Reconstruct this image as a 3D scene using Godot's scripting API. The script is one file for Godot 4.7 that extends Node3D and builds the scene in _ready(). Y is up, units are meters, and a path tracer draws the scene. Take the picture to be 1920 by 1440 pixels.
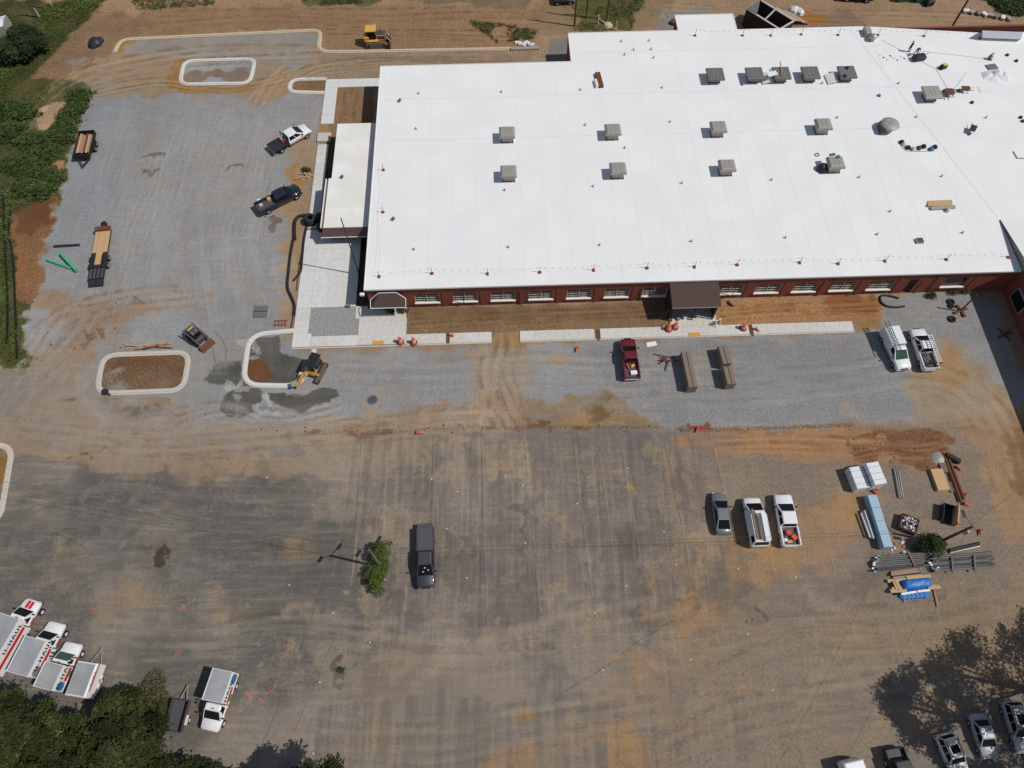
extends Node3D
# Construction site round a long brick warehouse, seen from the air.
# World: x right, y up, z towards the viewer, metres; the camera hangs 78 m above the origin.
const CAM_H := 78.0
const PITCH := 62.8
const ROLL := -0.4
const FOCAL := 1345.0
const ROOF := 4.4

var ax_r := Vector3.RIGHT
var ax_u := Vector3.UP
var ax_f := Vector3.FORWARD
var bu := Vector3.RIGHT
var bv := Vector3.FORWARD
var bo := Vector3.ZERO
var used := {}
var M := {}
var rng := RandomNumberGenerator.new()

func view_axes():
	var p := deg_to_rad(PITCH)
	var f := Vector3(0, -sin(p), -cos(p))
	var u := Vector3.RIGHT.cross(f)
	var r := deg_to_rad(ROLL)
	ax_r = Vector3.RIGHT * cos(r) + u * sin(r)
	ax_u = u * cos(r) - Vector3.RIGHT * sin(r)
	ax_f = f
	var y := deg_to_rad(1.5)
	bu = Vector3(cos(y), 0, -sin(y))
	bv = Vector3(-sin(y), 0, -cos(y))
	bo = G(685, 541.5, ROOF)
	bo.y = 0

# survey: the place on the ground (or at height h) that a bearing measured in the survey photo meets
func G(px: float, py: float, h := 0.0) -> Vector3:
	var d := ax_f + ax_r * ((px - 960.0) / FOCAL) - ax_u * ((py - 720.0) / FOCAL)
	var t := (h - CAM_H) / d.y
	return Vector3(d.x * t, h, d.z * t)

# place in the warehouse's own frame: u along its front wall, v back from it
func B(u: float, v: float, h := 0.0) -> Vector3:
	return bo + bu * u + bv * v + Vector3(0, h, 0)

func uv_of(p: Vector3) -> Vector2:
	return Vector2((p - bo).dot(bu), (p - bo).dot(bv))

func bbasis() -> Basis:
	return Basis(bu, Vector3.UP, -bv)

# ------------------------------------------------------------------ mesh builder
class MB:
	var st := SurfaceTool.new()
	func _init():
		st.begin(Mesh.PRIMITIVE_TRIANGLES)
	func smooth(on: bool):
		st.set_smooth_group(1 if on else -1)
	func tri(a: Vector3, b: Vector3, c: Vector3):
		st.add_vertex(a); st.add_vertex(c); st.add_vertex(b)
	func quad(a: Vector3, b: Vector3, c: Vector3, d: Vector3):   # counter-clockwise seen from its front
		tri(a, b, c); tri(a, c, d)
	func hexa(p: Array):      # 0-3 bottom, 4-7 top, both counter-clockwise from above
		st.set_smooth_group(-1)
		quad(p[4], p[5], p[6], p[7])
		quad(p[3], p[2], p[1], p[0])
		for i in 4:
			var j := (i + 1) % 4
			quad(p[i], p[j], p[4 + j], p[4 + i])
	func box(c: Vector3, s: Vector3, b := Basis()):
		var x := b.x * s.x * 0.5
		var y := b.y * s.y * 0.5
		var z := b.z * s.z * 0.5
		hexa([c - x - y + z, c + x - y + z, c + x - y - z, c - x - y - z, c - x + y + z, c + x + y + z, c + x + y - z, c - x + y - z])
	func bbox(c: Vector3, s: Vector3, bev: float, b := Basis()):    # box with a chamfered top edge
		var x := b.x * s.x * 0.5
		var z := b.z * s.z * 0.5
		var y0 := c - b.y * s.y * 0.5
		var y1 := c + b.y * (s.y * 0.5 - bev)
		var y2 := c + b.y * s.y * 0.5
		var x2 := b.x * (s.x * 0.5 - bev)
		var z2 := b.z * (s.z * 0.5 - bev)
		rings([[y0 - x + z, y0 + x + z, y0 + x - z, y0 - x - z], [y1 - x + z, y1 + x + z, y1 + x - z, y1 - x - z], [y2 - x2 + z2, y2 + x2 + z2, y2 + x2 - z2, y2 - x2 - z2]], false)
	func bar(a: Vector3, b: Vector3, w: float, h: float):
		var d := b - a
		var z := d.normalized()
		var x := z.cross(Vector3.UP)
		x = Vector3.RIGHT if x.length() < 0.01 else x.normalized()
		var y := x.cross(z)
		box((a + b) * 0.5, Vector3(w, h, d.length()), Basis(x, y, -z))
	func rings(r: Array, sm := true, capped := true):       # loft of closed rings, each counter-clockwise seen from the end of the loft
		st.set_smooth_group(1 if sm else -1)
		for k in r.size() - 1:
			var n: int = r[k].size()
			for i in n:
				var j := (i + 1) % n
				quad(r[k][i], r[k][j], r[k + 1][j], r[k + 1][i])
		if capped:
			st.set_smooth_group(-1)
			var a: Array = r[0]
			var e: Array = r[r.size() - 1]
			for i in range(1, a.size() - 1):
				tri(a[0], a[i + 1], a[i])
				tri(e[0], e[i], e[i + 1])
	func tube(pts: Array, ra: float, n := 8, rb := -1.0):
		var r := []
		var up := Vector3.UP
		for k in pts.size():
			var d: Vector3 = (pts[min(k + 1, pts.size() - 1)] - pts[max(k - 1, 0)]).normalized()
			var x := up.cross(d)
			x = Vector3.RIGHT if x.length() < 0.05 else x.normalized()
			var y := d.cross(x)
			var rr := ra if rb < 0 else lerpf(ra, rb, float(k) / (pts.size() - 1))
			var ring := []
			for i in n:
				var t := TAU * i / n
				ring.append(pts[k] + x * cos(t) * rr + y * sin(t) * rr)
			r.append(ring)
		rings(r, n > 5)
	func cyl(a: Vector3, b: Vector3, ra: float, rb := -1.0, n := 12):
		tube([a, b], ra, n, ra if rb < 0 else rb)
	func lathe(c: Vector3, prof: Array, n := 16):     # prof: Vector2(radius, height), from the bottom up
		var r := []
		for p in prof:
			var ring := []
			for i in n:
				var t := -TAU * i / n
				ring.append(c + Vector3(cos(t) * p.x, p.y, sin(t) * p.x))
			r.append(ring)
		rings(r, n > 8)
	func prism(poly: Array, y0: float, y1: float):     # poly: Vector3 on the ground, either winding
		var p2 := PackedVector2Array()
		for p in poly:
			p2.append(Vector2(p.x, p.z))
		if Geometry2D.is_polygon_clockwise(p2):
			p2.reverse()
		st.set_smooth_group(-1)
		var idx := Geometry2D.triangulate_polygon(p2)
		for k in range(0, idx.size(), 3):
			var t := [p2[idx[k]], p2[idx[k + 1]], p2[idx[k + 2]]]
			if (t[1] - t[0]).cross(t[2] - t[0]) < 0:
				t = [t[0], t[2], t[1]]
			tri(Vector3(t[0].x, y1, t[0].y), Vector3(t[2].x, y1, t[2].y), Vector3(t[1].x, y1, t[1].y))
		if y1 - y0 > 0.001:
			for i in p2.size():
				var a := p2[i]
				var b := p2[(i + 1) % p2.size()]
				quad(Vector3(b.x, y0, b.y), Vector3(a.x, y0, a.y), Vector3(a.x, y1, a.y), Vector3(b.x, y1, b.y))
	func done() -> ArrayMesh:
		st.generate_normals()
		return st.commit()

# ------------------------------------------------------------------ naming and tagging
func nm(called: String) -> String:
	if not used.has(called):
		used[called] = 0
		return called
	used[called] += 1
	return "%s_%03d" % [called, used[called]]

func thing(called: String, label: String, cat: String, at := Vector3.ZERO, yaw := 0.0, group := "") -> Node3D:
	var o := Node3D.new()
	o.name = nm(called)
	add_child(o, true)
	o.position = at
	o.rotation.y = yaw
	tag(o, label, cat, group)
	return o

func tag(o: Node, label: String, cat: String, group := ""):
	o.set_meta("label", label)
	o.set_meta("category", cat)
	if group:
		o.set_meta("group", group)

func part(parent: Node, called: String, mesh, mat: Material, label := "") -> MeshInstance3D:
	var o := MeshInstance3D.new()
	o.mesh = mesh.done() if mesh is MB else mesh
	o.material_override = mat
	var n := called
	var k := 0
	while parent.has_node(n):
		k += 1
		n = "%s_%03d" % [called, k]
	o.name = n
	parent.add_child(o, true)
	if label:
		o.set_meta("label", label)
	return o

func solo(called: String, mesh, mat: Material, label: String, cat: String, group := "") -> MeshInstance3D:
	var o := MeshInstance3D.new()
	o.mesh = mesh.done() if mesh is MB else mesh
	o.material_override = mat
	o.name = nm(called)
	add_child(o, true)
	tag(o, label, cat, group)
	return o

func struct(called: String, mesh, mat: Material, label := "") -> MeshInstance3D:
	var o := MeshInstance3D.new()
	o.mesh = mesh.done() if mesh is MB else mesh
	if mat:
		o.material_override = mat
	o.name = nm(called)
	add_child(o, true)
	o.set_meta("kind", "structure")
	if label:
		o.set_meta("label", label)
	return o

func struct_root(called: String, label := "") -> Node3D:
	var o := Node3D.new()
	o.name = nm(called)
	add_child(o, true)
	o.set_meta("kind", "structure")
	if label:
		o.set_meta("label", label)
	return o

func copy_of(o: Node3D, label: String) -> Node3D:
	var c: Node3D = o.duplicate()
	c.name = nm(String(o.name).rstrip("0123456789").trim_suffix("_"))
	add_child(c, true)
	c.set_meta("label", label)
	return c

func aim(o: Node3D, front: Vector3, rear: Vector3):     # the thing's -z end towards front
	var d := front - rear
	o.position = Vector3((front.x + rear.x) * 0.5, 0, (front.z + rear.z) * 0.5)
	o.rotation.y = atan2(-d.x, -d.z)

# ------------------------------------------------------------------ materials
func c8(r: float, g: float, b: float) -> Color:
	return Color(r / 255.0, g / 255.0, b / 255.0)

func plain(key: String, col: Color, rough := 0.6, metal := 0.0, coat := 0.0) -> StandardMaterial3D:
	var m := StandardMaterial3D.new()
	m.albedo_color = col
	m.roughness = rough
	m.metallic = metal
	if coat > 0:
		m.clearcoat_enabled = true
		m.clearcoat = coat
		m.clearcoat_roughness = 0.08
	M[key] = m
	return m

func noisy(key: String, a: Color, b: Color, freq: float, scale: float, rough := 0.85, bump := 0.0, stretch := Vector3.ONE, metal := 0.0, octaves := 4) -> StandardMaterial3D:
	var m := StandardMaterial3D.new()
	var n := FastNoiseLite.new()
	n.seed = hash(key) % 1000
	n.noise_type = FastNoiseLite.TYPE_SIMPLEX_SMOOTH
	n.frequency = freq
	n.fractal_octaves = octaves
	var t := NoiseTexture2D.new()
	t.width = 256
	t.height = 256
	t.seamless = true
	t.noise = n
	var g := Gradient.new()
	g.set_color(0, a)
	g.set_color(1, b)
	g.set_offset(0, 0.2)
	g.set_offset(1, 0.8)
	t.color_ramp = g
	m.albedo_texture = t
	m.uv1_triplanar = true
	m.uv1_world_triplanar = true
	m.uv1_scale = stretch / scale
	m.roughness = rough
	m.metallic = metal
	if bump > 0:
		var t2 := NoiseTexture2D.new()
		t2.width = 256
		t2.height = 256
		t2.seamless = true
		t2.noise = n
		t2.as_normal_map = true
		t2.bump_strength = bump
		m.normal_enabled = true
		m.normal_texture = t2
	M[key] = m
	return m

# ------------------------------------------------------------------ ground paint
# The ground's own colours (gravel, soil, worn paving, stains, joints) are computed into two maps, a near and a far one.
var cw := 0
var ch := 0
var cx0 := 0.0
var cz0 := 0.0
var ppm := 1.0
var R := PackedFloat32Array()
var Gc := PackedFloat32Array()
var Bc := PackedFloat32Array()
var noises := []

func make_noise(freq: float, oct: int, sd: int, sx := 1.0, sz := 1.0) -> PackedByteArray:
	var n := FastNoiseLite.new()
	n.seed = sd
	n.noise_type = FastNoiseLite.TYPE_SIMPLEX_SMOOTH
	n.fractal_octaves = oct
	n.frequency = freq / ppm
	var w := int(cw / sx)
	var h := int(ch / sz)
	if sx == 1.0 and sz == 1.0:
		n.offset = Vector3(cx0 * ppm, cz0 * ppm, 0)
	var im := n.get_image(w, h, false, false, true)
	if w != cw or h != ch:
		im.resize(cw, ch, Image.INTERPOLATE_CUBIC)
	return im.get_data()

func canvas(x0: float, x1: float, z0: float, z1: float, w: int, h: int):
	cw = w; ch = h; cx0 = x0; cz0 = z0
	ppm = w / (x1 - x0)
	R.resize(w * h); Gc.resize(w * h); Bc.resize(w * h)
	# 0 broad, 1 middle, 2 fine, 3 streaks across, 4 streaks along
	noises = [make_noise(0.06, 5, 11), make_noise(0.35, 5, 12), make_noise(2.6, 4, 13), make_noise(1.5, 4, 14, 10.0, 1.0), make_noise(1.5, 4, 15, 1.0, 10.0)]
	var a: PackedByteArray = noises[1]
	var b: PackedByteArray = noises[2]
	var e := PackedByteArray()
	e.resize(w * h)
	for i in w * h:
		e[i] = (a[i] * 5 + b[i] * 4 - 128) >> 3
	noises[1] = e
	noises.append(a)
	noises.append(make_noise(0.18, 4, 19))
	noises.append(make_noise(0.55, 4, 21, 1.0, 14.0))
	noises.append(make_noise(0.55, 4, 22, 14.0, 1.0))

func fill(c: Color):
	R.fill(c.r * 255.0); Gc.fill(c.g * 255.0); Bc.fill(c.b * 255.0)

# one layer: a soft-edged patch whose outline is broken up by noise
func patch(poly: Array, c: Color, strength := 1.0, soft := 0.6, na := 0.8, ni := 1, tex := 0.0, ti := 2, cover := 0.0):
	var pts := PackedVector2Array()
	var lo := Vector2(1e9, 1e9)
	var hi := Vector2(-1e9, -1e9)
	for k in range(0, poly.size(), 2):
		var g := G(poly[k], poly[k + 1])
		var v := Vector2(g.x, g.z)
		pts.append(v)
		lo = lo.min(v)
		hi = hi.max(v)
	world_patch(pts, lo, hi, c, strength, soft, na, ni, tex, ti, cover)

func blob(px: float, py: float, rx: float, rz: float, c: Color, strength := 1.0, soft := 0.8, na := 0.9, ni := 1, turn := 0.0):
	var g := G(px, py)
	var pts := PackedVector2Array()
	var lo := Vector2(1e9, 1e9)
	var hi := Vector2(-1e9, -1e9)
	for i in 16:
		var t := TAU * i / 16
		var v := Vector2(cos(t) * rx, sin(t) * rz).rotated(turn) + Vector2(g.x, g.z)
		pts.append(v)
		lo = lo.min(v)
		hi = hi.max(v)
	world_patch(pts, lo, hi, c, strength, soft, na, ni, 0.0, 2)

func world_patch(pts: PackedVector2Array, lo: Vector2, hi: Vector2, c: Color, strength: float, soft: float, na: float, ni: int, tex: float, ti: int, cover := 0.0):
	var pad := soft * 2.0 + 0.5
	var ax := clampi(int((lo.x - pad - cx0) * ppm), 0, cw)
	var bx := clampi(int((hi.x + pad - cx0) * ppm), 0, cw)
	var az := clampi(int((lo.y - pad - cz0) * ppm), 0, ch)
	var bz := clampi(int((hi.y + pad - cz0) * ppm), 0, ch)
	if bx - ax < 2 or bz - az < 2:
		return
	var cell := maxf(soft * 0.45, 0.8 / ppm)
	var mw := maxi(2, int((bx - ax) / ppm / cell))
	var mh := maxi(2, int((bz - az) / ppm / cell))
	var data := PackedByteArray()
	data.resize(mw * mh)
	var n := pts.size()
	for j in mh:
		var z := cz0 + (az + (j + 0.5) * (bz - az) / mh) / ppm
		var xs := []
		for i in n:
			var a := pts[i]
			var b := pts[(i + 1) % n]
			if (a.y <= z) != (b.y <= z):
				xs.append(a.x + (z - a.y) / (b.y - a.y) * (b.x - a.x))
		xs.sort()
		for k in range(0, xs.size() - 1, 2):
			var i0: float = (xs[k] - cx0) * ppm - ax
			var i1: float = (xs[k + 1] - cx0) * ppm - ax
			var s := float(mw) / (bx - ax)
			for i in range(maxi(0, int(ceil(i0 * s - 0.5))), mini(mw, int(ceil(i1 * s - 0.5)))):
				data[j * mw + i] = 255
	var im := Image.create_from_data(mw, mh, false, Image.FORMAT_L8, data)
	im.resize(maxi(2, mw / 2), maxi(2, mh / 2), Image.INTERPOLATE_BILINEAR)
	im.resize(bx - ax, bz - az, Image.INTERPOLATE_CUBIC)
	data = im.get_data()
	var nz: PackedByteArray = noises[ni]
	var tz: PackedByteArray = noises[ti]
	var lum := (c.r + c.g + c.b) * 85.0
	var cr := lerpf(lum, c.r * 255.0, 0.98)
	var cg := lerpf(lum, c.g * 255.0, 0.98)
	var cb := lerpf(lum, c.b * 255.0, 0.98)
	var kk := 1.5 / 255.0
	var nk := na / 255.0
	var off := -0.25 - na * 0.5 - cover
	var w := bx - ax
	var hh := bz - az
	var n5: PackedByteArray = noises[5]
	var n6: PackedByteArray = noises[6]
	var wk := minf(na, 1.8) * 1.1 * ppm / 128.0
	for j in hh:
		var p := (az + j) * cw + ax
		for i in w:
			var wi := i + int((n5[p] - 128) * wk)
			var wj := j + int((n6[p] - 128) * wk)
			var d := 0
			if wi >= 0 and wj >= 0 and wi < w and wj < hh:
				d = data[wj * w + wi]
			if d > 0:
				var m := d * kk + nz[p] * nk + off
				if m > 0.0:
					if m > 1.0:
						m = 1.0
					m *= strength * (0.72 + n6[p] * 0.0022)
					var t := 1.0 + (tz[p] - 128.0) * tex
					R[p] += (cr * t - R[p]) * m
					Gc[p] += (cg * t - Gc[p]) * m
					Bc[p] += (cb * t - Bc[p]) * m
			p += 1

# a line on the ground: joint, crack, rut, painted mark; broken up by noise
func stroke(line: Array, width: float, c: Color, strength := 0.7, na := 1.0, ni := 2):
	var pts := []
	for k in range(0, line.size(), 2):
		pts.append(G(line[k], line[k + 1]))
	var nz: PackedByteArray = noises[ni]
	var cr := c.r * 255.0
	var cg := c.g * 255.0
	var cb := c.b * 255.0
	for k in pts.size() - 1:
		var a := Vector2(pts[k].x - cx0, pts[k].z - cz0) * ppm
		var b := Vector2(pts[k + 1].x - cx0, pts[k + 1].z - cz0) * ppm
		var hw := maxf(width * ppm * 0.5, 0.45)
		var d := b - a
		var ln := d.length()
		if ln < 0.01:
			continue
		d /= ln
		var steep: bool = absf(d.y) > absf(d.x)
		var lo := a.min(b)
		var hi := a.max(b)
		var ext := hw / maxf(absf(d.y), absf(d.x)) + 1.0
		if steep:
			for z in range(maxi(0, int(lo.y)), mini(ch, int(hi.y) + 1)):
				var xc := a.x + (z - a.y) / d.y * d.x
				for x in range(maxi(0, int(xc - ext)), mini(cw, int(xc + ext) + 1)):
					var dist := absf((x - a.x) * d.y - (z - a.y) * d.x)
					var m := clampf(hw + 0.5 - dist, 0.0, 1.0) * clampf(1.0 - na * (nz[z * cw + x] - 90) / 128.0, 0.0, 1.0) * strength
					var p := z * cw + x
					R[p] += (cr - R[p]) * m
					Gc[p] += (cg - Gc[p]) * m
					Bc[p] += (cb - Bc[p]) * m
		else:
			for x in range(maxi(0, int(lo.x)), mini(cw, int(hi.x) + 1)):
				var zc := a.y + (x - a.x) / d.x * d.y
				for z in range(maxi(0, int(zc - ext)), mini(ch, int(zc + ext) + 1)):
					var dist := absf((x - a.x) * d.y - (z - a.y) * d.x)
					var m := clampf(hw + 0.5 - dist, 0.0, 1.0) * clampf(1.0 - na * (nz[z * cw + x] - 90) / 128.0, 0.0, 1.0) * strength
					var p := z * cw + x
					R[p] += (cr - R[p]) * m
					Gc[p] += (cg - Gc[p]) * m
					Bc[p] += (cb - Bc[p]) * m

# a sheaf of faint wheel ruts and scrape marks that run beside one another
func ruts(line: Array, spread: float, n: int, dark: Color, light: Color, strength: float):
	for k in n:
		var o := spread * (2.0 * fmod(k * 0.618034 + 0.13, 1.0) - 1.0)
		var l := []
		for i in range(0, line.size(), 2):
			var a := maxi(i - 2, 0)
			var b := mini(i + 2, line.size() - 2)
			var d := Vector2(line[b] - line[a], line[b + 1] - line[a + 1]).normalized()
			var wob := o + spread * 0.16 * sin(k * 2.3 + i * 1.1)
			l.append(line[i] - d.y * wob)
			l.append(line[i + 1] + d.x * wob * 0.75)
		var sm := []
		for i in range(0, l.size() - 2, 2):
			var p0 := Vector2(l[maxi(i - 2, 0)], l[maxi(i - 1, 1)])
			var p1 := Vector2(l[i], l[i + 1])
			var p2 := Vector2(l[i + 2], l[i + 3])
			var p3 := Vector2(l[mini(i + 4, l.size() - 2)], l[mini(i + 5, l.size() - 1)])
			for q in 4:
				var v := p1.cubic_interpolate(p2, p0, p3, q / 4.0)
				sm.append(v.x)
				sm.append(v.y)
		sm.append(l[l.size() - 2])
		sm.append(l[l.size() - 1])
		stroke(sm, 0.12 + 0.4 * fmod(k * 0.37, 1.0), dark if k % 2 == 0 else light, strength * (0.6 + 0.6 * fmod(k * 0.73, 1.0)), 1.5, [2, 5, 1][k % 3])

func bake() -> StandardMaterial3D:
	var out := PackedByteArray()
	out.resize(cw * ch * 3)
	var hgt := PackedByteArray()
	hgt.resize(cw * ch)
	var n0: PackedByteArray = noises[0]
	var n1: PackedByteArray = noises[1]
	var n2: PackedByteArray = noises[2]
	var n3: PackedByteArray = noises[3]
	var n4: PackedByteArray = noises[4]
	var sd := 12345
	for p in cw * ch:
		sd = (sd * 1103515245 + 12345) & 0x7fffffff
		var grit := ((sd >> 16) & 255) - 128.0
		var r := R[p]
		var warm := clampf((r - Bc[p]) / 40.0, 0.0, 1.0)
		var f := 1.0 + (n1[p] - 128.0) * (0.0003 + 0.0003 * warm) + (n2[p] - 128.0) * 0.00014 + (n0[p] - 128.0) * 0.0004 + (n3[p] + n4[p] - 256.0) * 0.0002 + grit * 0.0002
		out[p * 3] = clampi(int(r * f), 0, 255)
		out[p * 3 + 1] = clampi(int(Gc[p] * f), 0, 255)
		out[p * 3 + 2] = clampi(int(Bc[p] * f), 0, 255)
		hgt[p] = clampi(int(128.0 + (n2[p] - 128.0) * (0.3 + 0.6 * warm) + (n1[p] - 128.0) * 0.5 * warm + grit * 0.10), 0, 255)
	var m := StandardMaterial3D.new()
	m.albedo_texture = ImageTexture.create_from_image(Image.create_from_data(cw, ch, false, Image.FORMAT_RGB8, out))
	var bump := Image.create_from_data(cw, ch, false, Image.FORMAT_L8, hgt)
	bump.convert(Image.FORMAT_RGBA8)
	bump.bump_map_to_normal_map(2.0)
	m.texture_repeat = false
	m.normal_enabled = true
	m.normal_scale = 0.035
	m.normal_texture = ImageTexture.create_from_image(bump)
	m.roughness = 0.95
	m.metallic_specular = 0.25
	return m

const NEAR := [-70.0, 70.0, -42.0, 10.0]
const FAR := [-112.0, 112.0, -132.0, -42.0]
const LAP := 2.5

func paint_all():
	var T := c8(146, 125, 104)
	fill(T)
	# top strip of bare brown soil, the haul road behind the building, left and right yards
	patch([-200, -60, 2100, -60, 2100, 70, 1040, 112, 600, 100, 590, 62, 210, 78, 165, 130, 60, 215, -100, 330], c8(152, 123, 95), 1.0, 1.0, 0.9, 1, 0.0012)
	patch([300, 10, 1010, 15, 1015, 40, 640, 55, 440, 62, 260, 70, 200, 60], c8(132, 104, 77), 0.7, 1.5, 1.2, 3, 0.001)
	patch([595, 48, 1010, 42, 1012, 90, 615, 100], c8(140, 111, 83), 0.9, 0.8, 0.9, 3, 0.0012)
	patch([20, 90, 130, 30, 220, 20, 300, 40, 160, 120, 60, 210, -40, 300, -60, 190], c8(122, 98, 78), 0.75, 1.2, 1.6, 3, 0.0015)
	patch([600, 100, 1070, 94, 1070, 122, 700, 128, 700, 152, 540, 156, 480, 110], c8(146, 127, 106), 0.9, 0.8, 0.9, 3, 0.0008)
	patch([640, 106, 830, 104, 1000, 106, 1000, 112, 720, 118], c8(104, 92, 80), 0.5, 0.8, 1.6, 3)
	patch([1240, -40, 1960, -40, 1960, 60, 1240, 60], c8(146, 122, 98), 0.9, 1.0, 0.7, 1, 0.0008)
	patch([1480, 18, 1600, 24, 1640, 60, 1380, 62], c8(120, 100, 86), 0.7, 1.2, 1.6, 2)
	blob(1522, 33, 2.6, 1.6, c8(150, 98, 40), 0.9, 0.6, 0.6)
	patch([1020, -10, 1260, -10, 1240, 50, 1060, 66, 1000, 60], c8(128, 108, 84), 0.8, 1.0, 1.4, 2)
	patch([1240, 24, 1330, 8, 1330, 60, 1226, 62], c8(126, 124, 122), 0.9, 0.6, 0.9)
	patch([1030, 74, 1072, 70, 1076, 125, 1026, 122], c8(120, 117, 114), 0.9, 0.5, 0.6)
	# street in the far corner
	patch([-120, -40, 90, -40, 60, 6, -100, 30], c8(150, 126, 112), 0.9, 0.6, 0.2)
	# left bank: soil showing between weeds
	patch([-120, 180, 40, 140, 100, 150, 170, 160, 150, 230, 125, 330, 105, 400, 60, 560, 55, 690, -120, 640], c8(70, 72, 40), 0.9, 0.8, 1.2, 1, 0.003)
	patch([60, 205, 130, 185, 90, 245, 75, 250], c8(176, 148, 118), 0.9, 0.5, 0.8, 2)
	patch([95, 305, 120, 300, 122, 316, 97, 322], c8(170, 130, 92), 0.9, 0.4, 0.5)
	patch([20, 405, 60, 375, 108, 370, 100, 440, 84, 500, 100, 560, 62, 572, 30, 560, 26, 480], c8(132, 96, 66), 1.0, 0.6, 0.9, 2, 0.0012)
	patch([28, 385, 100, 372, 96, 420, 40, 440], c8(98, 66, 44), 0.8, 1.0, 1.2, 1)
	patch([30, 560, 62, 572, 50, 690, 10, 690, -10, 560], c8(74, 76, 42), 0.9, 0.7, 0.9, 1, 0.003)
	patch([-40, 0, 150, 0, 210, -20, 160, 40, 60, 140, -60, 240], c8(66, 68, 38), 0.95, 0.8, 1.0, 1, 0.004)
	patch([560, -20, 720, -20, 710, 6, 570, 10], c8(72, 78, 44), 0.8, 0.8, 1.3, 2)
	patch([1050, -20, 1220, -20, 1190, 40, 1180, 58, 1070, 58, 1090, 30], c8(74, 78, 42), 0.85, 0.8, 1.4, 2, 0.003)
	patch([760, -30, 1000, -30, 1000, 14, 860, 6, 760, 8], c8(108, 100, 78), 0.8, 1.0, 1.6, 2)
	# crushed-stone lot
	var stone := c8(141, 140, 140)
	patch([165, 178, 330, 170, 470, 172, 545, 172, 605, 178, 590, 300, 560, 410, 542, 600, 555, 660, 700, 658, 930, 648, 1130, 640, 1625, 622, 1640, 552, 1860, 546, 1915, 700, 1960, 780, 1500, 792, 1340, 806, 1150, 800, 970, 735, 800, 760, 640, 790, 400, 790, 300, 740, 170, 745, 75, 700, 40, 650, 60, 570, 85, 520, 80, 480, 110, 400, 125, 330, 140, 240], stone, 1.0, 0.7, 0.9, 1, 0.0005)
	patch([165, 185, 260, 180, 220, 330, 180, 520, 100, 540, 84, 490, 110, 400, 130, 320], c8(138, 140, 144), 0.8, 1.6, 0.8, 4, 0.0006)
	patch([230, 300, 420, 200, 520, 330, 470, 520, 300, 600, 220, 520], c8(147, 145, 142), 0.6, 3.0, 1.2, 4, 0.0005)
	patch([440, 60, 592, 58, 595, 95, 560, 130, 480, 120, 240, 100, 245, 82], c8(140, 138, 136), 0.75, 0.8, 1.4, 3)
	patch([170, 160, 330, 150, 480, 120, 620, 150, 560, 175, 520, 190, 330, 172, 210, 185], c8(146, 128, 104), 0.9, 1.2, 1.2, 3)
	patch([330, 115, 345, 105, 360, 165, 480, 160, 470, 172, 330, 175, 308, 160], c8(148, 108, 60), 0.85, 0.6, 0.9)
	patch([490, 160, 530, 130, 560, 150, 520, 185, 480, 190], c8(158, 130, 96), 0.8, 0.8, 1.2, 3)
	patch([545, 245, 590, 260, 565, 400, 540, 640, 520, 600, 545, 420, 520, 400, 548, 330], c8(158, 128, 94), 0.75, 1.0, 1.4, 2)
	patch([535, 310, 580, 315, 575, 355, 545, 355], c8(160, 120, 78), 0.8, 0.6, 0.9)
	patch([530, 460, 562, 440, 556, 540, 525, 500], c8(160, 128, 92), 0.8, 0.6, 1.2)
	patch([70, 540, 120, 545, 190, 570, 330, 560, 270, 590, 200, 620, 180, 680, 130, 740, 80, 690, 120, 620, 60, 570], c8(150, 126, 106), 0.9, 1.0, 1.6, 2)
	patch([50, 580, 120, 590, 130, 640, 90, 690, 50, 660], c8(146, 146, 147), 0.8, 0.8, 0.8)
	patch([60, 660, 130, 640, 160, 700, 330, 790, 480, 800, 700, 800, 960, 740, 1000, 790, 720, 820, 480, 840, 260, 850, 100, 820, 20, 780], c8(154, 134, 112), 0.85, 1.2, 1.2, 2)
	patch([480, 640, 560, 655, 520, 760, 380, 790, 330, 740, 370, 640], c8(138, 136, 133), 0.6, 0.8, 1.3)
	# darker, bluer stone by the parked trucks
	patch([1090, 650, 1620, 632, 1650, 680, 1720, 700, 1760, 770, 1480, 788, 1340, 800, 1250, 800, 1200, 760, 1140, 720], c8(131, 131, 131), 0.85, 1.2, 1.0, 2, 0.0008)
	patch([1650, 555, 1860, 550, 1890, 640, 1760, 640, 1650, 590], c8(134, 133, 132), 0.8, 1.0, 0.8, 2, 0.0006)
	patch([900, 645, 990, 640, 1000, 700, 960, 800, 890, 770, 880, 700], c8(158, 136, 114), 0.8, 0.9, 1.3, 4)
	patch([1000, 750, 1140, 735, 1240, 790, 1210, 806, 960, 812], c8(140, 118, 92), 0.9, 0.7, 1.2, 2)
	blob(1125, 770, 1.3, 1.9, c8(110, 88, 62), 0.75, 0.8, 1.6, 2)
	blob(1090, 785, 1.2, 1.0, c8(158, 122, 82), 0.9, 0.5, 0.8)
	patch([1760, 640, 1800, 640, 1880, 730, 1920, 800, 1720, 800, 1700, 720], c8(150, 128, 102), 0.8, 1.2, 1.4, 2)
	blob(1778, 690, 2.4, 2.6, c8(156, 122, 80), 0.8, 0.8, 1.3, 2)
	# paved lot
	patch([-100, 880, 60, 850, 300, 862, 500, 835, 700, 815, 960, 803, 1330, 806, 1480, 802, 1960, 800, 2050, 1500, -100, 1500], c8(122, 113, 107), 1.0, 0.7, 0.6, 1, 0.0004)
	patch([-60, 940, 200, 880, 400, 900, 560, 880, 690, 960, 720, 1040, 660, 1180, 560, 1300, 520, 1460, -100, 1460], c8(100, 96, 91), 0.85, 2.5, 1.2, 0, 0.0008)
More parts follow.
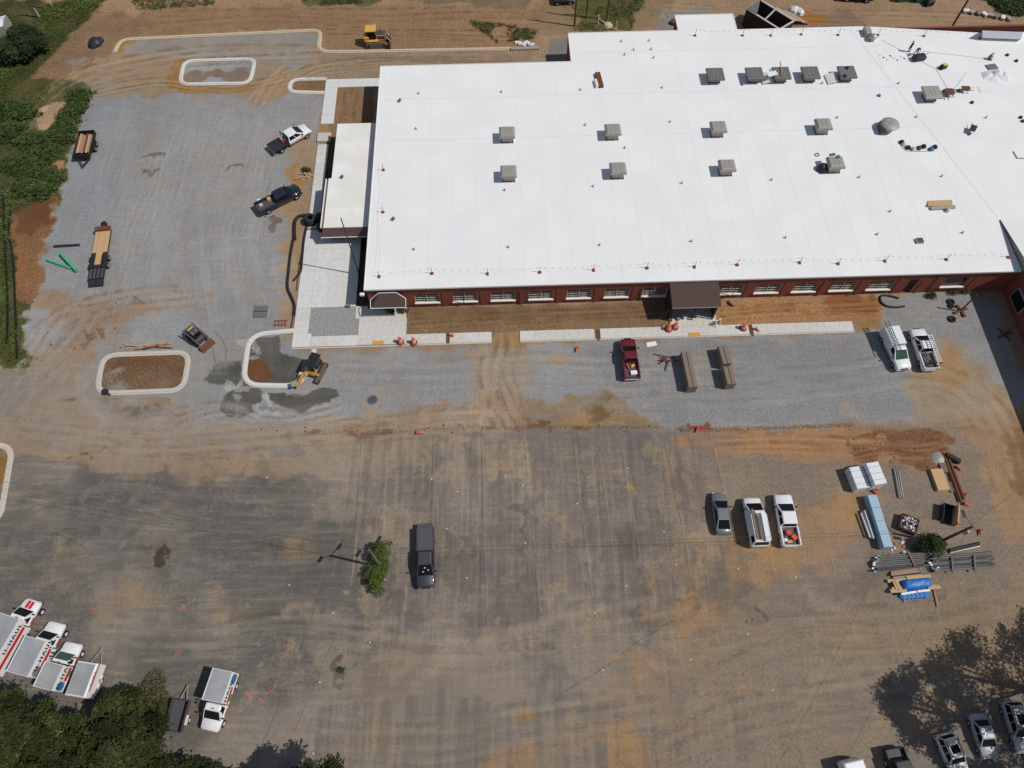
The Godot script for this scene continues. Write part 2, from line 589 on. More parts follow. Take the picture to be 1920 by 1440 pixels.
	patch([60, 900, 300, 900, 480, 960, 660, 980, 690, 1040, 300, 1090, 100, 1080], c8(94, 92, 88), 0.6, 2.5, 1.5, 0)
	patch([200, 1090, 640, 1060, 660, 1150, 560, 1250, 300, 1300, 180, 1220], c8(98, 96, 91), 0.55, 2.2, 1.6, 0)
	patch([-40, 760, 60, 790, 130, 830, 340, 855, 500, 840, 640, 860, 560, 895, 380, 900, 180, 880, 60, 850, -40, 800], c8(152, 130, 106), 0.85, 1.0, 1.4, 3)
	patch([560, 830, 960, 810, 980, 900, 760, 880, 600, 890], c8(150, 132, 110), 0.8, 1.2, 1.3, 3)
	patch([-80, 700, 60, 690, 40, 780, -80, 790], c8(128, 122, 116), 0.8, 1.0, 1.0)
	var lot := [-100, 860, 1300, 830, 1300, 1460, -100, 1460]
	patch(lot, c8(139, 127, 116), 0.65, 1.5, 5.0, 0, 0.0, 2, 1.5)
	patch(lot, c8(138, 127, 117), 0.55, 1.0, 4.0, 1, 0.0, 2, 1.7)
	patch(lot, c8(142, 131, 120), 0.5, 1.0, 3.6, 3, 0.0, 2, 1.6)
	patch(lot, c8(106, 98, 95), 0.4, 1.0, 4.0, 5, 0.0, 2, 1.9)
	patch(lot, c8(132, 116, 96), 0.5, 1.0, 4.5, 6, 0.0, 2, 2.0)
	# worn paving to the right turns to tan clay
	patch([1240, 820, 1960, 790, 1960, 1260, 1560, 1460, 1000, 1460, 1060, 1300, 1200, 1180, 1230, 1000], c8(134, 119, 104), 0.85, 2.2, 1.3, 1, 0.0007)
	patch([740, 1240, 1000, 1160, 1240, 1190, 1220, 1460, 640, 1460], c8(130, 119, 108), 0.75, 2.2, 1.2, 0)
	patch([1290, 1028, 1500, 1030, 1480, 1075, 1385, 1130, 1330, 1170, 1270, 1190, 1252, 1160, 1280, 1085], c8(158, 121, 82), 0.85, 1.4, 1.8, 5, 0.0006)
	patch([1330, 806, 1500, 800, 1640, 800, 1660, 840, 1600, 870, 1480, 862, 1340, 850, 1240, 830], c8(162, 122, 86), 0.85, 0.9, 1.1, 2)
	patch([1590, 815, 1660, 805, 1740, 800, 1800, 830, 1760, 880, 1720, 886, 1650, 868, 1600, 862], c8(118, 82, 58), 0.95, 0.7, 1.0, 3, 0.0012)
	patch([1595, 820, 1660, 815, 1670, 836, 1640, 846, 1600, 836], c8(164, 128, 92), 0.9, 0.4, 0.6, 3)
	patch([1640, 860, 1690, 850, 1680, 866, 1650, 870], c8(160, 126, 92), 0.8, 0.4, 0.6, 3)
	patch([1800, 790, 1960, 780, 1960, 1020, 1880, 1000, 1840, 880], c8(158, 126, 92), 0.8, 1.5, 1.3, 2)
	patch([1890, 810, 1960, 800, 1960, 960, 1900, 930], c8(120, 88, 62), 0.8, 1.0, 1.2, 2)
	patch([1540, 920, 1620, 915, 1630, 1010, 1560, 1000], c8(150, 128, 102), 0.6, 1.5, 1.2)
	patch([1560, 950, 1640, 930, 1640, 960, 1580, 990], c8(156, 126, 84), 0.7, 0.6, 1.2)
	patch([1590, 1000, 1660, 1000, 1650, 1060, 1580, 1060], c8(126, 122, 117), 0.7, 1.2, 1.2)
	patch([1160, 1390, 1210, 1370, 1240, 1440, 1100, 1460], c8(158, 124, 86), 0.75, 1.2, 1.3)
	blob(1160, 1377, 2.0, 1.4, c8(158, 126, 88), 0.7, 0.8, 0.8)
	blob(985, 1345, 1.2, 0.9, c8(156, 120, 76), 0.8, 0.5, 0.9)
	patch([900, 1395, 1010, 1380, 1000, 1460, 880, 1460], c8(150, 122, 92), 0.75, 1.0, 1.2)
	blob(730, 1255, 3.5, 2.0, c8(128, 110, 94), 0.55, 1.6, 2.0, 2)
	patch([580, 1215, 650, 1215, 690, 1290, 600, 1290], c8(136, 126, 110), 0.7, 1.2, 1.1)
	for b in [[1265, 1352], [1305, 1376], [1390, 1287], [1222, 1168], [1222, 1105], [1195, 1284]]:
		blob(b[0], b[1], 1.1, 0.45, c8(160, 124, 82), 0.6, 0.4, 1.0, 2)
	var clay := [1240, 820, 1960, 790, 1960, 1460, 1100, 1460]
	patch(clay, c8(112, 103, 95), 0.55, 1.5, 5.0, 0, 0.0, 2, 1.5)
	patch(clay, c8(112, 104, 97), 0.45, 1.0, 4.0, 1, 0.0, 2, 1.8)
	patch(clay, c8(144, 121, 97), 0.4, 1.0, 4.5, 6, 0.0, 2, 1.8)
	patch(clay, c8(142, 124, 104), 0.35, 1.0, 3.4, 3, 0.0, 2, 1.5)
	patch([165, 178, 605, 178, 545, 640, 700, 652, 1640, 620, 1900, 640, 1960, 780, 1340, 800, 700, 760, 170, 740, 60, 600], c8(132, 132, 131), 0.5, 1.5, 4.0, 1, 0.0, 2, 1.6)
	patch([165, 178, 605, 178, 545, 640, 700, 652, 1640, 620, 1900, 640, 1960, 780, 1340, 800, 700, 760, 170, 740, 60, 600], c8(152, 142, 130), 0.5, 1.5, 4.5, 6, 0.0, 2, 2.0)
	# scuffed parking bays: dark tyre-worn lanes between paler joints
	var bays := [640, 820, 1340, 815, 1380, 1010, 1330, 1200, 660, 1220]
	patch(bays, c8(98, 92, 91), 0.32, 3.0, 4.0, 7, 0.0, 2, 1.2)
	patch(bays, c8(152, 137, 116), 0.34, 3.0, 4.0, 4, 0.0, 2, 1.5)
	var sd := RandomNumberGenerator.new()
	sd.seed = 99
	for i in 90:
		var x := 690.0 + 46.0 * sd.randi_range(0, 13) + sd.randf_range(8, 30)
		var y := sd.randf_range(835, 1190)
		blob(x + (x - 960.0) * 0.12 * (y - 820.0) / 260.0, y, sd.randf_range(0.6, 1.2), sd.randf_range(1.2, 3.4), c8(94, 88, 87) if i % 3 else c8(156, 138, 112), sd.randf_range(0.25, 0.5), 0.9, 2.2, 1)
	for i in 60:
		blob(sd.randf_range(20, 1900), sd.randf_range(860, 1430), sd.randf_range(1.0, 3.5), sd.randf_range(0.7, 2.0), [c8(92, 88, 85), c8(150, 134, 114), c8(148, 120, 88)][i % 3], sd.randf_range(0.2, 0.42), 1.2, 2.6, 1)
	for i in 40:
		blob(sd.randf_range(20, 680), sd.randf_range(880, 1250), sd.randf_range(1.0, 3.0), sd.randf_range(0.5, 1.4), [c8(82, 81, 78), c8(136, 128, 120)][i % 2], sd.randf_range(0.25, 0.45), 1.2, 2.6, 1)
	for i in 50:
		blob(sd.randf_range(120, 560), sd.randf_range(190, 640), sd.randf_range(0.8, 2.6), sd.randf_range(0.6, 2.0), [c8(128, 128, 129), c8(160, 158, 155), c8(156, 144, 128)][i % 3], sd.randf_range(0.2, 0.4), 1.0, 2.4, 1)
	for i in 40:
		blob(sd.randf_range(620, 1760), sd.randf_range(660, 790), sd.randf_range(0.8, 2.6), sd.randf_range(0.5, 1.5), [c8(122, 122, 122), c8(156, 152, 147), c8(150, 132, 110)][i % 3], sd.randf_range(0.2, 0.42), 1.0, 2.4, 1)
	patch([600, 1310, 1240, 1300, 1260, 1460, 560, 1460], c8(104, 97, 92), 0.5, 1.2, 4.0, 7, 0.0, 2, 1.1)
	patch([20, 880, 640, 900, 680, 1180, 560, 1300, 0, 1200], c8(136, 127, 118), 0.35, 1.2, 4.0, 8, 0.0, 2, 1.5)
	patch([20, 880, 640, 900, 680, 1180, 560, 1300, 0, 1200], c8(84, 82, 79), 0.3, 1.2, 4.0, 8, 0.0, 2, 1.5)
	patch([1260, 1180, 1940, 1100, 1940, 1440, 1200, 1440], c8(142, 124, 102), 0.5, 1.2, 4.5, 8, 0.0, 2, 1.5)
	var crk := c8(84, 72, 62)
	for l in [[677, 832, 668, 960, 658, 1075], [721, 870, 716, 1000], [811, 815, 809, 960, 806, 1120], [902, 806, 905, 980, 912, 1180], [980, 805, 988, 900, 997, 1000, 1010, 1150], [1076, 840, 1092, 990, 1108, 1120], [1121, 850, 1128, 900, 1150, 1060], [1161, 822, 1170, 880, 1200, 1060], [1246, 832, 1257, 880, 1290, 1050], [1327, 806, 1346, 880, 1372, 980]]:
		stroke(l, 0.07, crk, 0.55, 1.2, 1)
		var pale := []
		for k in range(0, l.size(), 2):
			pale.append(l[k] + 3.0)
			pale.append(l[k + 1])
		stroke(pale, 0.16, c8(160, 148, 132), 0.5, 1.2, 1)
	for l in [[630, 1290, 615, 1440], [690, 1320, 688, 1440], [1212, 1390, 1222, 1440], [1545, 960, 1570, 1100], [1650, 1120, 1690, 1240], [1660, 1060, 1680, 1120], [1820, 1010, 1840, 1080]]:
		stroke(l, 0.12, c8(156, 144, 128), 0.45, 1.2, 1)
	for l in [[480, 938, 660, 930], [500, 1008, 660, 992], [490, 1048, 690, 1034], [330, 1110, 480, 1124, 655, 1118], [200, 1160, 260, 1178, 420, 1182], [300, 1232, 480, 1230], [440, 1180, 640, 1170], [240, 935, 350, 990, 480, 1000], [90, 990, 200, 1030], [860, 985, 1000, 976], [960, 920, 1130, 918], [1040, 970, 1110, 966]]:
		stroke(l, 0.18, c8(142, 134, 124), 0.4, 1.3, 1)
	stroke([960, 1024, 1320, 1022, 1500, 1016, 1650, 1000], 0.08, crk, 0.45, 1.0, 1)
	# long crack that wanders down the lot
	stroke([1440, 1080, 1380, 1125, 1320, 1150, 1250, 1168, 1225, 1185, 1190, 1205, 1150, 1240, 1100, 1270, 1060, 1295, 1032, 1322, 1025, 1340], 0.13, c8(92, 80, 70), 0.7, 1.1, 2)
	stroke([290, 838, 340, 852, 400, 858, 430, 860], 0.09, crk, 0.6, 1.0, 1)
	# edge where the lot's old kerb was torn out
	stroke([480, 822, 620, 812, 740, 806, 870, 802, 960, 803, 1060, 800, 1240, 802], 0.45, c8(108, 86, 62), 0.65, 1.3, 2)
	stroke([1280, 806, 1330, 806, 1490, 800, 1600, 796], 0.5, c8(96, 74, 58), 0.6, 1.3, 2)
	for b in [[540, 813], [580, 812], [665, 810], [690, 808], [720, 812], [730, 805], [1092, 800], [1010, 790], [1320, 800], [1290, 800]]:
		blob(b[0], b[1], 0.9, 0.45, c8(100, 78, 58), 0.8, 0.4, 1.2, 2)
	for b in [[1310, 803], [1300, 801]]:
		blob(b[0], b[1], 0.9, 0.4, c8(140, 70, 54), 0.7, 0.3, 1.2, 2)
	# soil spills and dirt clods
	for b in [[305, 1037, 0.9, 1.0], [238, 760, 1.6, 0.6], [128, 752, 1.5, 0.5], [270, 775, 2.4, 0.9], [225, 815, 1.0, 0.4], [1424, 1163, 0.4, 0.9], [970, 1210, 0.6, 0.7], [1022, 1206, 0.8, 0.5], [640, 1256, 0.5, 0.7], [290, 293, 0.8, 0.5], [280, 320, 0.6, 0.5], [440, 316, 0.6, 0.3], [512, 417, 0.9, 0.9], [256, 566, 0.6, 0.3], [192, 840, 0.6, 0.6], [143, 860, 0.8, 0.4], [160, 645, 0.5, 1.0], [190, 620, 0.5, 0.5]]:
		blob(b[0], b[1], b[2] * 1.1, b[3] * 1.1, c8(88, 74, 62), 0.6, 0.3, 2.0, 2)
	blob(1182, 916, 0.7, 0.6, c8(164, 134, 92), 0.8, 0.4, 0.8)
	for b in [[700, 772], [605, 782], [830, 676], [880, 668], [1048, 677], [310, 855], [940, 865]]:
		blob(b[0], b[1], 1.2, 0.5, c8(166, 132, 90), 0.6, 0.4, 1.0, 2)
	blob(305, 1030, 1.6, 2.0, c8(132, 116, 102), 0.5, 0.8, 1.6, 2)
	patch([1225, 1190, 1330, 1130, 1400, 1130, 1330, 1240, 1120, 1400, 1000, 1460, 940, 1460, 1080, 1340], c8(146, 121, 95), 0.45, 1.6, 3.0, 5)
	patch([1640, 1210, 1930, 1080, 1930, 1300, 1700, 1240], c8(142, 118, 93), 0.5, 1.6, 2.6, 5)
	patch([1380, 1000, 1560, 940, 1640, 960, 1560, 1060, 1420, 1090], c8(160, 126, 90), 0.5, 1.4, 2.6, 5)
	patch([560, 1120, 700, 1180, 900, 1200, 1000, 1170, 980, 1230, 760, 1250, 560, 1210], c8(154, 136, 118), 0.5, 1.6, 2.6, 5)
	# wet, dark crusher dust round the new islands
	var wet := c8(84, 83, 77)
	patch([392, 690, 410, 678, 452, 680, 452, 722, 395, 724, 385, 708], wet, 0.9, 0.5, 0.7, 1, 0.0008)
	patch([425, 740, 455, 722, 495, 732, 480, 770, 450, 785, 425, 776, 412, 760], wet, 0.95, 0.35, 0.5, 1, 0.0006)
	patch([503, 740, 570, 742, 600, 726, 630, 726, 636, 740, 620, 756, 590, 760, 570, 772, 530, 762, 506, 750], wet, 0.95, 0.35, 0.5, 1, 0.0006)
	patch([470, 632, 526, 630, 524, 662, 568, 674, 560, 722, 466, 722, 458, 700], wet, 0.97, 0.3, 0.3, 1, 0.0006)
	blob(483, 700, 1.6, 1.9, c8(106, 70, 46), 0.95, 0.35, 0.7, 2)
	patch([220, 760, 250, 752, 290, 765, 275, 790, 235, 790], c8(104, 94, 80), 0.6, 0.8, 2.0, 2)
	patch([165, 720, 185, 745, 230, 760, 210, 770, 150, 750], c8(108, 98, 88), 0.6, 0.8, 1.8, 2)
	for b in [[460, 725], [500, 757], [510, 775], [430, 728], [470, 640], [470, 668], [480, 650]]:
		blob(b[0], b[1], 0.9, 0.7, c8(176, 176, 174), 0.55, 0.3, 1.9, 2)
	patch([370, 640, 440, 640, 440, 690, 370, 690], c8(146, 138, 130), 0.5, 0.7, 1.3)
	# planting beds and soil along the walls
	patch([762, 578, 1260, 566, 1252, 612, 1100, 618, 762, 630], c8(128, 103, 79), 1.0, 0.3, 0.3, 3, 0.0012)
	patch([762, 578, 1250, 566, 1250, 590, 960, 600, 770, 600], c8(114, 92, 70), 0.6, 0.8, 1.4, 3)
	patch([1345, 560, 1640, 552, 1662, 575, 1645, 612, 1600, 604, 1345, 612], c8(154, 118, 84), 1.0, 0.4, 0.5, 3, 0.0012)
	patch([1540, 555, 1630, 552, 1655, 575, 1640, 590, 1560, 580], c8(134, 84, 52), 0.85, 0.6, 1.0, 3)
	patch([1590, 600, 1650, 596, 1660, 615, 1620, 625], c8(146, 112, 78), 0.8, 0.5, 1.0, 2)
	patch([918, 626, 975, 622, 980, 650, 925, 656], c8(150, 120, 84), 0.95, 0.4, 0.6, 2)
	patch([625, 158, 705, 156, 690, 300, 610, 290, 616, 240], c8(130, 104, 78), 1.0, 0.3, 0.3, 2, 0.001)
	patch([600, 218, 620, 218, 612, 245, 596, 250], c8(146, 118, 84), 0.9, 0.4, 0.5)
	patch([613, 262, 640, 260, 630, 430, 598, 430], c8(92, 76, 56), 1.0, 0.3, 0.3, 2, 0.001)
	patch([672, 440, 700, 440, 700, 580, 668, 580], c8(66, 60, 50), 1.0, 0.3, 0.2, 2, 0.002)
	patch([550, 150, 613, 148, 610, 170, 550, 170], c8(122, 98, 68), 1.0, 0.25, 0.2, 2, 0.001)
	patch([198, 668, 350, 664, 338, 728, 186, 734, 190, 690], c8(112, 88, 66), 1.0, 0.3, 0.2, 2, 0.0012)
	patch([348, 118, 470, 114, 462, 154, 346, 156], c8(146, 147, 147), 1.0, 0.3, 0.3, 2)
	patch([348, 140, 470, 134, 462, 154, 346, 156], c8(126, 104, 88), 0.8, 0.5, 1.8, 2)
	patch([-30, 840, 16, 838, 10, 900, -30, 980], c8(132, 100, 60), 1.0, 0.3, 0.3, 2, 0.001)
	patch([212, 78, 240, 76, 232, 96, 218, 100], c8(146, 116, 62), 0.9, 0.3, 0.5)
	patch([180, 150, 205, 145, 215, 185, 170, 185], c8(140, 132, 126), 0.7, 0.7, 0.8)
	patch([120, 112, 165, 108, 160, 122, 130, 126], c8(150, 150, 148), 0.45, 0.6, 1.2, 2)
	# tracks left by machines
	var dk := c8(112, 92, 74)
	var lt := c8(170, 148, 122)
	ruts([960, 795, 940, 745, 930, 700, 945, 655, 950, 630], 34, 26, dk, lt, 0.35)
	ruts([40, 240, 120, 160, 240, 125, 400, 105, 600, 100], 26, 26, dk, lt, 0.4)
	ruts([170, 175, 300, 155, 420, 170, 540, 150, 600, 128, 720, 118], 16, 18, dk, c8(176, 152, 120), 0.4)
	ruts([600, 112, 760, 108, 900, 106, 1050, 104], 9, 14, dk, lt, 0.35)
	ruts([480, 195, 505, 160, 540, 132], 24, 16, c8(150, 118, 80), c8(178, 158, 132), 0.4)
	ruts([300, 40, 480, 30, 700, 34, 900, 30, 1020, 34], 24, 20, c8(104, 80, 56), c8(158, 130, 100), 0.26)
	ruts([610, 60, 740, 66, 880, 70, 1000, 76], 18, 20, c8(108, 84, 60), c8(150, 124, 94), 0.4)
	ruts([1240, 20, 1500, 30, 1700, 34, 1900, 44], 20, 20, c8(120, 98, 76), c8(168, 144, 116), 0.3)
	ruts([60, 660, 110, 600, 190, 575, 300, 560, 400, 556], 30, 26, c8(128, 104, 86), c8(160, 146, 132), 0.35)
	ruts([20, 760, 90, 700, 150, 640, 190, 590], 34, 22, c8(128, 108, 92), c8(160, 150, 140), 0.3)
	ruts([40, 800, 160, 820, 320, 830, 500, 818, 700, 800, 900, 790], 34, 34, c8(124, 106, 90), c8(168, 150, 132), 0.35)
	ruts([330, 790, 420, 770, 520, 790, 640, 770], 30, 20, c8(118, 112, 106), c8(172, 168, 164), 0.35)
	ruts([280, 210, 260, 330, 235, 450, 215, 560], 90, 36, c8(128, 129, 132), c8(164, 163, 162), 0.3)
	ruts([470, 210, 440, 330, 420, 460, 440, 600], 80, 40, c8(130, 130, 131), c8(164, 163, 161), 0.3)
	ruts([640, 690, 800, 700, 1000, 690, 1200, 700, 1400, 690], 40, 26, c8(128, 124, 120), c8(166, 162, 157), 0.3)
	ruts([1150, 740, 1350, 730, 1550, 720, 1700, 700], 50, 30, c8(116, 117, 118), c8(152, 151, 150), 0.3)
	ruts([1340, 830, 1480, 830, 1600, 840, 1760, 850], 26, 24, c8(128, 88, 60), c8(176, 142, 106), 0.35)
	ruts([1600, 850, 1660, 842, 1720, 846, 1780, 836], 22, 16, c8(98, 64, 44), c8(150, 108, 76), 0.45)
	ruts([1700, 700, 1790, 720, 1860, 790, 1890, 900], 40, 26, c8(126, 104, 80), c8(172, 148, 118), 0.3)
	ruts([1350, 590, 1450, 584, 1550, 582, 1650, 580], 20, 22, c8(116, 76, 46), c8(170, 128, 84), 0.4)
	ruts([770, 605, 900, 600, 1050, 596, 1240, 590], 20, 22, c8(96, 72, 48), c8(138, 110, 80), 0.35)
	ruts([650, 160, 645, 200, 640, 240], 26, 10, c8(104, 80, 54), c8(140, 112, 80), 0.35)
	ruts([40, 960, 200, 930, 380, 960, 560, 970, 700, 985], 60, 22, c8(84, 82, 79), c8(134, 126, 118), 0.2)
	ruts([60, 1100, 240, 1060, 420, 1080, 660, 1090], 60, 18, c8(88, 86, 83), c8(134, 127, 119), 0.2)
	ruts([200, 1190, 380, 1200, 560, 1180, 700, 1200], 50, 26, c8(92, 89, 86), c8(140, 132, 122), 0.3)
	ruts([700, 1200, 900, 1220, 1100, 1180, 1300, 1150], 70, 22, c8(108, 99, 92), c8(152, 140, 124), 0.3)
	ruts([1320, 1240, 1500, 1190, 1700, 1180, 1900, 1150], 70, 20, c8(112, 100, 86), c8(152, 132, 108), 0.3)
	ruts([600, 1380, 800, 1390, 1000, 1360, 1240, 1330], 60, 30, c8(106, 98, 91), c8(150, 138, 122), 0.3)
	ruts([1250, 1400, 1400, 1340, 1560, 1320, 1700, 1300], 60, 30, c8(110, 101, 91), c8(150, 134, 112), 0.3)
	for i in 22:
		var x0 := 664.0 + i * 30.0
		var lean := (x0 - 960.0) * 0.12
		ruts([x0, 815 + (i % 4) * 8, x0 + lean * 0.4, 940, x0 + lean, 1080 + (i % 5) * 20], 9, 3, c8(96, 90, 87), c8(162, 148, 128), 0.24)
		ruts([x0 + lean * 1.2, 1130 + (i % 3) * 20, x0 + lean * 1.7, 1290], 9, 2, c8(104, 98, 94), c8(154, 143, 128), 0.2)
		ruts([x0 + lean * 1.9, 1320 + (i % 3) * 14, x0 + lean * 2.2, 1445], 10, 3, c8(104, 97, 92), c8(154, 141, 122), 0.24)
	stroke([400, 618, 418, 640, 424, 660, 422, 674], 0.14, c8(96, 84, 74), 0.7, 0.8, 1)
	stroke([398, 652, 403, 680], 0.12, c8(96, 84, 74), 0.6, 0.8, 1)
	stroke([1000, 700, 1240, 692, 1500, 680, 1640, 676], 0.15, c8(160, 160, 160), 0.3, 1.2, 1)
	patch([-60, 720, 160, 700, 420, 795, 640, 805, 480, 845, 200, 855, -60, 820], c8(140, 131, 123), 0.55, 1.5, 3.2, 5)
	patch([60, 650, 200, 690, 330, 760, 560, 790, 420, 815, 160, 780, 30, 720], c8(146, 142, 138), 0.5, 1.2, 3.4, 1, 0.0, 2, 0.6)
	blob(303, 1040, 0.8, 1.3, c8(64, 50, 42), 0.95, 0.4, 0.9, 2)
	# locators' orange spray marks and yellow tactile pads' dust
	for l in [[163, 1139, 176, 1144, 182, 1142], [170, 1148, 184, 1150], [1331, 300, 1331, 300], [333, 1139, 344, 1143, 346, 1134], [330, 1228, 336, 1219, 340, 1218], [462, 1298, 470, 1310, 466, 1300], [486, 1310, 492, 1312, 490, 1322], [497, 1303, 508, 1294, 516, 1300], [530, 1212, 538, 1208, 548, 1212], [652, 1143, 660, 1143], [540, 1366, 546, 1374]]:
		stroke(l, 0.14, c8(196, 104, 66), 0.8, 0.7, 2)
	stroke([686, 855, 694, 857], 0.3, c8(120, 140, 150), 0.6, 0.6, 2)

func lot_mesh(poly_px: Array, y: float, mats: Array) -> ArrayMesh:
	var pts := PackedVector2Array()
	for k in range(0, poly_px.size(), 2):
		var g := G(poly_px[k], poly_px[k + 1])
		pts.append(Vector2(g.x, g.z))
	return sheet(pts, y, mats)

func sheet(pts: PackedVector2Array, y: float, mats: Array) -> ArrayMesh:
	var mesh := ArrayMesh.new()
	for k in 2:
		var r: Array = NEAR if k == 0 else FAR
		var rect := PackedVector2Array([Vector2(r[0], r[2]), Vector2(r[1], r[2]), Vector2(r[1], r[3]), Vector2(r[0], r[3])])
		for p in Geometry2D.intersect_polygons(pts, rect):
			var idx := Geometry2D.triangulate_polygon(p)
			var st := SurfaceTool.new()
			st.begin(Mesh.PRIMITIVE_TRIANGLES)
			for i in range(0, idx.size(), 3):
				var t := [p[idx[i]], p[idx[i + 1]], p[idx[i + 2]]]
				if (t[1] - t[0]).cross(t[2] - t[0]) < 0:
					t = [t[0], t[2], t[1]]
				for v in t:
					st.set_normal(Vector3.UP)
					st.set_uv(Vector2((v.x - r[0]) / (r[1] - r[0]), (v.y - r[2] + (LAP if k == 0 else 0.0)) / (r[3] - r[2] + LAP)))
					st.add_vertex(Vector3(v.x, y, v.y))
			st.generate_tangents()
			st.commit(mesh)
			mesh.surface_set_material(mesh.get_surface_count() - 1, mats[k])
	return mesh

func build_ground():
	canvas(NEAR[0], NEAR[1], NEAR[2] - LAP, NEAR[3], 2044, 796)
	paint_all()
	var near_mat := bake()
	canvas(FAR[0], FAR[1], FAR[2], FAR[3] + LAP, 2048, 846)
	paint_all()
	var far_mat := bake()
	R.clear(); Gc.clear(); Bc.clear(); noises.clear()
	var mats := [near_mat, far_mat]
	var g := PackedVector2Array([Vector2(-112, -132), Vector2(112, -132), Vector2(112, -42), Vector2(70, -42), Vector2(70, 10), Vector2(-70, 10), Vector2(-70, -42), Vector2(-112, -42)])
	struct("ground", sheet(g, 0.0, mats), null, "bare brown soil and weeds round the site")
	var wide := MB.new()
	wide.prism([Vector3(-900, 0, -900), Vector3(900, 0, -900), Vector3(900, 0, 500), Vector3(-900, 0, 500)], -0.06, -0.06)
	struct("terrain", wide, noisy("terrain", c8(112, 96, 76), c8(84, 84, 54), 0.01, 60.0), "open ground beyond the site")
	struct("gravel_lot", lot_mesh([165, 178, 330, 170, 605, 175, 560, 410, 545, 640, 550, 655, 700, 652, 1130, 636, 1625, 618, 1640, 552, 1870, 546, 1960, 700, 1990, 790, 1500, 797, 1340, 806, 1150, 802, 970, 802, 700, 812, 480, 826, 300, 800, 170, 745, 75, 700, 40, 650, 60, 570, 85, 520, 80, 480, 110, 400, 125, 330, 140, 240], 0.004, mats), null, "pale crushed stone lot round the warehouse")
	struct("parking_lot", lot_mesh([-100, 800, 40, 830, 300, 800, 480, 826, 700, 812, 970, 802, 1340, 806, 1500, 797, 1990, 790, 2040, 1440, -60, 1440], 0.008, mats), null, "worn and dusty paved parking lot")
	struct("haul_road", lot_mesh([212, 82, 592, 60, 604, 98, 1062, 94, 1066, 122, 700, 128, 600, 175, 330, 170, 165, 178, 160, 130], 0.012, mats), null, "dirt road behind the warehouse")
	struct("street", lot_mesh([-120, -40, 90, -40, 60, 6, -100, 30], 0.012, mats), null, "paved street in the far corner")

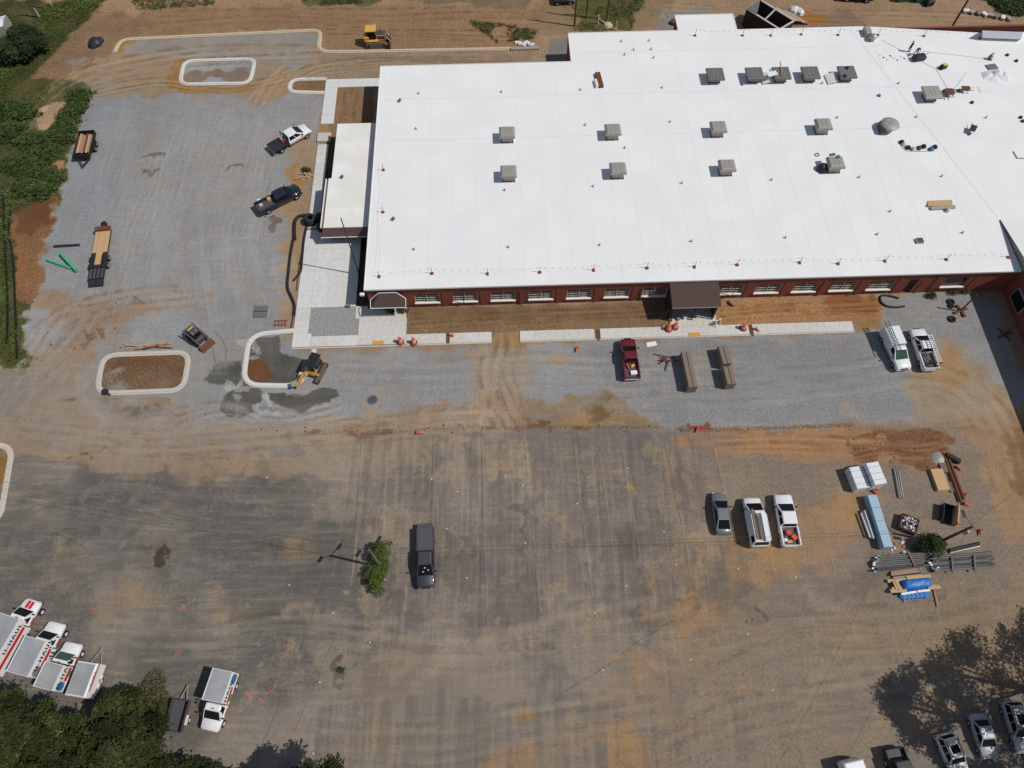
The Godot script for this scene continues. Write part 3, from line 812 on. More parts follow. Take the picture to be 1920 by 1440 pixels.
# ------------------------------------------------------------------ materials and buildings
func materials():
	noisy("roof", c8(225, 226, 228), c8(230, 231, 232), 0.02, 40.0, 0.75)
	noisy("roof_old", c8(222, 220, 214), c8(230, 230, 230), 0.008, 12.0, 0.75)
	noisy("brick", c8(120, 64, 50), c8(148, 84, 67), 0.06, 2.2, 0.9, 1.0, Vector3(1, 2.4, 1))
	noisy("concrete", c8(196, 194, 191), c8(208, 207, 204), 0.03, 5.0, 0.9)
	noisy("concrete_b", c8(190, 187, 182), c8(206, 203, 198), 0.03, 4.0, 0.9)
	noisy("concrete_c", c8(200, 200, 200), c8(211, 211, 211), 0.03, 6.0, 0.9)
	noisy("kerb", c8(196, 196, 194), c8(218, 218, 216), 0.05, 3.0, 0.9)
	noisy("kerb_dirty", c8(168, 158, 146), c8(212, 208, 202), 0.05, 1.6, 0.9)
	noisy("kerb_tan", c8(176, 162, 138), c8(206, 196, 176), 0.05, 3.0, 0.9)
	noisy("shingle", c8(72, 57, 53), c8(84, 68, 64), 0.1, 1.6, 0.9)
	noisy("fascia", c8(92, 70, 66), c8(108, 86, 80), 0.06, 2.0, 0.8)
	noisy("galv", c8(138, 134, 128), c8(180, 176, 169), 0.05, 1.8, 0.6, 0.0, Vector3(1, 1, 1), 0.2)
	noisy("galv_dark", c8(84, 86, 86), c8(132, 132, 130), 0.05, 1.4, 0.65, 0.0, Vector3(2, 1, 1), 0.2)
	noisy("rust", c8(84, 52, 40), c8(118, 74, 54), 0.08, 1.0, 0.9)
	noisy("wood", c8(178, 142, 104), c8(206, 172, 132), 0.05, 1.2, 0.85, 0.0, Vector3(1, 1, 5))
	noisy("wood_grey", c8(112, 100, 90), c8(142, 130, 118), 0.06, 1.0, 0.9, 0.0, Vector3(4, 1, 1))
	noisy("wood_old", c8(146, 110, 88), c8(184, 146, 118), 0.06, 0.8, 0.9, 0.0, Vector3(3, 1, 1))
	noisy("pole", c8(74, 56, 46), c8(98, 76, 62), 0.06, 1.0, 0.9)
	noisy("pole_grey", c8(96, 88, 80), c8(122, 112, 102), 0.06, 1.0, 0.9)
	noisy("foil", c8(150, 152, 156), c8(164, 166, 170), 0.008, 6.0, 0.5, 0.3, Vector3.ONE, 0.1)
	noisy("tarp_blue", c8(24, 96, 168), c8(52, 132, 204), 0.06, 1.0, 0.45, 2.0)
	noisy("tarp_black", c8(24, 26, 30), c8(46, 48, 54), 0.06, 1.0, 0.5, 2.0)
	noisy("soil", c8(96, 68, 46), c8(138, 104, 72), 0.05, 1.5, 1.0, 2.0)
	noisy("wrap", c8(206, 210, 216), c8(226, 228, 232), 0.05, 1.4, 0.5, 1.0)
	noisy("bark", c8(70, 58, 46), c8(98, 84, 68), 0.06, 0.6, 0.95)
	noisy("yellow_mud", c8(168, 122, 46), c8(206, 152, 56), 0.06, 0.9, 0.7)
	noisy("yellow", c8(206, 158, 62), c8(220, 172, 72), 0.06, 0.9, 0.55)
	noisy("track", c8(84, 74, 62), c8(128, 116, 98), 0.1, 0.6, 0.9)
	noisy("steel", c8(128, 134, 140), c8(160, 166, 172), 0.06, 0.8, 0.4, 0.0, Vector3(1, 1, 5), 0.5)
	noisy("gravel_box", c8(132, 133, 134), c8(156, 155, 152), 0.05, 5.0, 1.0, 0.6)
	var sk := StandardMaterial3D.new()
	sk.vertex_color_use_as_albedo = true
	sk.roughness = 0.85
	M["skin"] = sk
	plain("glass", Color(0.10, 0.105, 0.11), 0.12).metallic_specular = 0.25
	plain("glass_green", Color(0.22, 0.32, 0.27), 0.1)
	plain("pane_dark", Color(0.09, 0.09, 0.09), 0.12)
	plain("frame", c8(186, 182, 172), 0.7)
	plain("frame_dark", c8(140, 132, 120), 0.7)
	plain("sill", c8(222, 220, 214), 0.8)
	plain("white", c8(226, 226, 226), 0.6)
	plain("paint_white", c8(224, 226, 230), 0.35, 0.0, 0.6)
	plain("white_dirty", c8(204, 204, 200), 0.55, 0.0, 0.3)
	plain("paint_grey", c8(112, 117, 122), 0.45, 0.2, 0.4)
	plain("paint_silver", c8(160, 164, 170), 0.5, 0.2, 0.2)
	plain("paint_slate", c8(58, 61, 68), 0.5, 0.1, 0.3)
	plain("paint_navy", c8(22, 30, 52), 0.3, 0.1, 0.9)
	plain("paint_red", c8(112, 24, 40), 0.3, 0.1, 0.8)
	plain("paint_black", c8(32, 33, 36), 0.6)
	plain("black", c8(28, 28, 30), 0.7)
	plain("black_steel", c8(40, 40, 44), 0.55)
	plain("rubber", c8(34, 33, 33), 0.9)
	plain("rim", c8(176, 178, 182), 0.4, 0.5)
	plain("rim_white", c8(220, 220, 220), 0.5)
	plain("chrome", c8(196, 198, 202), 0.5, 0.3)
	plain("grey", c8(128, 128, 130), 0.7)
	plain("dark_grey", c8(74, 74, 78), 0.7)
	plain("shade_grey", c8(74, 76, 82), 0.65)
	plain("red", c8(190, 36, 44), 0.6)
	plain("red_dull", c8(136, 60, 54), 0.7)
	plain("orange", c8(206, 88, 46), 0.7)
	plain("orange_dark", c8(180, 78, 52), 0.75)
	plain("green_pipe", c8(70, 172, 122), 0.5)
	plain("green", c8(70, 140, 80), 0.6)
	plain("green_bin", c8(28, 96, 62), 0.6)
	plain("blue", c8(60, 110, 160), 0.6)
	plain("yellow_plain", c8(214, 182, 76), 0.6)
	plain("tactile", c8(212, 148, 70), 0.8)
	plain("cyan_panel", c8(150, 178, 198), 0.6)
	plain("maroon_dark", c8(62, 40, 38), 0.8)
	plain("lens", c8(220, 220, 216), 0.2)
	plain("amber", c8(220, 140, 50), 0.4)
	plain("tail", c8(150, 26, 30), 0.4)
	plain("hi_vis", c8(214, 82, 60), 0.8)

func bx(mb: MB, u0: float, u1: float, v0: float, v1: float, h0: float, h1: float):
	mb.hexa([B(u0, v0, h0), B(u1, v0, h0), B(u1, v1, h0), B(u0, v1, h0), B(u0, v0, h1), B(u1, v0, h1), B(u1, v1, h1), B(u0, v1, h1)])

func px_poly(a: Array, h := 0.0) -> Array:
	var r := []
	for k in range(0, a.size(), 2):
		r.append(G(a[k], a[k + 1], h))
	return r

func wall_window(parent: Node3D, u: float, h0: float, w: float, h1: float, dark := false):
	# set into the front wall's opening: pane behind, frame with bars, sill proud of the wall
	var root := Node3D.new()
	var n := "window"
	var k := 0
	while parent.has_node(n):
		k += 1
		n = "window_%03d" % k
	root.name = n
	parent.add_child(root, true)
	var pane := MB.new()
	bx(pane, u, u + w, 0.20, 0.24, h0, h1)
	part(root, "pane", pane, M.pane_dark)
	var f := MB.new()
	for e in [[u, u + w, h1 - 0.07, h1], [u, u + w, h0, h0 + 0.07], [u, u + 0.07, h0 + 0.07, h1 - 0.07], [u + w - 0.07, u + w, h0 + 0.07, h1 - 0.07]]:
		bx(f, e[0], e[1], 0.08, 0.19, e[2], e[3])
	part(root, "frame", f, M.frame_dark if dark else M.frame)
	if not dark:
		var b := MB.new()
		bx(b, u + w * 0.5 - 0.05, u + w * 0.5 + 0.05, 0.09, 0.18, h0 + 0.07, h1 - 0.07)
		for i in 3:
			var y := lerpf(h0, h1, (i + 1) / 4.0)
			bx(b, u + 0.07, u + w * 0.5 - 0.05, 0.10, 0.17, y - 0.025, y + 0.025)
			bx(b, u + w * 0.5 + 0.05, u + w - 0.07, 0.10, 0.17, y - 0.025, y + 0.025)
		for i in 7:
			if i % 2 == 1:
				continue
			var x := u + w * (i + 1) / 8.0
			for j in 4:
				var y0 := lerpf(h0, h1, j / 4.0) + (0.07 if j == 0 else 0.025)
				var y1 := lerpf(h0, h1, (j + 1) / 4.0) - (0.07 if j == 3 else 0.025)
				bx(b, x - 0.01, x + 0.01, 0.11, 0.16, y0, y1)
		part(root, "glazing_bars", b, M.frame)
	var s := MB.new()
	s.st.set_smooth_group(-1)
	s.hexa([B(u - 0.08, -0.16, h0 - 0.14), B(u + w + 0.08, -0.16, h0 - 0.14), B(u + w + 0.08, 0.07, h0 - 0.10), B(u - 0.08, 0.07, h0 - 0.10), B(u - 0.08, -0.16, h0 - 0.02), B(u + w + 0.08, -0.16, h0 - 0.02), B(u + w + 0.08, 0.07, h0 + 0.03), B(u - 0.08, 0.07, h0 + 0.03)])
	part(root, "sill", s, M.sill)

func build_warehouse():
	var w := thing("brick_warehouse", "long low red brick warehouse with a huge white membrane roof", "building")
	# front wall pierced by openings: piers between them, bands below and above
	var opens := []
	for i in 13:
		if i != 7:
			opens.append([5.8 + 4.84 * i, 3.1, 1.02, 2.85])
	opens.append([68.8, 1.15, 0.05, 3.0])
	opens.append([73.45, 2.95, 1.2, 3.1])
	opens.sort_custom(func(a, b): return a[0] < b[0])
	var wall := MB.new()
	var at := 0.0
	for o in opens:
		bx(wall, at, o[0], 0.0, 0.35, 0.0, ROOF - 0.12)
		bx(wall, o[0], o[0] + o[1], 0.0, 0.35, o[3], ROOF - 0.12)
		bx(wall, o[0], o[0] + o[1], 0.0, 0.35, 0.0, o[2])
		at = o[0] + o[1]
	bx(wall, at, 82.0, 0.0, 0.35, 0.0, ROOF - 0.12)
	part(w, "front_wall", wall, M.brick)
	# pilasters halfway between the windows and a soldier course
	for i in 16:
		var u := 4.93 + 4.84 * i - 0.45
		if u > 37.0 and u < 44.5:
			continue
		var pil := MB.new()
		bx(pil, u, u + 0.4, -0.05, -0.002, 0.0, ROOF - 0.5)
		part(w, "pilaster", pil, M.brick)
	var side := MB.new()
	bx(side, 0.0, 0.35, 0.36, 39.8, 0.0, ROOF - 0.12)
	bx(side, 0.36, 28.2, 39.45, 39.8, 0.0, ROOF - 0.12)
	bx(side, 28.3, 28.65, 39.85, 46.2, 0.0, ROOF - 0.12)
	bx(side, 28.66, 130.0, 45.9, 46.25, 0.0, ROOF - 0.12)
	bx(side, 45.5, 45.85, 46.26, 49.9, 0.0, ROOF - 0.12)
	bx(side, 53.9, 54.25, 46.26, 49.9, 0.0, ROOF - 0.12)
	bx(side, 45.86, 53.89, 49.6, 49.9, 0.0, ROOF - 0.12)
	part(w, "wall", side, M.brick)
	# interior floor slab darkness comes from the closed roof; the roof is one membrane with folded edges
	var outline := [B(-0.12, -0.12), B(82.1, -0.12), B(82.1, 8.0), B(130, 8.0), B(130, 44.2), B(92, 44.3), B(74, 46.5), B(54.4, 46.5), B(54.4, 50.1), B(45.4, 50.1), B(45.4, 46.5), B(28.4, 46.5), B(28.4, 40.1), B(-0.12, 40.1)]
	var roof := MB.new()
	roof.prism(outline, ROOF - 0.12, ROOF)
	var rf := part(w, "roof", roof, M.roof, "white welded membrane roof")
	var seam := MB.new()
	for v in [24.9, 33.1, 42.0]:
		var p := []
		for i in 24:
			p.append(B(lerpf(0.5 if v < 40.0 else 29.0, 78.0, i / 23.0), v + sin(i * 1.7) * 0.05, ROOF + 0.003))
		for i in 23:
			seam.bar(p[i], p[i + 1], 0.14, 0.008)
	seam.bar(B(72.2, 45.0, ROOF + 0.004), B(81.9, 8.4, ROOF + 0.004), 0.22, 0.01)
	var lap := MB.new()
	for i in 26:
		var u := 1.6 + i * 3.04
		var v1 := 40.0 if u < 28.4 else 46.3
		lap.bar(B(u, 0.2, ROOF + 0.003), B(u + sin(i * 2.1) * 0.08, minf(v1, 24.7) if i % 2 else v1, ROOF + 0.003), 0.07, 0.006)
	part(rf, "lap_seams", lap, plain("lap", c8(219, 220, 221), 0.8)).set_meta("kind", "stuff")
	part(rf, "seam", seam, plain("seam", c8(217, 218, 219), 0.8))
	var edge := MB.new()
	for e in [[-0.2, 82.0, -0.2, -0.1], [-0.2, -0.1, -0.09, 40.1], [-0.2, 28.3, 40.12, 40.2], [28.3, 28.38, 40.22, 46.4], [28.3, 45.3, 46.52, 46.6], [45.3, 45.38, 46.62, 50.1], [45.3, 54.4, 50.12, 50.2], [54.42, 54.5, 46.6, 50.1]]:
		bx(edge, e[0], e[1], e[2], e[3], ROOF - 0.2, ROOF + 0.05)
	part(w, "roof_edge", edge, M.white)
	for o in opens:
		if o[1] > 2.0:
			wall_window(w, o[0], o[2], o[1], o[3], o[0] > 70)
	var dr := MB.new()
	bx(dr, 68.8, 69.95, 0.2, 0.26, 0.05, 3.0)
	part(w, "door", dr, M.black)
	# hipped awning at the left corner
	var aw := MB.new()
	aw.hexa([B(0.5, -1.65, 2.55), B(4.75, -1.65, 2.55), B(4.75, -0.08, 2.55), B(0.5, -0.08, 2.55), B(1.55, -0.3, 3.75), B(3.7, -0.3, 3.75), B(3.7, -0.08, 3.75), B(1.55, -0.08, 3.75)])
	var awn := part(w, "awning", aw, M.shingle, "brown hipped awning over the corner door")
	var tr := MB.new()
	for e in [[B(0.42, -1.72, 2.56), B(4.83, -1.72, 2.56)], [B(0.42, -1.72, 2.56), B(0.42, -0.7, 3.0)], [B(4.83, -1.72, 2.56), B(4.83, -0.7, 3.0)], [B(0.42, -0.7, 3.0), B(1.5, -0.28, 3.78)], [B(4.83, -0.7, 3.0), B(3.75, -0.28, 3.78)], [B(1.5, -0.28, 3.8), B(3.75, -0.28, 3.8)]]:
		tr.bar(e[0], e[1], 0.07, 0.08)
	part(awn, "trim", tr, M.white)
	# entrance canopy on posts
	var cn := MB.new()
	cn.hexa([B(37.9, -3.5, 3.15), B(44.0, -3.5, 3.15), B(44.0, -0.1, 3.75), B(37.9, -0.1, 3.75), B(37.9, -3.5, 3.4), B(44.0, -3.5, 3.4), B(44.0, -0.1, 4.0), B(37.9, -0.1, 4.0)])
	var can := part(w, "canopy", cn, M.shingle, "dark brown canopy over the middle entrance")
	for u in [38.3, 41.0, 43.6]:
		var ps := MB.new()
		bx(ps, u - 0.07, u + 0.07, -3.3, -3.16, 0.1, 3.14)
		part(can, "post", ps, M.maroon_dark)
	for u in [38.05, 43.75]:
		var sw := MB.new()
		bx(sw, u, u + 0.1, -3.1, -0.08, 0.1, 3.2)
		part(can, "side_wall", sw, M.maroon_dark)
	var gt := MB.new()
	bx(gt, 37.9, 44.05, -3.58, -3.505, 3.3, 3.42)
	part(can, "gutter", gt, M.frame_dark)
	var gt2 := MB.new()
	bx(gt2, 37.9, 44.05, -0.095, -0.005, 4.02, 4.1)
	part(can, "flashing", gt2, M.frame)
	var ent := MB.new()
	bx(ent, 38.4, 43.5, -0.05, -0.01, 0.1, 2.8)
	part(w, "entrance_door", ent, M.glass)
	# drain scuppers on the roof edge
	for u in [12.0, 20.0, 35.6, 46.5, 58.6, 71.6]:
		var dn := MB.new()
		dn.cyl(B(u, -0.3, 1.0), B(u, -0.3, ROOF - 0.1), 0.05, -1, 6)
		part(w, "downpipe", dn, M.black_steel)
	var camr := MB.new()
	camr.box(B(-0.5, -0.35, 3.7), Vector3(0.55, 0.3, 0.35), bbasis())
	part(w, "wall_lamp", camr, M.white)
	# --- annex with its own lower roof
	var a := thing("annex", "low annex with stained white roof and brown fascia, left of the warehouse", "building")
	var aws := MB.new()
	bx(aws, -6.2, -0.25, 11.4, 11.7, 0.0, 2.75)
	bx(aws, -6.2, -5.9, 11.71, 29.7, 0.0, 2.75)
	bx(aws, -5.89, -0.25, 29.4, 29.7, 0.0, 2.75)
	part(a, "wall", aws, M.maroon_dark)
	var ar := MB.new()
	ar.prism([B(-6.5, 10.95), B(-0.03, 10.95), B(-0.03, 30.0), B(-6.1, 30.0), B(-6.1, 19.6), B(-6.5, 19.6)], 2.78, 3.0)
	part(a, "roof", ar, M.roof_old, "white roof with tan water stains")
	var af := MB.new()
	af.hexa([B(-7.0, 10.35, 1.75), B(-0.2, 10.35, 1.75), B(-0.2, 10.94, 1.75), B(-7.0, 10.94, 1.75), B(-6.5, 10.8, 2.98), B(-0.2, 10.8, 2.98), B(-0.2, 10.94, 2.98), B(-6.5, 10.94, 2.98)])
	bx(af, -6.75, -6.52, 10.96, 19.5, 2.2, 2.9)
	part(a, "fascia", af, M.fascia)
	var at2 := MB.new()
	bx(at2, -7.03, -0.15, 10.28, 10.36, 1.68, 1.78)
	bx(at2, -6.9, -6.76, 11.0, 19.5, 2.8, 3.06)
	part(a, "trim", at2, M.white)
	for u in [-5.0, -3.2, -1.5]:
		var g := MB.new()
		bx(g, u - 0.5, u + 0.5, 11.33, 11.39, 0.5, 2.0)
		part(a, "window", g, M.pane_dark)
	for u in [-4.2, -2.4]:
		var g := MB.new()
		bx(g, u - 0.05, u + 0.05, 11.3, 11.39, 0.0, 1.75)
		part(a, "post", g, M.frame)
	# --- right wing, taller at its front
	var r := thing("brick_wing", "taller brick wing with grey clad gable beside the right yard", "building")
	var rw := MB.new()
	bx(rw, 82.2, 82.55, -34.0, 8.0, 0.0, 4.38)
	bx(rw, 82.56, 130.0, -34.0, -33.65, 0.0, 5.2)
	part(r, "wall", rw, M.brick)
	var gb := MB.new()
	gb.st.set_smooth_group(-1)
	gb.hexa([B(82.2, -1.0, 4.39), B(82.5, -1.0, 4.39), B(82.5, 8.0, 4.39), B(82.2, 8.0, 4.39), B(82.2, -1.0, 5.75), B(82.5, -1.0, 5.75), B(82.5, 8.0, 4.45), B(82.2, 8.0, 4.45)])
	gb.hexa([B(82.2, -34.0, 4.39), B(82.5, -34.0, 4.39), B(82.5, -1.0, 4.39), B(82.2, -1.0, 4.39), B(82.2, -34.0, 5.75), B(82.5, -34.0, 5.75), B(82.5, -1.0, 5.75), B(82.2, -1.0, 5.75)])
	var clad := part(r, "cladding", gb, M.galv)
	for i in 16:
		var sb := MB.new()
		var v := 7.0 - i * 0.55
		sb.bar(B(82.17, v, 4.4), B(82.17, v, 4.42 + (8.0 - v) * 0.145), 0.05, 0.05)
		part(clad, "seam_rib", sb, M.galv_dark)
	var rr := MB.new()
	rr.hexa([B(82.05, -1.0, 5.6), B(130, -1.0, 5.6), B(130, 7.99, 4.4), B(82.05, 7.99, 4.4), B(82.05, -1.0, 5.82), B(130, -1.0, 5.82), B(130, 7.99, 4.52), B(82.05, 7.99, 4.52)])
	rr.hexa([B(82.05, -34.2, 5.6), B(130, -34.2, 5.6), B(130, -1.01, 5.6), B(82.05, -1.01, 5.6), B(82.05, -34.2, 5.82), B(130, -34.2, 5.82), B(130, -1.01, 5.82), B(82.05, -1.01, 5.82)])
	part(r, "roof", rr, M.roof)
	var re := MB.new()
	re.bar(B(82.02, -1.0, 5.77), B(82.02, 7.9, 4.48), 0.05, 0.1)
	part(r, "roof_edge", re, M.black_steel)
	for v in [-3.0, -8.5, -14.0, -19.5]:
		var f := MB.new()
		bx(f, 82.08, 82.19, v - 1.4, v + 1.4, 1.0, 2.9)
		var wn := part(r, "window", f, M.frame)
		var g := MB.new()
		bx(g, 82.04, 82.07, v - 1.3, v + 1.3, 1.1, 2.8)
		part(wn, "pane", g, M.pane_dark)

# ------------------------------------------------------------------ kerbs, walks and plaza
func kerb_path(pts: Array, w: float, h: float) -> MB:
	var mb := MB.new()
	mb.st.set_smooth_group(-1)
	var n := pts.size()
	var l := []
	for i in n:
		var a: Vector3 = pts[max(i - 1, 0)]
		var b: Vector3 = pts[min(i + 1, n - 1)]
		if pts[0].distance_to(pts[n - 1]) < 0.01 and (i == 0 or i == n - 1):
			a = pts[n - 2]
			b = pts[1]
		var d := (b - a).normalized()
		var s := Vector3(-d.z, 0, d.x) * w * 0.5
		l.append([pts[i] - s, pts[i] + s])
	for i in n - 1:
		var q := [l[i][0], l[i + 1][0], l[i + 1][1], l[i][1]]
		var y := Vector3(0, h, 0)
		mb.quad(q[0] + y, q[3] + y, q[2] + y, q[1] + y)
		mb.quad(q[0], q[0] + y, q[1] + y, q[1])
		mb.quad(q[2], q[2] + y, q[3] + y, q[3])
		if i == 0:
			mb.quad(q[3], q[3] + y, q[0] + y, q[0])
		if i == n - 2:
			mb.quad(q[1], q[1] + y, q[2] + y, q[2])
	return mb

func kerb_run(root: Node3D, line: Array, w: float, h: float, mat: Material, mat2: Material):
	var acc := 0.0
	var cur := [line[0]]
	for i in range(1, line.size()):
		var a: Vector3 = line[i - 1]
		var b: Vector3 = line[i]
		var L := a.distance_to(b)
		var t := 0.0
		while acc + (L - t) > 3.0:
			t += 3.0 - acc
			var q := a.lerp(b, t / L)
			cur.append(q)
			part(root, "kerb_section", kerb_path(cur, w, h), mat if (root.get_child_count() * 7) % 5 else mat2)
			cur = [q + (b - a) / L * 0.035]
			acc = 0.0
		acc += L - t
		if cur[cur.size() - 1].distance_to(b) > 0.02:
			cur.append(b)
	if cur.size() > 1:
		part(root, "kerb_section", kerb_path(cur, w, h), mat)

func rounded(corners: Array, rad: float, closed := true) -> Array:     # px corners to a path with round corners
	var c := px_poly(corners)
	var out := []
	var n := c.size()
	for i in n:
		if not closed and (i == 0 or i == n - 1):
			out.append(c[i])
			continue
		var a: Vector3 = c[(i + n - 1) % n]
		var b: Vector3 = c[(i + 1) % n]
		var p: Vector3 = c[i]
		var d0 := (a - p).normalized()
		var d1 := (b - p).normalized()
		var rr: float = minf(rad, minf(a.distance_to(p), b.distance_to(p)) * 0.48)
		for k in 7:
			var t := k / 6.0
			out.append((p + d0 * rr).lerp(p, t).lerp(p.lerp(p + d1 * rr, t), t))
	if closed:
		out.append(out[0])
	return out

func build_walks():
	for k in [
		["kerb", [337, 158, 346, 114, 479, 110, 469, 156], 1.6, true, "kerb", "white kerb ring round a gravel island"],
		["kerb", [181, 738, 194, 666, 356, 660, 344, 732], 1.8, true, "kerb_dirty", "mud spattered kerb ring round a soil bed"],
		["kerb", [-60, 996, 0, 976, 24, 838, -60, 828], 1.6, false, "kerb_dirty", "kerb of the soil bed at the street side"],
		["kerb", [215, 98, 227, 74, 602, 56, 597, 96, 640, 97, 1010, 90], 1.6, false, "kerb_tan", "long tan kerb along the haul road"],
		["kerb", [613, 148, 547, 149, 541, 172, 608, 174], 1.5, false, "kerb", "kerb round the narrow soil nose"],
	]:
		var line := rounded(k[1], k[2], k[3])
		var root := struct_root(k[0], k[5])
		kerb_run(root, line, 0.26, 0.15, M[k[4]], M.concrete_b if k[4] == "kerb" else M[k[4]])
		part(root, "gutter", kerb_path(line, 0.66, 0.05), M.concrete_b if k[4] == "kerb" else M.kerb_dirty if k[4] == "kerb_dirty" else M.kerb_tan)
	# fresh island with the lowest gap, still being laid
	var r1 := struct_root("kerb", "fresh white kerb round the dark island by the kerb machine")
	var l1 := rounded([552, 620, 468, 628, 455, 722, 566, 724, 590, 655], 2.2, false)
	kerb_run(r1, l1, 0.32, 0.17, M.kerb, M.concrete_c)
	part(r1, "gutter", kerb_path(l1, 0.66, 0.07), M.concrete_b)
	# plaza of poured slabs, joints left open between them
	var pz := struct_root("plaza", "pale concrete plaza with a square of gravel left open")
	var cols := [[-9.7, -7.85], [-7.83, -5.9], [-5.88, -3.95], [-3.93, -2.05]]
	var rows := []
	for i in 7:
		rows.append([0.3 + i * 1.9, 0.3 + i * 1.9 + 1.88])
	var k2 := 0
	for c in cols:
		for r in rows:
			if r[1] > 12.0 and c[0] > -7.0:
				continue
			var mb := MB.new()
			bx(mb, c[0], c[1], r[0], minf(r[1], 13.0), 0.0, 0.12)
			part(pz, "slab", mb, [M.concrete_c, M.concrete_c, M.concrete][(k2 * 7 + int(r[0])) % 3])
			k2 += 1
	for e in [[-9.7, -7.85, -1.6, 0.28], [-9.7, -7.85, -3.6, -1.62], [-9.7, -7.4, -5.55, -3.62], [-7.38, -5.3, -5.55, -4.05], [-5.28, -3.2, -5.55, -4.05], [-3.18, -1.5, -5.55, -4.05], [-1.48, 0.7, -5.5, -3.6], [0.72, 2.7, -5.5, -3.6], [2.72, 4.6, -5.5, -3.6], [-1.48, 0.7, -3.58, -1.6], [0.72, 2.7, -3.58, -1.6], [2.72, 4.6, -3.58, -1.6], [-2.0, -0.5, -1.58, 0.3], [-0.48, 2.2, -1.58, -0.1], [2.22, 4.5, -1.58, -0.1]]:
		var mb := MB.new()
		bx(mb, e[0], e[1], e[2], e[3], 0.0, 0.12)
		part(pz, "slab", mb, [M.concrete, M.concrete_c, M.concrete_b][k2 % 3] if e[0] < -1.5 else M.concrete_b)
		k2 += 1
	var bed := MB.new()
	for e in [[-9.68, -7.86, -5.5, 13.0], [-7.84, -2.07, 0.31, 12.0], [-7.38, 4.55, -5.48, -4.06], [-1.47, 4.5, -4.04, -0.12], [-2.0, -1.5, -1.5, 0.28]]:
		bx(bed, e[0], e[1], e[2], e[3], 0.005, 0.105)
	part(pz, "joint_bed", bed, M.concrete_b).set_meta("kind", "stuff")
	var gs := MB.new()
	bx(gs, -7.84, -1.52, -4.04, 0.28, 0.0, 0.05)
	part(pz, "gravel_square", gs, M.gravel_box)
	# walk along the annex, and the L of walk at its far end
	var aw := struct_root("sidewalk", "concrete walk along the annex")
	for i in 8:
		var mb := MB.new()
		bx(mb, -9.55, -7.95, 13.4 + i * 1.95, 13.4 + i * 1.95 + 1.93, 0.0, 0.14)
		part(aw, "slab", mb, M.concrete_b if i % 3 else M.concrete)
	var mb0 := MB.new()
	bx(mb0, -9.7, -7.75, 29.5, 31.2, 0.0, 0.3)
	part(aw, "slab", mb0, M.kerb_dirty)
	var lw := struct_root("sidewalk", "bright concrete walk bent round the far soil bed")
	for i in 4:
		var mb := MB.new()
		bx(mb, -9.5, -7.6, 33.2 + i * 1.95, 33.2 + i * 1.95 + 1.93, 0.0, 0.14)
		part(lw, "slab", mb, M.concrete_c)
	for i in 5:
		var mb := MB.new()
		bx(mb, -9.5 + i * 1.95, -9.5 + i * 1.95 + 1.93, 41.0, 42.8, 0.0, 0.14)
		part(lw, "slab", mb, M.concrete_c)
	# front walk: two long runs with a gap at the soil crossing and drain slots
	var fw := struct_root("sidewalk", "concrete walk between the front soil beds and the gravel lot")
	for run in [[4.62, 9.66], [10.13, 15.44], [19.02, 28.45], [29.19, 48.06], [48.6, 61.41]]:
		var u: float = run[0]
		while u < run[1] - 0.3:
			var u1 := minf(u + 1.85, run[1])
			var mb := MB.new()
			bx(mb, u, u1 - 0.02, -5.6, -4.15, 0.0, 0.12)
			part(fw, "slab", mb, [M.concrete_b, M.concrete][int(u) % 2])
			u = u1
	for e in [[38.2, 40.4], [40.42, 42.4], [42.42, 44.2]]:
		var mb := MB.new()
		bx(mb, e[0], e[1], -4.13, -3.0, 0.0, 0.12)
		part(fw, "slab", mb, M.concrete_b)
	for e in [[38.2, 40.4], [40.42, 42.4], [42.42, 44.2]]:
		var mb := MB.new()
		bx(mb, e[0], e[1], -2.98, -0.06, 0.0, 0.12)
		part(fw, "slab", mb, M.concrete_b)
	var jb := MB.new()
	for e in [[4.63, 9.65], [10.14, 15.43], [19.03, 28.44], [29.2, 48.05], [48.61, 61.4]]:
		bx(jb, e[0], e[1], -5.58, -4.17, 0.005, 0.105)
	part(fw, "joint_bed", jb, M.concrete_b).set_meta("kind", "stuff")
	for e in [[709, 642, 0.75], [1302, 627, 0.75]]:
		var p := G(e[0], e[1], 0.12)
		var mb := MB.new()
		mb.box(p + Vector3(0, 0.008, 0), Vector3(1.5, 0.016, 0.55), bbasis())
		for i in 6:
			for j in 2:
				mb.box(p + bu * (i * 0.22 - 0.55) + bv * (j * 0.22 - 0.11) + Vector3(0, 0.02, 0), Vector3(0.1, 0.02, 0.1), bbasis())
		solo("tactile_pad", mb, M.tactile, "yellow tactile paving pad set in the walk " + ("at the plaza corner" if e[0] < 900 else "before the middle entrance"), "tactile paving")
	var lip := MB.new()
	for e in [[-9.72, 4.6], [4.62, 15.4], [19.0, 61.4]]:
		bx(lip, e[0], e[1], -5.78, -5.62, 0.0, 0.06)
	struct("kerb_face", lip, M.kerb_dirty, "low kerb face before the front walk")

func build_all():
	materials()
	build_warehouse()
	build_walks()
	build_vehicles()
	build_roof_things()
	build_site()
	build_yard()
	build_plants()

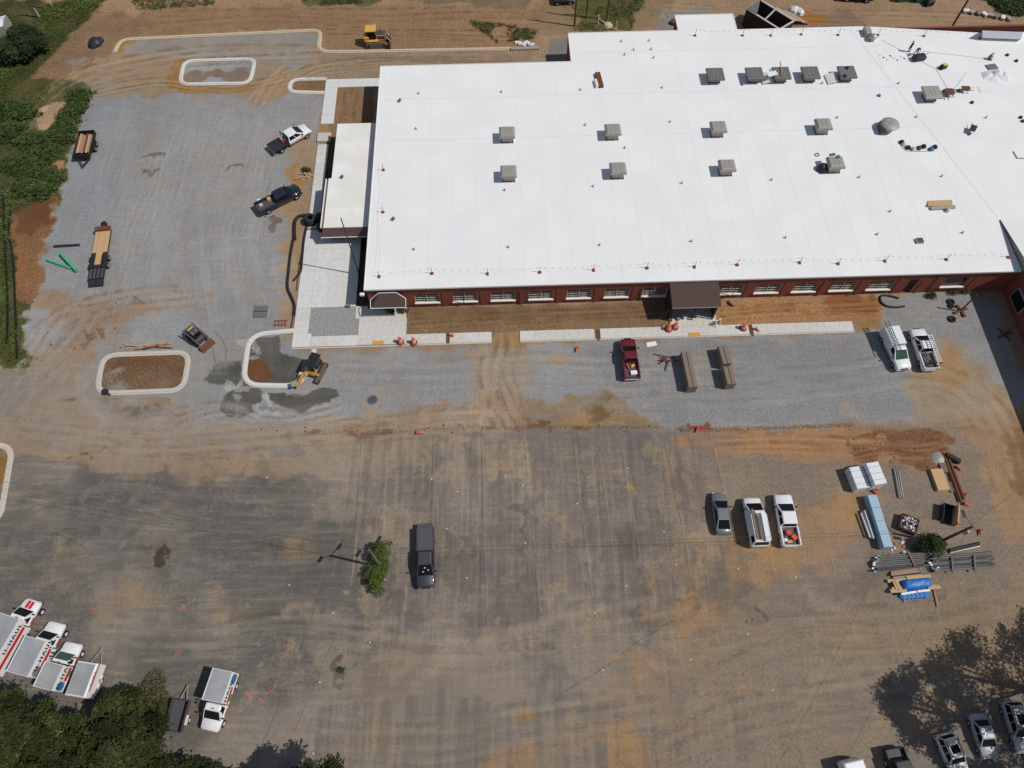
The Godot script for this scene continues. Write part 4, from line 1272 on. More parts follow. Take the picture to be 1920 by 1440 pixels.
# ------------------------------------------------------------------ vehicles (local frame: -z front, +x right side)
func shell(stations: Array, L: float, hw: float, yl: float) -> MB:
	var mb := MB.new()
	var r := []
	for s in stations:
		var z: float = s[0] * L
		var w: float = hw * s[1]
		var yt: float = s[2]
		var y0: float = s[3] if s.size() > 3 else yl
		var ym := lerpf(y0, yt, 0.55)
		r.append([Vector3(-w * 0.94, y0, z), Vector3(w * 0.94, y0, z), Vector3(w, ym, z), Vector3(w * 0.97, yt - 0.07, z), Vector3(w * 0.88, yt, z), Vector3(0, yt + 0.03, z), Vector3(-w * 0.88, yt, z), Vector3(-w * 0.97, yt - 0.07, z), Vector3(-w, ym, z)])
	mb.rings(r, true, true)
	return mb

func pane_on(mb: MB, a: Vector3, b: Vector3, c: Vector3, d: Vector3, u0: float, u1: float, v0: float, v1: float, off := 0.012):
	var n := (b - a).cross(d - a).normalized() * off
	var p := []
	for e in [[u0, v0], [u1, v0], [u1, v1], [u0, v1]]:
		p.append(a.lerp(b, e[0]).lerp(d.lerp(c, e[0]), e[1]) + n)
	mb.smooth(false)
	mb.quad(p[0], p[1], p[2], p[3])
	for i in 4:
		var j := (i + 1) % 4
		mb.quad(p[i] - n * 1.5, p[j] - n * 1.5, p[j], p[i])

func cabin(root: Node3D, paint: Material, zf: float, zr: float, zft: float, zrt: float, wb: float, wt: float, y0: float, y1: float, splits: Array, sunroof := false, glass: Material = null, blind := false):
	var g: Material = glass if glass else M.glass
	var lo := [Vector3(-wb, y0, zr), Vector3(wb, y0, zr), Vector3(wb, y0, zf), Vector3(-wb, y0, zf)]
	var hi := [Vector3(-wt, y1 - 0.05, zrt), Vector3(wt, y1 - 0.05, zrt), Vector3(wt, y1 - 0.05, zft), Vector3(-wt, y1 - 0.05, zft)]
	var i2 := 0.10
	var top := [Vector3(-wt + i2, y1, zrt - i2), Vector3(wt - i2, y1, zrt - i2), Vector3(wt - i2, y1, zft + i2), Vector3(-wt + i2, y1, zft + i2)]
	var mb := MB.new()
	mb.rings([lo, hi, top], false, true)
	part(root, "cabin", mb, paint)
	var ws := MB.new()
	pane_on(ws, lo[2], lo[3], hi[3], hi[2], 0.05, 0.95, 0.06, 0.94)
	part(root, "windshield", ws, g)
	if not blind:
		var rw := MB.new()
		pane_on(rw, lo[0], lo[1], hi[1], hi[0], 0.07, 0.93, 0.12, 0.90)
		part(root, "rear_window", rw, M.glass)
	for s in splits:
		var a := MB.new()
		pane_on(a, lo[1], lo[2], hi[2], hi[1], s[0], s[1], 0.08, 0.88)
		part(root, "side_window", a, M.glass)
		var b := MB.new()
		pane_on(b, lo[3], lo[0], hi[0], hi[3], 1.0 - s[1], 1.0 - s[0], 0.08, 0.88)
		part(root, "side_window", b, M.glass)
	if sunroof:
		var sr := MB.new()
		sr.box(Vector3(0, y1 + 0.006, lerpf(zft, zrt, 0.42)), Vector3(wt * 1.25, 0.012, (zrt - zft) * 0.42))
		part(root, "sunroof", sr, M.glass)

func wheels(root: Node3D, zs: Array, track: float, r := 0.37, w := 0.26, rim: Material = null):
	for z in zs:
		for s in [-1.0, 1.0]:
			var t := MB.new()
			t.cyl(Vector3(s * (track - w), r, z), Vector3(s * track, r, z), r, -1, 14)
			var o := part(root, "wheel", t, M.rubber)
			var h := MB.new()
			h.cyl(Vector3(s * (track - 0.02), r, z), Vector3(s * (track + 0.012), r, z), r * 0.62, r * 0.5, 10)
			part(o, "rim", h, rim if rim else M.rim)

func trims(root: Node3D, L: float, hw: float, yb: float, mz: float, my: float, bump: Material):
	for s in [-1.0, 1.0]:
		var h := MB.new()
		h.box(Vector3(s * hw * 0.62, yb + 0.12, -L * 0.5 + 0.04), Vector3(hw * 0.28, 0.1, 0.1))
		part(root, "headlight", h, M.lens)
		var t := MB.new()
		t.box(Vector3(s * hw * 0.80, yb + 0.2, L * 0.5 - 0.05), Vector3(hw * 0.2, 0.18, 0.1))
		part(root, "tail_light", t, M.tail)
		var m := MB.new()
		m.bbox(Vector3(s * (hw + 0.12), my, mz), Vector3(0.24, 0.18, 0.14), 0.03)
		part(root, "mirror", m, M.black)
	for e in [-1.0, 1.0]:
		var b := MB.new()
		b.bbox(Vector3(0, yb, e * (L * 0.5 - 0.06)), Vector3(hw * 1.8, 0.24, 0.18), 0.05)
		part(root, "bumper", b, bump)

func sedan(called: String, label: String, front: Vector3, rear: Vector3, paint: Material, group := "", suv := false, wrap_hatch := false) -> Node3D:
	var root := thing(called, label, "suv" if suv else "car", Vector3.ZERO, 0, group)
	aim(root, front, rear)
	var L := Vector2(front.x - rear.x, front.z - rear.z).length()
	var hw := 0.92
	var h := 1.0 if suv else 0.92
	var st := [[-0.5, 0.66, 0.58 * h], [-0.485, 0.80, 0.68 * h], [-0.44, 0.92, 0.80 * h], [-0.3, 0.99, 0.92 * h], [-0.16, 1.0, 0.98 * h], [0.2, 1.0, 1.0 * h], [0.38, 0.98, 1.02 * h], [0.45, 0.93, 0.98 * h], [0.488, 0.82, 0.88 * h], [0.5, 0.70, 0.66 * h]]
	part(root, "body", shell(st, L, hw, 0.22), paint)
	if suv:
		cabin(root, paint, -0.20 * L, 0.47 * L, -0.06 * L, 0.40 * L, 0.84, 0.66, 0.98, 1.68, [[0.04, 0.30], [0.33, 0.60], [0.63, 0.92]], true)
		var rails := MB.new()
		rails.bar(Vector3(-0.6, 1.72, -0.02 * L), Vector3(-0.6, 1.72, 0.36 * L), 0.05, 0.05)
		part(root, "roof_rail", rails, M.black)
		var rails2 := MB.new()
		rails2.bar(Vector3(0.6, 1.72, -0.02 * L), Vector3(0.6, 1.72, 0.36 * L), 0.05, 0.05)
		part(root, "roof_rail", rails2, M.black)
	elif wrap_hatch:
		cabin(root, paint, -0.29 * L, 0.43 * L, -0.07 * L, 0.18 * L, 0.82, 0.62, 0.90, 1.42, [[0.1, 0.42], [0.45, 0.76]])
	else:
		cabin(root, paint, -0.25 * L, 0.37 * L, -0.07 * L, 0.20 * L, 0.82, 0.62, 0.90, 1.42, [[0.1, 0.48], [0.52, 0.9]])
	wheels(root, [-0.31 * L, 0.30 * L], hw + 0.015, 0.33, 0.22)
	trims(root, L, hw, 0.42, -0.14 * L, 0.98 * h, paint)
	return root

# crew pickups; opts: bed = "open" | "cover" | "cap" | "flat", cab = cabin length
func pickup(called: String, label: String, front: Vector3, rear: Vector3, paint: Material, opts: Dictionary) -> Node3D:
	var root := thing(called, label, "van" if called == "van" else "pickup truck")
	aim(root, front, rear)
	var L := Vector2(front.x - rear.x, front.z - rear.z).length()
	var hw: float = opts.get("hw", 1.0)
	var zc := -L * 0.5 + 1.45          # foot of the windscreen
	var zb: float = zc + opts.get("cab", 2.3)   # back of the cab
	var up := [[-0.5, 0.80, 0.78], [-0.488, 0.90, 0.96], [-0.45, 0.96, 1.08], [-0.3, 1.0, 1.16], [(zb) / L, 1.0, 1.18]]
	part(root, "body", shell(up, L, hw, 0.42), paint)
	cabin(root, paint, zc - 0.3, zb - 0.02, zc + 0.82, zb - 0.16, hw * 0.93, hw * 0.74, 1.14, 1.86, [[0.06, 0.46], [0.5, 0.82]] if opts.get("cab", 2.3) > 2 else [[0.1, 0.74]], false, opts.get("glass"))
	if opts.get("bed", "open") == "flat":
		var fb := MB.new()
		fb.box(Vector3(0, 0.92, (zb + L * 0.5) * 0.5 + 0.05), Vector3(hw * 2.1, 0.14, L * 0.5 - zb - 0.1))
		part(root, "flat_bed", fb, M.black_steel)
		var hb := MB.new()
		for e in [[-hw, -hw + 0.08], [hw - 0.08, hw], [-0.04, 0.04]]:
			hb.box(Vector3((e[0] + e[1]) * 0.5, 1.45, zb + 0.16), Vector3(0.08, 0.9, 0.08))
		hb.box(Vector3(0, 1.93, zb + 0.16), Vector3(hw * 2.0, 0.08, 0.08))
		part(root, "headboard", hb, M.black)
		var fr := MB.new()
		fr.box(Vector3(0, 0.6, (zb + L * 0.5) * 0.5), Vector3(0.9, 0.3, L * 0.5 - zb))
		part(root, "chassis", fr, M.black)
	else:
		var zt := L * 0.5 - 0.05
		var low := MB.new()
		low.box(Vector3(0, 0.62, (zb + zt) * 0.5), Vector3(hw * 1.92, 0.36, zt - zb))
		part(root, "bed_floor", low, M.dark_grey)
		for s in [-1.0, 1.0]:
			var sd := MB.new()
			sd.bbox(Vector3(s * (hw - 0.09), 0.86, (zb + zt) * 0.5), Vector3(0.18, 0.68, zt - zb), 0.04)
			part(root, "bed_side", sd, paint)
		var tg := MB.new()
		if opts.get("tail_down", false):
			tg.box(Vector3(0, 0.86, zt + 0.24), Vector3(hw * 1.7, 0.08, 0.52))
		else:
			tg.bbox(Vector3(0, 0.88, zt - 0.03), Vector3(hw * 1.64, 0.6, 0.1), 0.03)
		part(root, "tailgate", tg, paint if not opts.get("tail_down", false) else M.dark_grey)
		if opts.bed == "cover":
			var cv := MB.new()
			cv.bbox(Vector3(0, 1.24, (zb + zt) * 0.5), Vector3(hw * 1.7, 0.08, zt - zb - 0.1), 0.03)
			part(root, "bed_cover", cv, M.shade_grey)
			var rk := MB.new()
			rk.box(Vector3(0, 1.34, zb + 0.02), Vector3(hw * 2.0, 0.1, 0.1))
			part(root, "rack_bar", rk, M.black)
		if opts.bed == "cap":
			var cp := MB.new()
			var a := hw * 0.98
			var b := hw * 0.84
			cp.rings([[Vector3(-a, 1.19, zt), Vector3(a, 1.19, zt), Vector3(a, 1.19, zb), Vector3(-a, 1.19, zb)], [Vector3(-a, 1.9, zt - 0.1), Vector3(a, 1.9, zt - 0.1), Vector3(a, 1.9, zb), Vector3(-a, 1.9, zb)], [Vector3(-b, 2.0, zt - 0.2), Vector3(b, 2.0, zt - 0.2), Vector3(b, 2.0, zb + 0.05), Vector3(-b, 2.0, zb + 0.05)]], false)
			part(root, "bed_cap", cp, paint)
	if opts.get("ribs", false):
		for i in 5:
			var rb := MB.new()
			rb.box(Vector3((i - 2) * 0.26, 1.868, (zc + zb) * 0.5 + 0.33), Vector3(0.05, 0.02, zb - zc - 1.25))
			part(root, "roof_rib", rb, M.dark_grey)
		for s in [[0.0, 0.35], [0.2, 0.1], [-0.35, 0.2]]:
			var pp := MB.new()
			pp.box(Vector3(s[0], 1.36 + s[1] * 0.9, zc - 0.02 + s[1] * 1.35), Vector3(0.16, 0.02, 0.14), Basis(Vector3.RIGHT, 0.55))
			part(root, "windshield_paper", pp, M.white)
	if opts.get("rack", false):
		var lr := MB.new()
		for s in [-1.0, 1.0]:
			lr.bar(Vector3(s * hw * 0.82, 2.12, zc + 0.7), Vector3(s * hw * 0.82, 2.12, L * 0.5 - 0.2), 0.06, 0.06)
		for z in [zc + 0.75, zb, L * 0.5 - 0.3]:
			lr.bar(Vector3(-hw * 0.82, 2.09, z), Vector3(hw * 0.82, 2.09, z), 0.05, 0.05)
			for s in [-1.0, 1.0]:
				lr.bar(Vector3(s * hw * 0.86, 1.15 if z > zb - 0.1 else 1.7, z), Vector3(s * hw * 0.82, 2.1, z), 0.05, 0.05)
		part(root, "roof_rack", lr, M.black)
	wheels(root, [-L * 0.5 + 0.98, L * 0.5 - 1.2], hw + 0.015, 0.39, 0.28)
	trims(root, L, hw, 0.62, zc + 0.15, 1.32, opts.get("bumper", M.chrome))
	var gr := MB.new()
	gr.box(Vector3(0, 0.86, -L * 0.5 - 0.005), Vector3(hw * 0.9, 0.26, 0.05))
	part(root, "grille", gr, M.black)
	return root

func ladder(called: String, label: String, a: Vector3, b: Vector3, w: float, mat: Material, n: int) -> MeshInstance3D:
	var mb := MB.new()
	var d := (b - a).normalized()
	var s := d.cross(Vector3.UP).normalized() * w * 0.5
	mb.bar(a - s, b - s, 0.06, 0.1)
	mb.bar(a + s, b + s, 0.06, 0.1)
	for i in n:
		var p := a.lerp(b, (i + 0.5) / n)
		mb.bar(p - s, p + s, 0.07, 0.07)
	return solo(called, mb, mat, label, "ladder")

func lettering(parent: Node3D, text: String, size: float, at: Vector3, right: bool, mat: Material, lean := 0.0) -> MeshInstance3D:
	var t := TextMesh.new()
	var f := SystemFont.new()
	f.font_names = PackedStringArray(["Droid Sans"])
	f.font_weight = 700
	t.font = f
	t.text = text
	t.font_size = 48
	t.pixel_size = size / 36.0
	t.depth = 0.01
	var o := part(parent, "lettering", t, mat)
	o.position = at
	o.rotation.y = (PI * 0.5 if right else -PI * 0.5)
	return o
	return o

func box_truck(label: String, front: Vector3, rear: Vector3, o: Dictionary) -> Node3D:
	var root := thing("box_truck", label, "box truck", Vector3.ZERO, 0, "white rental box trucks")
	aim(root, front, rear)
	var L := Vector2(front.x - rear.x, front.z - rear.z).length()
	var bw: float = o.bw * 0.5
	var hb: float = o.h
	var zc := -L * 0.5 + 1.25
	var zb: float = -L * 0.5 + o.cab
	var hw := 0.98
	part(root, "body", shell([[-0.5, 0.76, 0.82], [-0.488, 0.88, 1.02], [-0.46, 0.95, 1.12], [(-L * 0.5 + 0.9) / L, 1.0, 1.2], [zb / L, 1.0, 1.24]], L, hw, 0.45), M.paint_white)
	cabin(root, M.paint_white, zc - 0.25, zb - 0.02, zc + 0.55, zb - 0.05, hw * 0.95, hw * 0.80, 1.2, 2.02, [[0.12, 0.62]], false, o.get("glass"), true)
	var fr := MB.new()
	fr.box(Vector3(0, 0.62, (zb + L * 0.5) * 0.5), Vector3(0.9, 0.3, L * 0.5 - zb - 0.2))
	part(root, "chassis", fr, M.black)
	var bx1 := MB.new()
	bx1.box(Vector3(0, (0.8 + hb) * 0.5, (zb + 0.12 + L * 0.5) * 0.5), Vector3(bw * 2.0, hb - 0.8, L * 0.5 - zb - 0.12))
	var cargo := part(root, "cargo_box", bx1, M.white)
	if o.get("attic", 0.0) > 0:
		var at := MB.new()
		at.hexa([Vector3(-bw, 2.1, zb + 0.11), Vector3(bw, 2.1, zb + 0.11), Vector3(bw, 2.1, zb - o.attic), Vector3(-bw, 2.1, zb - o.attic), Vector3(-bw, hb, zb + 0.11), Vector3(bw, hb, zb + 0.11), Vector3(bw, hb, zb - o.attic), Vector3(-bw, hb, zb - o.attic)])
		part(root, "attic", at, M.white)
	var z0: float = zb + 0.12 - (o.get("attic", 0.0) + 0.12 if o.get("attic", 0.0) > 0 else 0.0)
	var rf := MB.new()
	rf.box(Vector3(0, hb + 0.008, (z0 + L * 0.5) * 0.5), Vector3(bw * 1.94, 0.014, L * 0.5 - z0 - 0.08))
	part(cargo, "roof_skin", rf, M.foil)
	for s in [-1.0, 1.0]:
		var rl := MB.new()
		rl.bar(Vector3(s * (bw + 0.005), hb - 0.02, z0), Vector3(s * (bw + 0.005), hb - 0.02, L * 0.5), 0.09, 0.11)
		part(cargo, "roof_rail", rl, M.paint_white)
		var x: float = s * (bw + 0.012)
		var st := MB.new()
		var len := L * 0.5 - zb
		var sa: float = zb + 0.2
		var sb: float = zb + len * o.get("band", 0.8)
		st.box(Vector3(x, hb - 1.28, (sa + sb) * 0.5), Vector3(0.012, 0.42, sb - sa))
		part(cargo, "stripe", st, M.red)
		var tx: MeshInstance3D = lettering(cargo, "U-HAUL", 0.5, Vector3(s * (bw + 0.02), hb - 0.62, lerpf(zb, L * 0.5, 0.30)), s > 0, M.black)
		tx.scale = Vector3(1.3, 1, 1)
		if o.has("print"):
			var pm := MB.new()
			for q in 9:
				var t := TAU * q / 9.0
				var zz: float = L * 0.5 - len * 0.2 + cos(t) * len * 0.10
				pm.box(Vector3(x + s * q * 0.001, hb - 0.95 + sin(t) * 0.26, zz), Vector3(0.01, 0.5 + 0.1 * (q % 3), len * 0.14))
			part(cargo, "printed_panel", pm, o.print)
		if o.has("badge"):
			var bg := MB.new()
			bg.cyl(Vector3(s * bw, hb - 1.75, zb + 0.75), Vector3(s * (bw + 0.02), hb - 1.75, zb + 0.75), 0.34, -1, 14)
			part(cargo, "badge", bg, o.badge)
		var sd := MB.new()
		sd.box(Vector3(s * (hw + 0.005), 0.86, zb - 0.55), Vector3(0.012, 0.22, 0.7))
		part(root, "door_stripe", sd, M.red)
	if o.has("hood"):
		for s in [-1.0, 1.0]:
			var hs := MB.new()
			hs.hexa([Vector3(s * 0.2 - 0.16, 1.10, -L * 0.5 + 0.95), Vector3(s * 0.2 + 0.16, 1.10, -L * 0.5 + 0.95), Vector3(s * 0.2 + 0.16, 1.02, -L * 0.5 + 0.2), Vector3(s * 0.2 - 0.16, 1.02, -L * 0.5 + 0.2), Vector3(s * 0.2 - 0.16, 1.258, -L * 0.5 + 0.95), Vector3(s * 0.2 + 0.16, 1.258, -L * 0.5 + 0.95), Vector3(s * 0.2 + 0.16, 1.15, -L * 0.5 + 0.2), Vector3(s * 0.2 - 0.16, 1.15, -L * 0.5 + 0.2)])
			part(root, "hood_stripe", hs, M.red)
	var mk := MB.new()
	mk.box(Vector3(0, 2.03, zc + 0.75), Vector3(0.32, 0.02, 0.1))
	part(root, "roof_marking", mk, M.red_dull)
	wheels(root, [-L * 0.5 + 0.85, L * 0.5 - 1.15], bw + 0.02 if bw < 1.1 else bw - 0.05, 0.37, 0.26, M.rim_white)
	trims(root, L, hw, 0.6, zc + 0.05, 1.5, M.black)
	return root

func trailer_wheels(root: Node3D, zs: Array, x: float, rim: Material):
	wheels(root, zs, x, 0.33, 0.2, rim)

func build_vehicles():
	# --- rental trucks in the lower left corner
	box_truck("white box truck with twin red hood stripes, first and largest of the row", G(68, 1126, 0.6), G(-12, 1262, 0.6), {"bw": 2.45, "h": 3.2, "cab": 2.45, "attic": 0.4, "hood": true, "band": 0.95})
	box_truck("white box truck in the middle of the row of three, with a plain white hood", G(112, 1168, 0.6), G(32, 1264, 3.1), {"bw": 2.3, "h": 3.1, "cab": 2.3, "attic": 0.4, "band": 0.62, "print": M.grey})
	box_truck("short white box truck with green sunshade behind its windshield", G(143, 1206, 0.6), G(79, 1291, 2.7), {"bw": 2.0, "h": 2.6, "cab": 2.05, "band": 0.6, "print": M.blue, "badge": M.green, "glass": M.glass_green})
	box_truck("white box truck parked alone facing the viewer beside the open trailer", G(395, 1371, 0.5), G(418, 1256, 2.7), {"bw": 2.0, "h": 2.7, "cab": 2.45, "band": 0.56, "print": M.blue, "badge": M.green})
	var tr := thing("enclosed_trailer", "white enclosed trailer with red stripe parked after the row of trucks", "trailer")
	aim(tr, G(164, 1241, 2.15), G(139, 1306, 2.15))
	var TL := Vector2(G(164, 1241, 2.15).x - G(139, 1306, 2.15).x, G(164, 1241, 2.15).z - G(139, 1306, 2.15).z).length()
	var b0 := MB.new()
	b0.bbox(Vector3(0, 1.3, 0), Vector3(2.1, 1.7, TL), 0.12)
	var tb := part(tr, "cargo_box", b0, M.white)
	var b1 := MB.new()
	b1.box(Vector3(0, 2.158, 0), Vector3(1.8, 0.014, TL - 0.3))
	part(tb, "roof_skin", b1, M.foil)
	for s in [-1.0, 1.0]:
		var b2 := MB.new()
		b2.box(Vector3(s * 1.057, 1.75, -0.3), Vector3(0.012, 0.2, TL * 0.8))
		part(tb, "stripe", b2, M.red)
		lettering(tb, "U-HAUL", 0.3, Vector3(s * 1.06, 1.95, -0.2), s > 0, M.dark_grey)
		var b3 := MB.new()
		b3.box(Vector3(s * 1.02, 0.52, 0.3), Vector3(0.3, 0.12, 1.9))
		part(tr, "fender", b3, M.white_dirty)
	var b4 := MB.new()
	for s in [-1.0, 1.0]:
		b4.bar(Vector3(s * 0.6, 0.5, -TL * 0.5), Vector3(0, 0.5, -TL * 0.5 - 1.3), 0.08, 0.1)
	b4.bar(Vector3(0, 0.5, -TL * 0.5 - 1.25), Vector3(0, 0.5, -TL * 0.5 - 1.6), 0.1, 0.12)
	part(tr, "tongue", b4, M.galv)
	trailer_wheels(tr, [-0.1, 0.75], 1.12, M.rim_white)
	# open utility trailer
	var ut := thing("utility_trailer", "dark open utility trailer with slatted sides beside the lone box truck", "trailer")
	var ua := G(343, 1313, 0.5)
	var ub := G(327, 1372, 0.5)
	aim(ut, ua, ub)
	var UL := Vector2(ua.x - ub.x, ua.z - ub.z).length()
	var u0 := MB.new()
	u0.box(Vector3(0, 0.55, 0), Vector3(1.6, 0.12, UL))
	part(ut, "deck", u0, M.shade_grey)
	for s in [-1.0, 1.0]:
		var u1 := MB.new()
		u1.box(Vector3(s * 0.84, 0.85, 0), Vector3(0.06, 0.55, UL))
		part(ut, "side_panel", u1, M.dark_grey)
		var u2 := MB.new()
		u2.bar(Vector3(s * 0.84, 1.22, -UL * 0.5), Vector3(s * 0.84, 1.22, UL * 0.5), 0.07, 0.07)
		for i in 6:
			u2.box(Vector3(s * 0.84, 1.15, -UL * 0.5 + (i + 0.5) * UL / 6.0), Vector3(0.05, 0.08, 0.05))
		part(ut, "rail", u2, M.black)
		var u3 := MB.new()
		u3.box(Vector3(s * 1.0, 0.74, 0.3), Vector3(0.26, 0.05, 0.9))
		part(ut, "fender", u3, M.white_dirty)
		var u5 := MB.new()
		u5.box(Vector3(s * 0.877, 0.85, -0.5), Vector3(0.012, 0.3, UL * 0.4))
		part(ut, "stripe", u5, M.red_dull)
	var u4 := MB.new()
	u4.box(Vector3(0, 0.9, -UL * 0.5), Vector3(1.7, 0.6, 0.06))
	part(ut, "front_panel", u4, M.dark_grey)
	var u6 := MB.new()
	u6.box(Vector3(0, 0.75, UL * 0.5), Vector3(1.7, 0.4, 0.06))
	part(ut, "tailgate", u6, M.dark_grey)
	var u7 := MB.new()
	u7.bar(Vector3(0.4, 0.5, -UL * 0.5), Vector3(0.1, 0.5, -UL * 0.5 - 1.4), 0.07, 0.1)
	u7.bar(Vector3(-0.3, 0.5, -UL * 0.5), Vector3(0.1, 0.5, -UL * 0.5 - 1.4), 0.07, 0.1)
	part(ut, "tongue", u7, M.galv)
	trailer_wheels(ut, [0.3], 1.12, M.rim_white)
	# --- cars and pickups in the lots
	pickup("pickup_truck", "dark grey pickup with ribbed roof and covered bed, alone in the paved lot", G(799, 1103, 0.6), G(797.5, 990, 0.6), M.paint_slate, {"bed": "cover", "cab": 2.35, "ribs": true, "tail_down": true, "hw": 0.98, "bumper": M.paint_slate})
	pickup("pickup_truck", "dark red pickup with tools in its open bed near the entrance canopy", G(1176, 636, 0.8), G(1185, 712, 0.6), M.paint_red, {"bed": "open", "cab": 2.0, "hw": 1.0})
	pickup("pickup_truck", "white pickup with orange gear in its bed, right of the van with pipes", G(1466, 927, 0.8), G(1483, 1026, 0.6), M.paint_white, {"bed": "open", "cab": 2.35, "hw": 1.02})
	pickup("pickup_truck", "navy blue pickup with boxes in its open bed on the gravel lot", G(561, 354, 0.7), G(482, 394, 0.7), M.paint_navy, {"bed": "open", "cab": 2.35, "hw": 1.03, "bumper": M.paint_navy})
	pickup("pickup_truck", "white crew pickup with black flat bed by the annex walk", G(578, 240, 0.7), G(508, 281, 0.7), M.paint_white, {"bed": "flat", "cab": 2.4, "hw": 1.03})
	pickup("pickup_truck", "white service pickup with bed cap and ladder, facing the viewer", G(1694, 694, 0.6), G(1663, 618, 0.8), M.paint_white, {"bed": "cap", "cab": 1.5, "hw": 0.98, "glass": M.glass_green})
	pickup("pickup_truck", "white pickup with ladder over its cluttered bed, nose to the warehouse", G(1718, 617, 0.8), G(1744, 695, 0.6), M.paint_white, {"bed": "open", "cab": 2.1, "hw": 0.98, "rack": true})
	sedan("car", "medium grey sedan with dark sloping rear window, left of the van", G(1347, 924, 0.6), G(1357, 1002, 0.5), M.paint_grey, "", false, true)
	sedan("car", "silver sedan in tree shade between two light SUVs", G(1857, 1422, 0.5), G(1831, 1338, 0.6), M.paint_silver)
	sedan("suv", "pale SUV with sunroof, left of the silver sedan in shade", G(1802, 1456, 0.5), G(1768, 1376, 0.7), M.white_dirty, "", true)
	sedan("suv", "silver SUV with dark sunroof at the right edge of the lot", G(1922, 1412, 0.5), G(1893, 1314, 0.7), M.paint_silver, "", true)
	pickup("pickup_truck", "black pickup in shade at the lower edge of the lot", G(1708, 1504, 0.6), G(1674, 1402, 0.8), M.paint_black, {"bed": "open", "cab": 2.2, "hw": 1.0, "bumper": M.black})
	pickup("van", "white vehicle with pale flat roof at the lower edge, left of the black pickup", G(1622, 1520, 0.6), G(1598, 1424, 1.9), M.paint_white, {"bed": "cap", "cab": 1.6, "hw": 1.0})
	# white van with pipes and ladders on its roof
	var vf := G(1408, 933, 0.8)
	var vr := G(1424, 1026, 0.6)
	var van := thing("van", "white work van with roof rack full of pipes, between grey sedan and pickup", "van")
	aim(van, vf, vr)
	var VL := Vector2(vf.x - vr.x, vf.z - vr.z).length()
	part(van, "body", shell([[-0.5, 0.76, 0.70], [-0.488, 0.88, 0.88], [-0.45, 0.95, 1.02], [-0.34, 1.0, 1.14], [0.45, 1.0, 1.2], [0.49, 0.96, 1.16], [0.5, 0.9, 1.0]], VL, 1.0, 0.3), M.paint_white)
	cabin(van, M.paint_white, -0.37 * VL, 0.49 * VL, -0.16 * VL, 0.46 * VL, 0.94, 0.80, 1.12, 2.05, [[0.05, 0.22]], false, null)
	wheels(van, [-0.32 * VL, 0.27 * VL], 1.015, 0.36, 0.25)
	trims(van, VL, 1.0, 0.5, -0.24 * VL, 1.35, M.grey)
	var rk := MB.new()
	for z in [-0.06, 0.2, 0.42]:
		rk.bar(Vector3(-0.85, 2.14, z * VL), Vector3(0.9, 2.14, z * VL), 0.06, 0.06)
	for s in [-0.8, 0.86]:
		rk.bar(Vector3(s, 2.18, -0.08 * VL), Vector3(s, 2.18, 0.44 * VL), 0.05, 0.06)
	part(van, "roof_rack", rk, M.white)
	var vx := van.transform
	var pipes := [[-0.62, M.wood, 0.05], [-0.5, M.galv_dark, 0.06], [-0.38, M.rust, 0.04], [-0.25, M.galv_dark, 0.06], [-0.12, M.steel, 0.05], [0.02, M.wood_old, 0.04]]
	var pi := 0
	for p in pipes:
		var t := MB.new()
		t.cyl(vx * Vector3(p[0], 2.24, (-0.20 + 0.03 * pi) * VL), vx * Vector3(p[0] + 0.05, 2.24, (0.44 - 0.02 * (pi % 2)) * VL), p[2], -1, 7)
		solo("pipe", t, p[1], ["tan pole on the van roof, outermost on the left", "dark pipe on the van roof, next to the tan pole", "thin rusty pipe on the van roof between two dark pipes", "dark pipe on the van roof beside the bright steel pipe", "bright steel pipe in the middle of the van roof", "brown batten on the van roof beside the white ladder"][pi], "pipe", "pipes on the van roof")
		pi += 1
	var cc := MB.new()
	cc.bar(vx * Vector3(0.48, 2.3, -0.1 * VL), vx * Vector3(0.48, 2.3, 0.46 * VL), 0.5, 0.2)
	solo("conduit_carrier", cc, M.paint_white, "long white carrier box on the right half of the van roof", "carrier box")
	# ladders on the two pickups by the right yard
	var lf := G(1694, 694, 0.6)
	var d1 := (G(1663, 618, 0.8) - lf)
	d1.y = 0
	var l1 := d1.normalized()
	var sx := Vector3(-l1.z, 0, l1.x)
	ladder("ladder", "long dark ladder on the cap of the white service pickup", lf + l1 * 1.9 - sx * 0.55 + Vector3(0, 1.6, 0), lf + l1 * 6.2 - sx * 0.55 + Vector3(0, 1.6, 0), 0.5, M.galv_dark, 13)
	var lf2 := G(1718, 617, 0.8)
	var d2 := (G(1744, 695, 0.6) - lf2)
	d2.y = 0
	var l2 := d2.normalized()
	var sx2 := Vector3(l2.z, 0, -l2.x)
	ladder("ladder", "white ladder on the rack of the cluttered white pickup", lf2 + l2 * 1.7 + sx2 * 0.42 + Vector3(0, 1.45, 0), lf2 + l2 * 5.6 + sx2 * 0.42 + Vector3(0, 1.45, 0), 0.48, M.white, 14)
	build_cargo()
	build_machines()

func crate(px: float, py: float, h: float, s: Vector3, mat: Material, called: String, label: String, cat: String, yaw := 0.0):
	var mb := MB.new()
	var p := G(px, py, h)
	mb.bbox(Vector3(0, s.y * 0.5, 0), s, minf(s.x, s.y) * 0.12)
	var o := solo(called, mb, mat, label, cat)
	o.position = p
	o.rotation.y = yaw

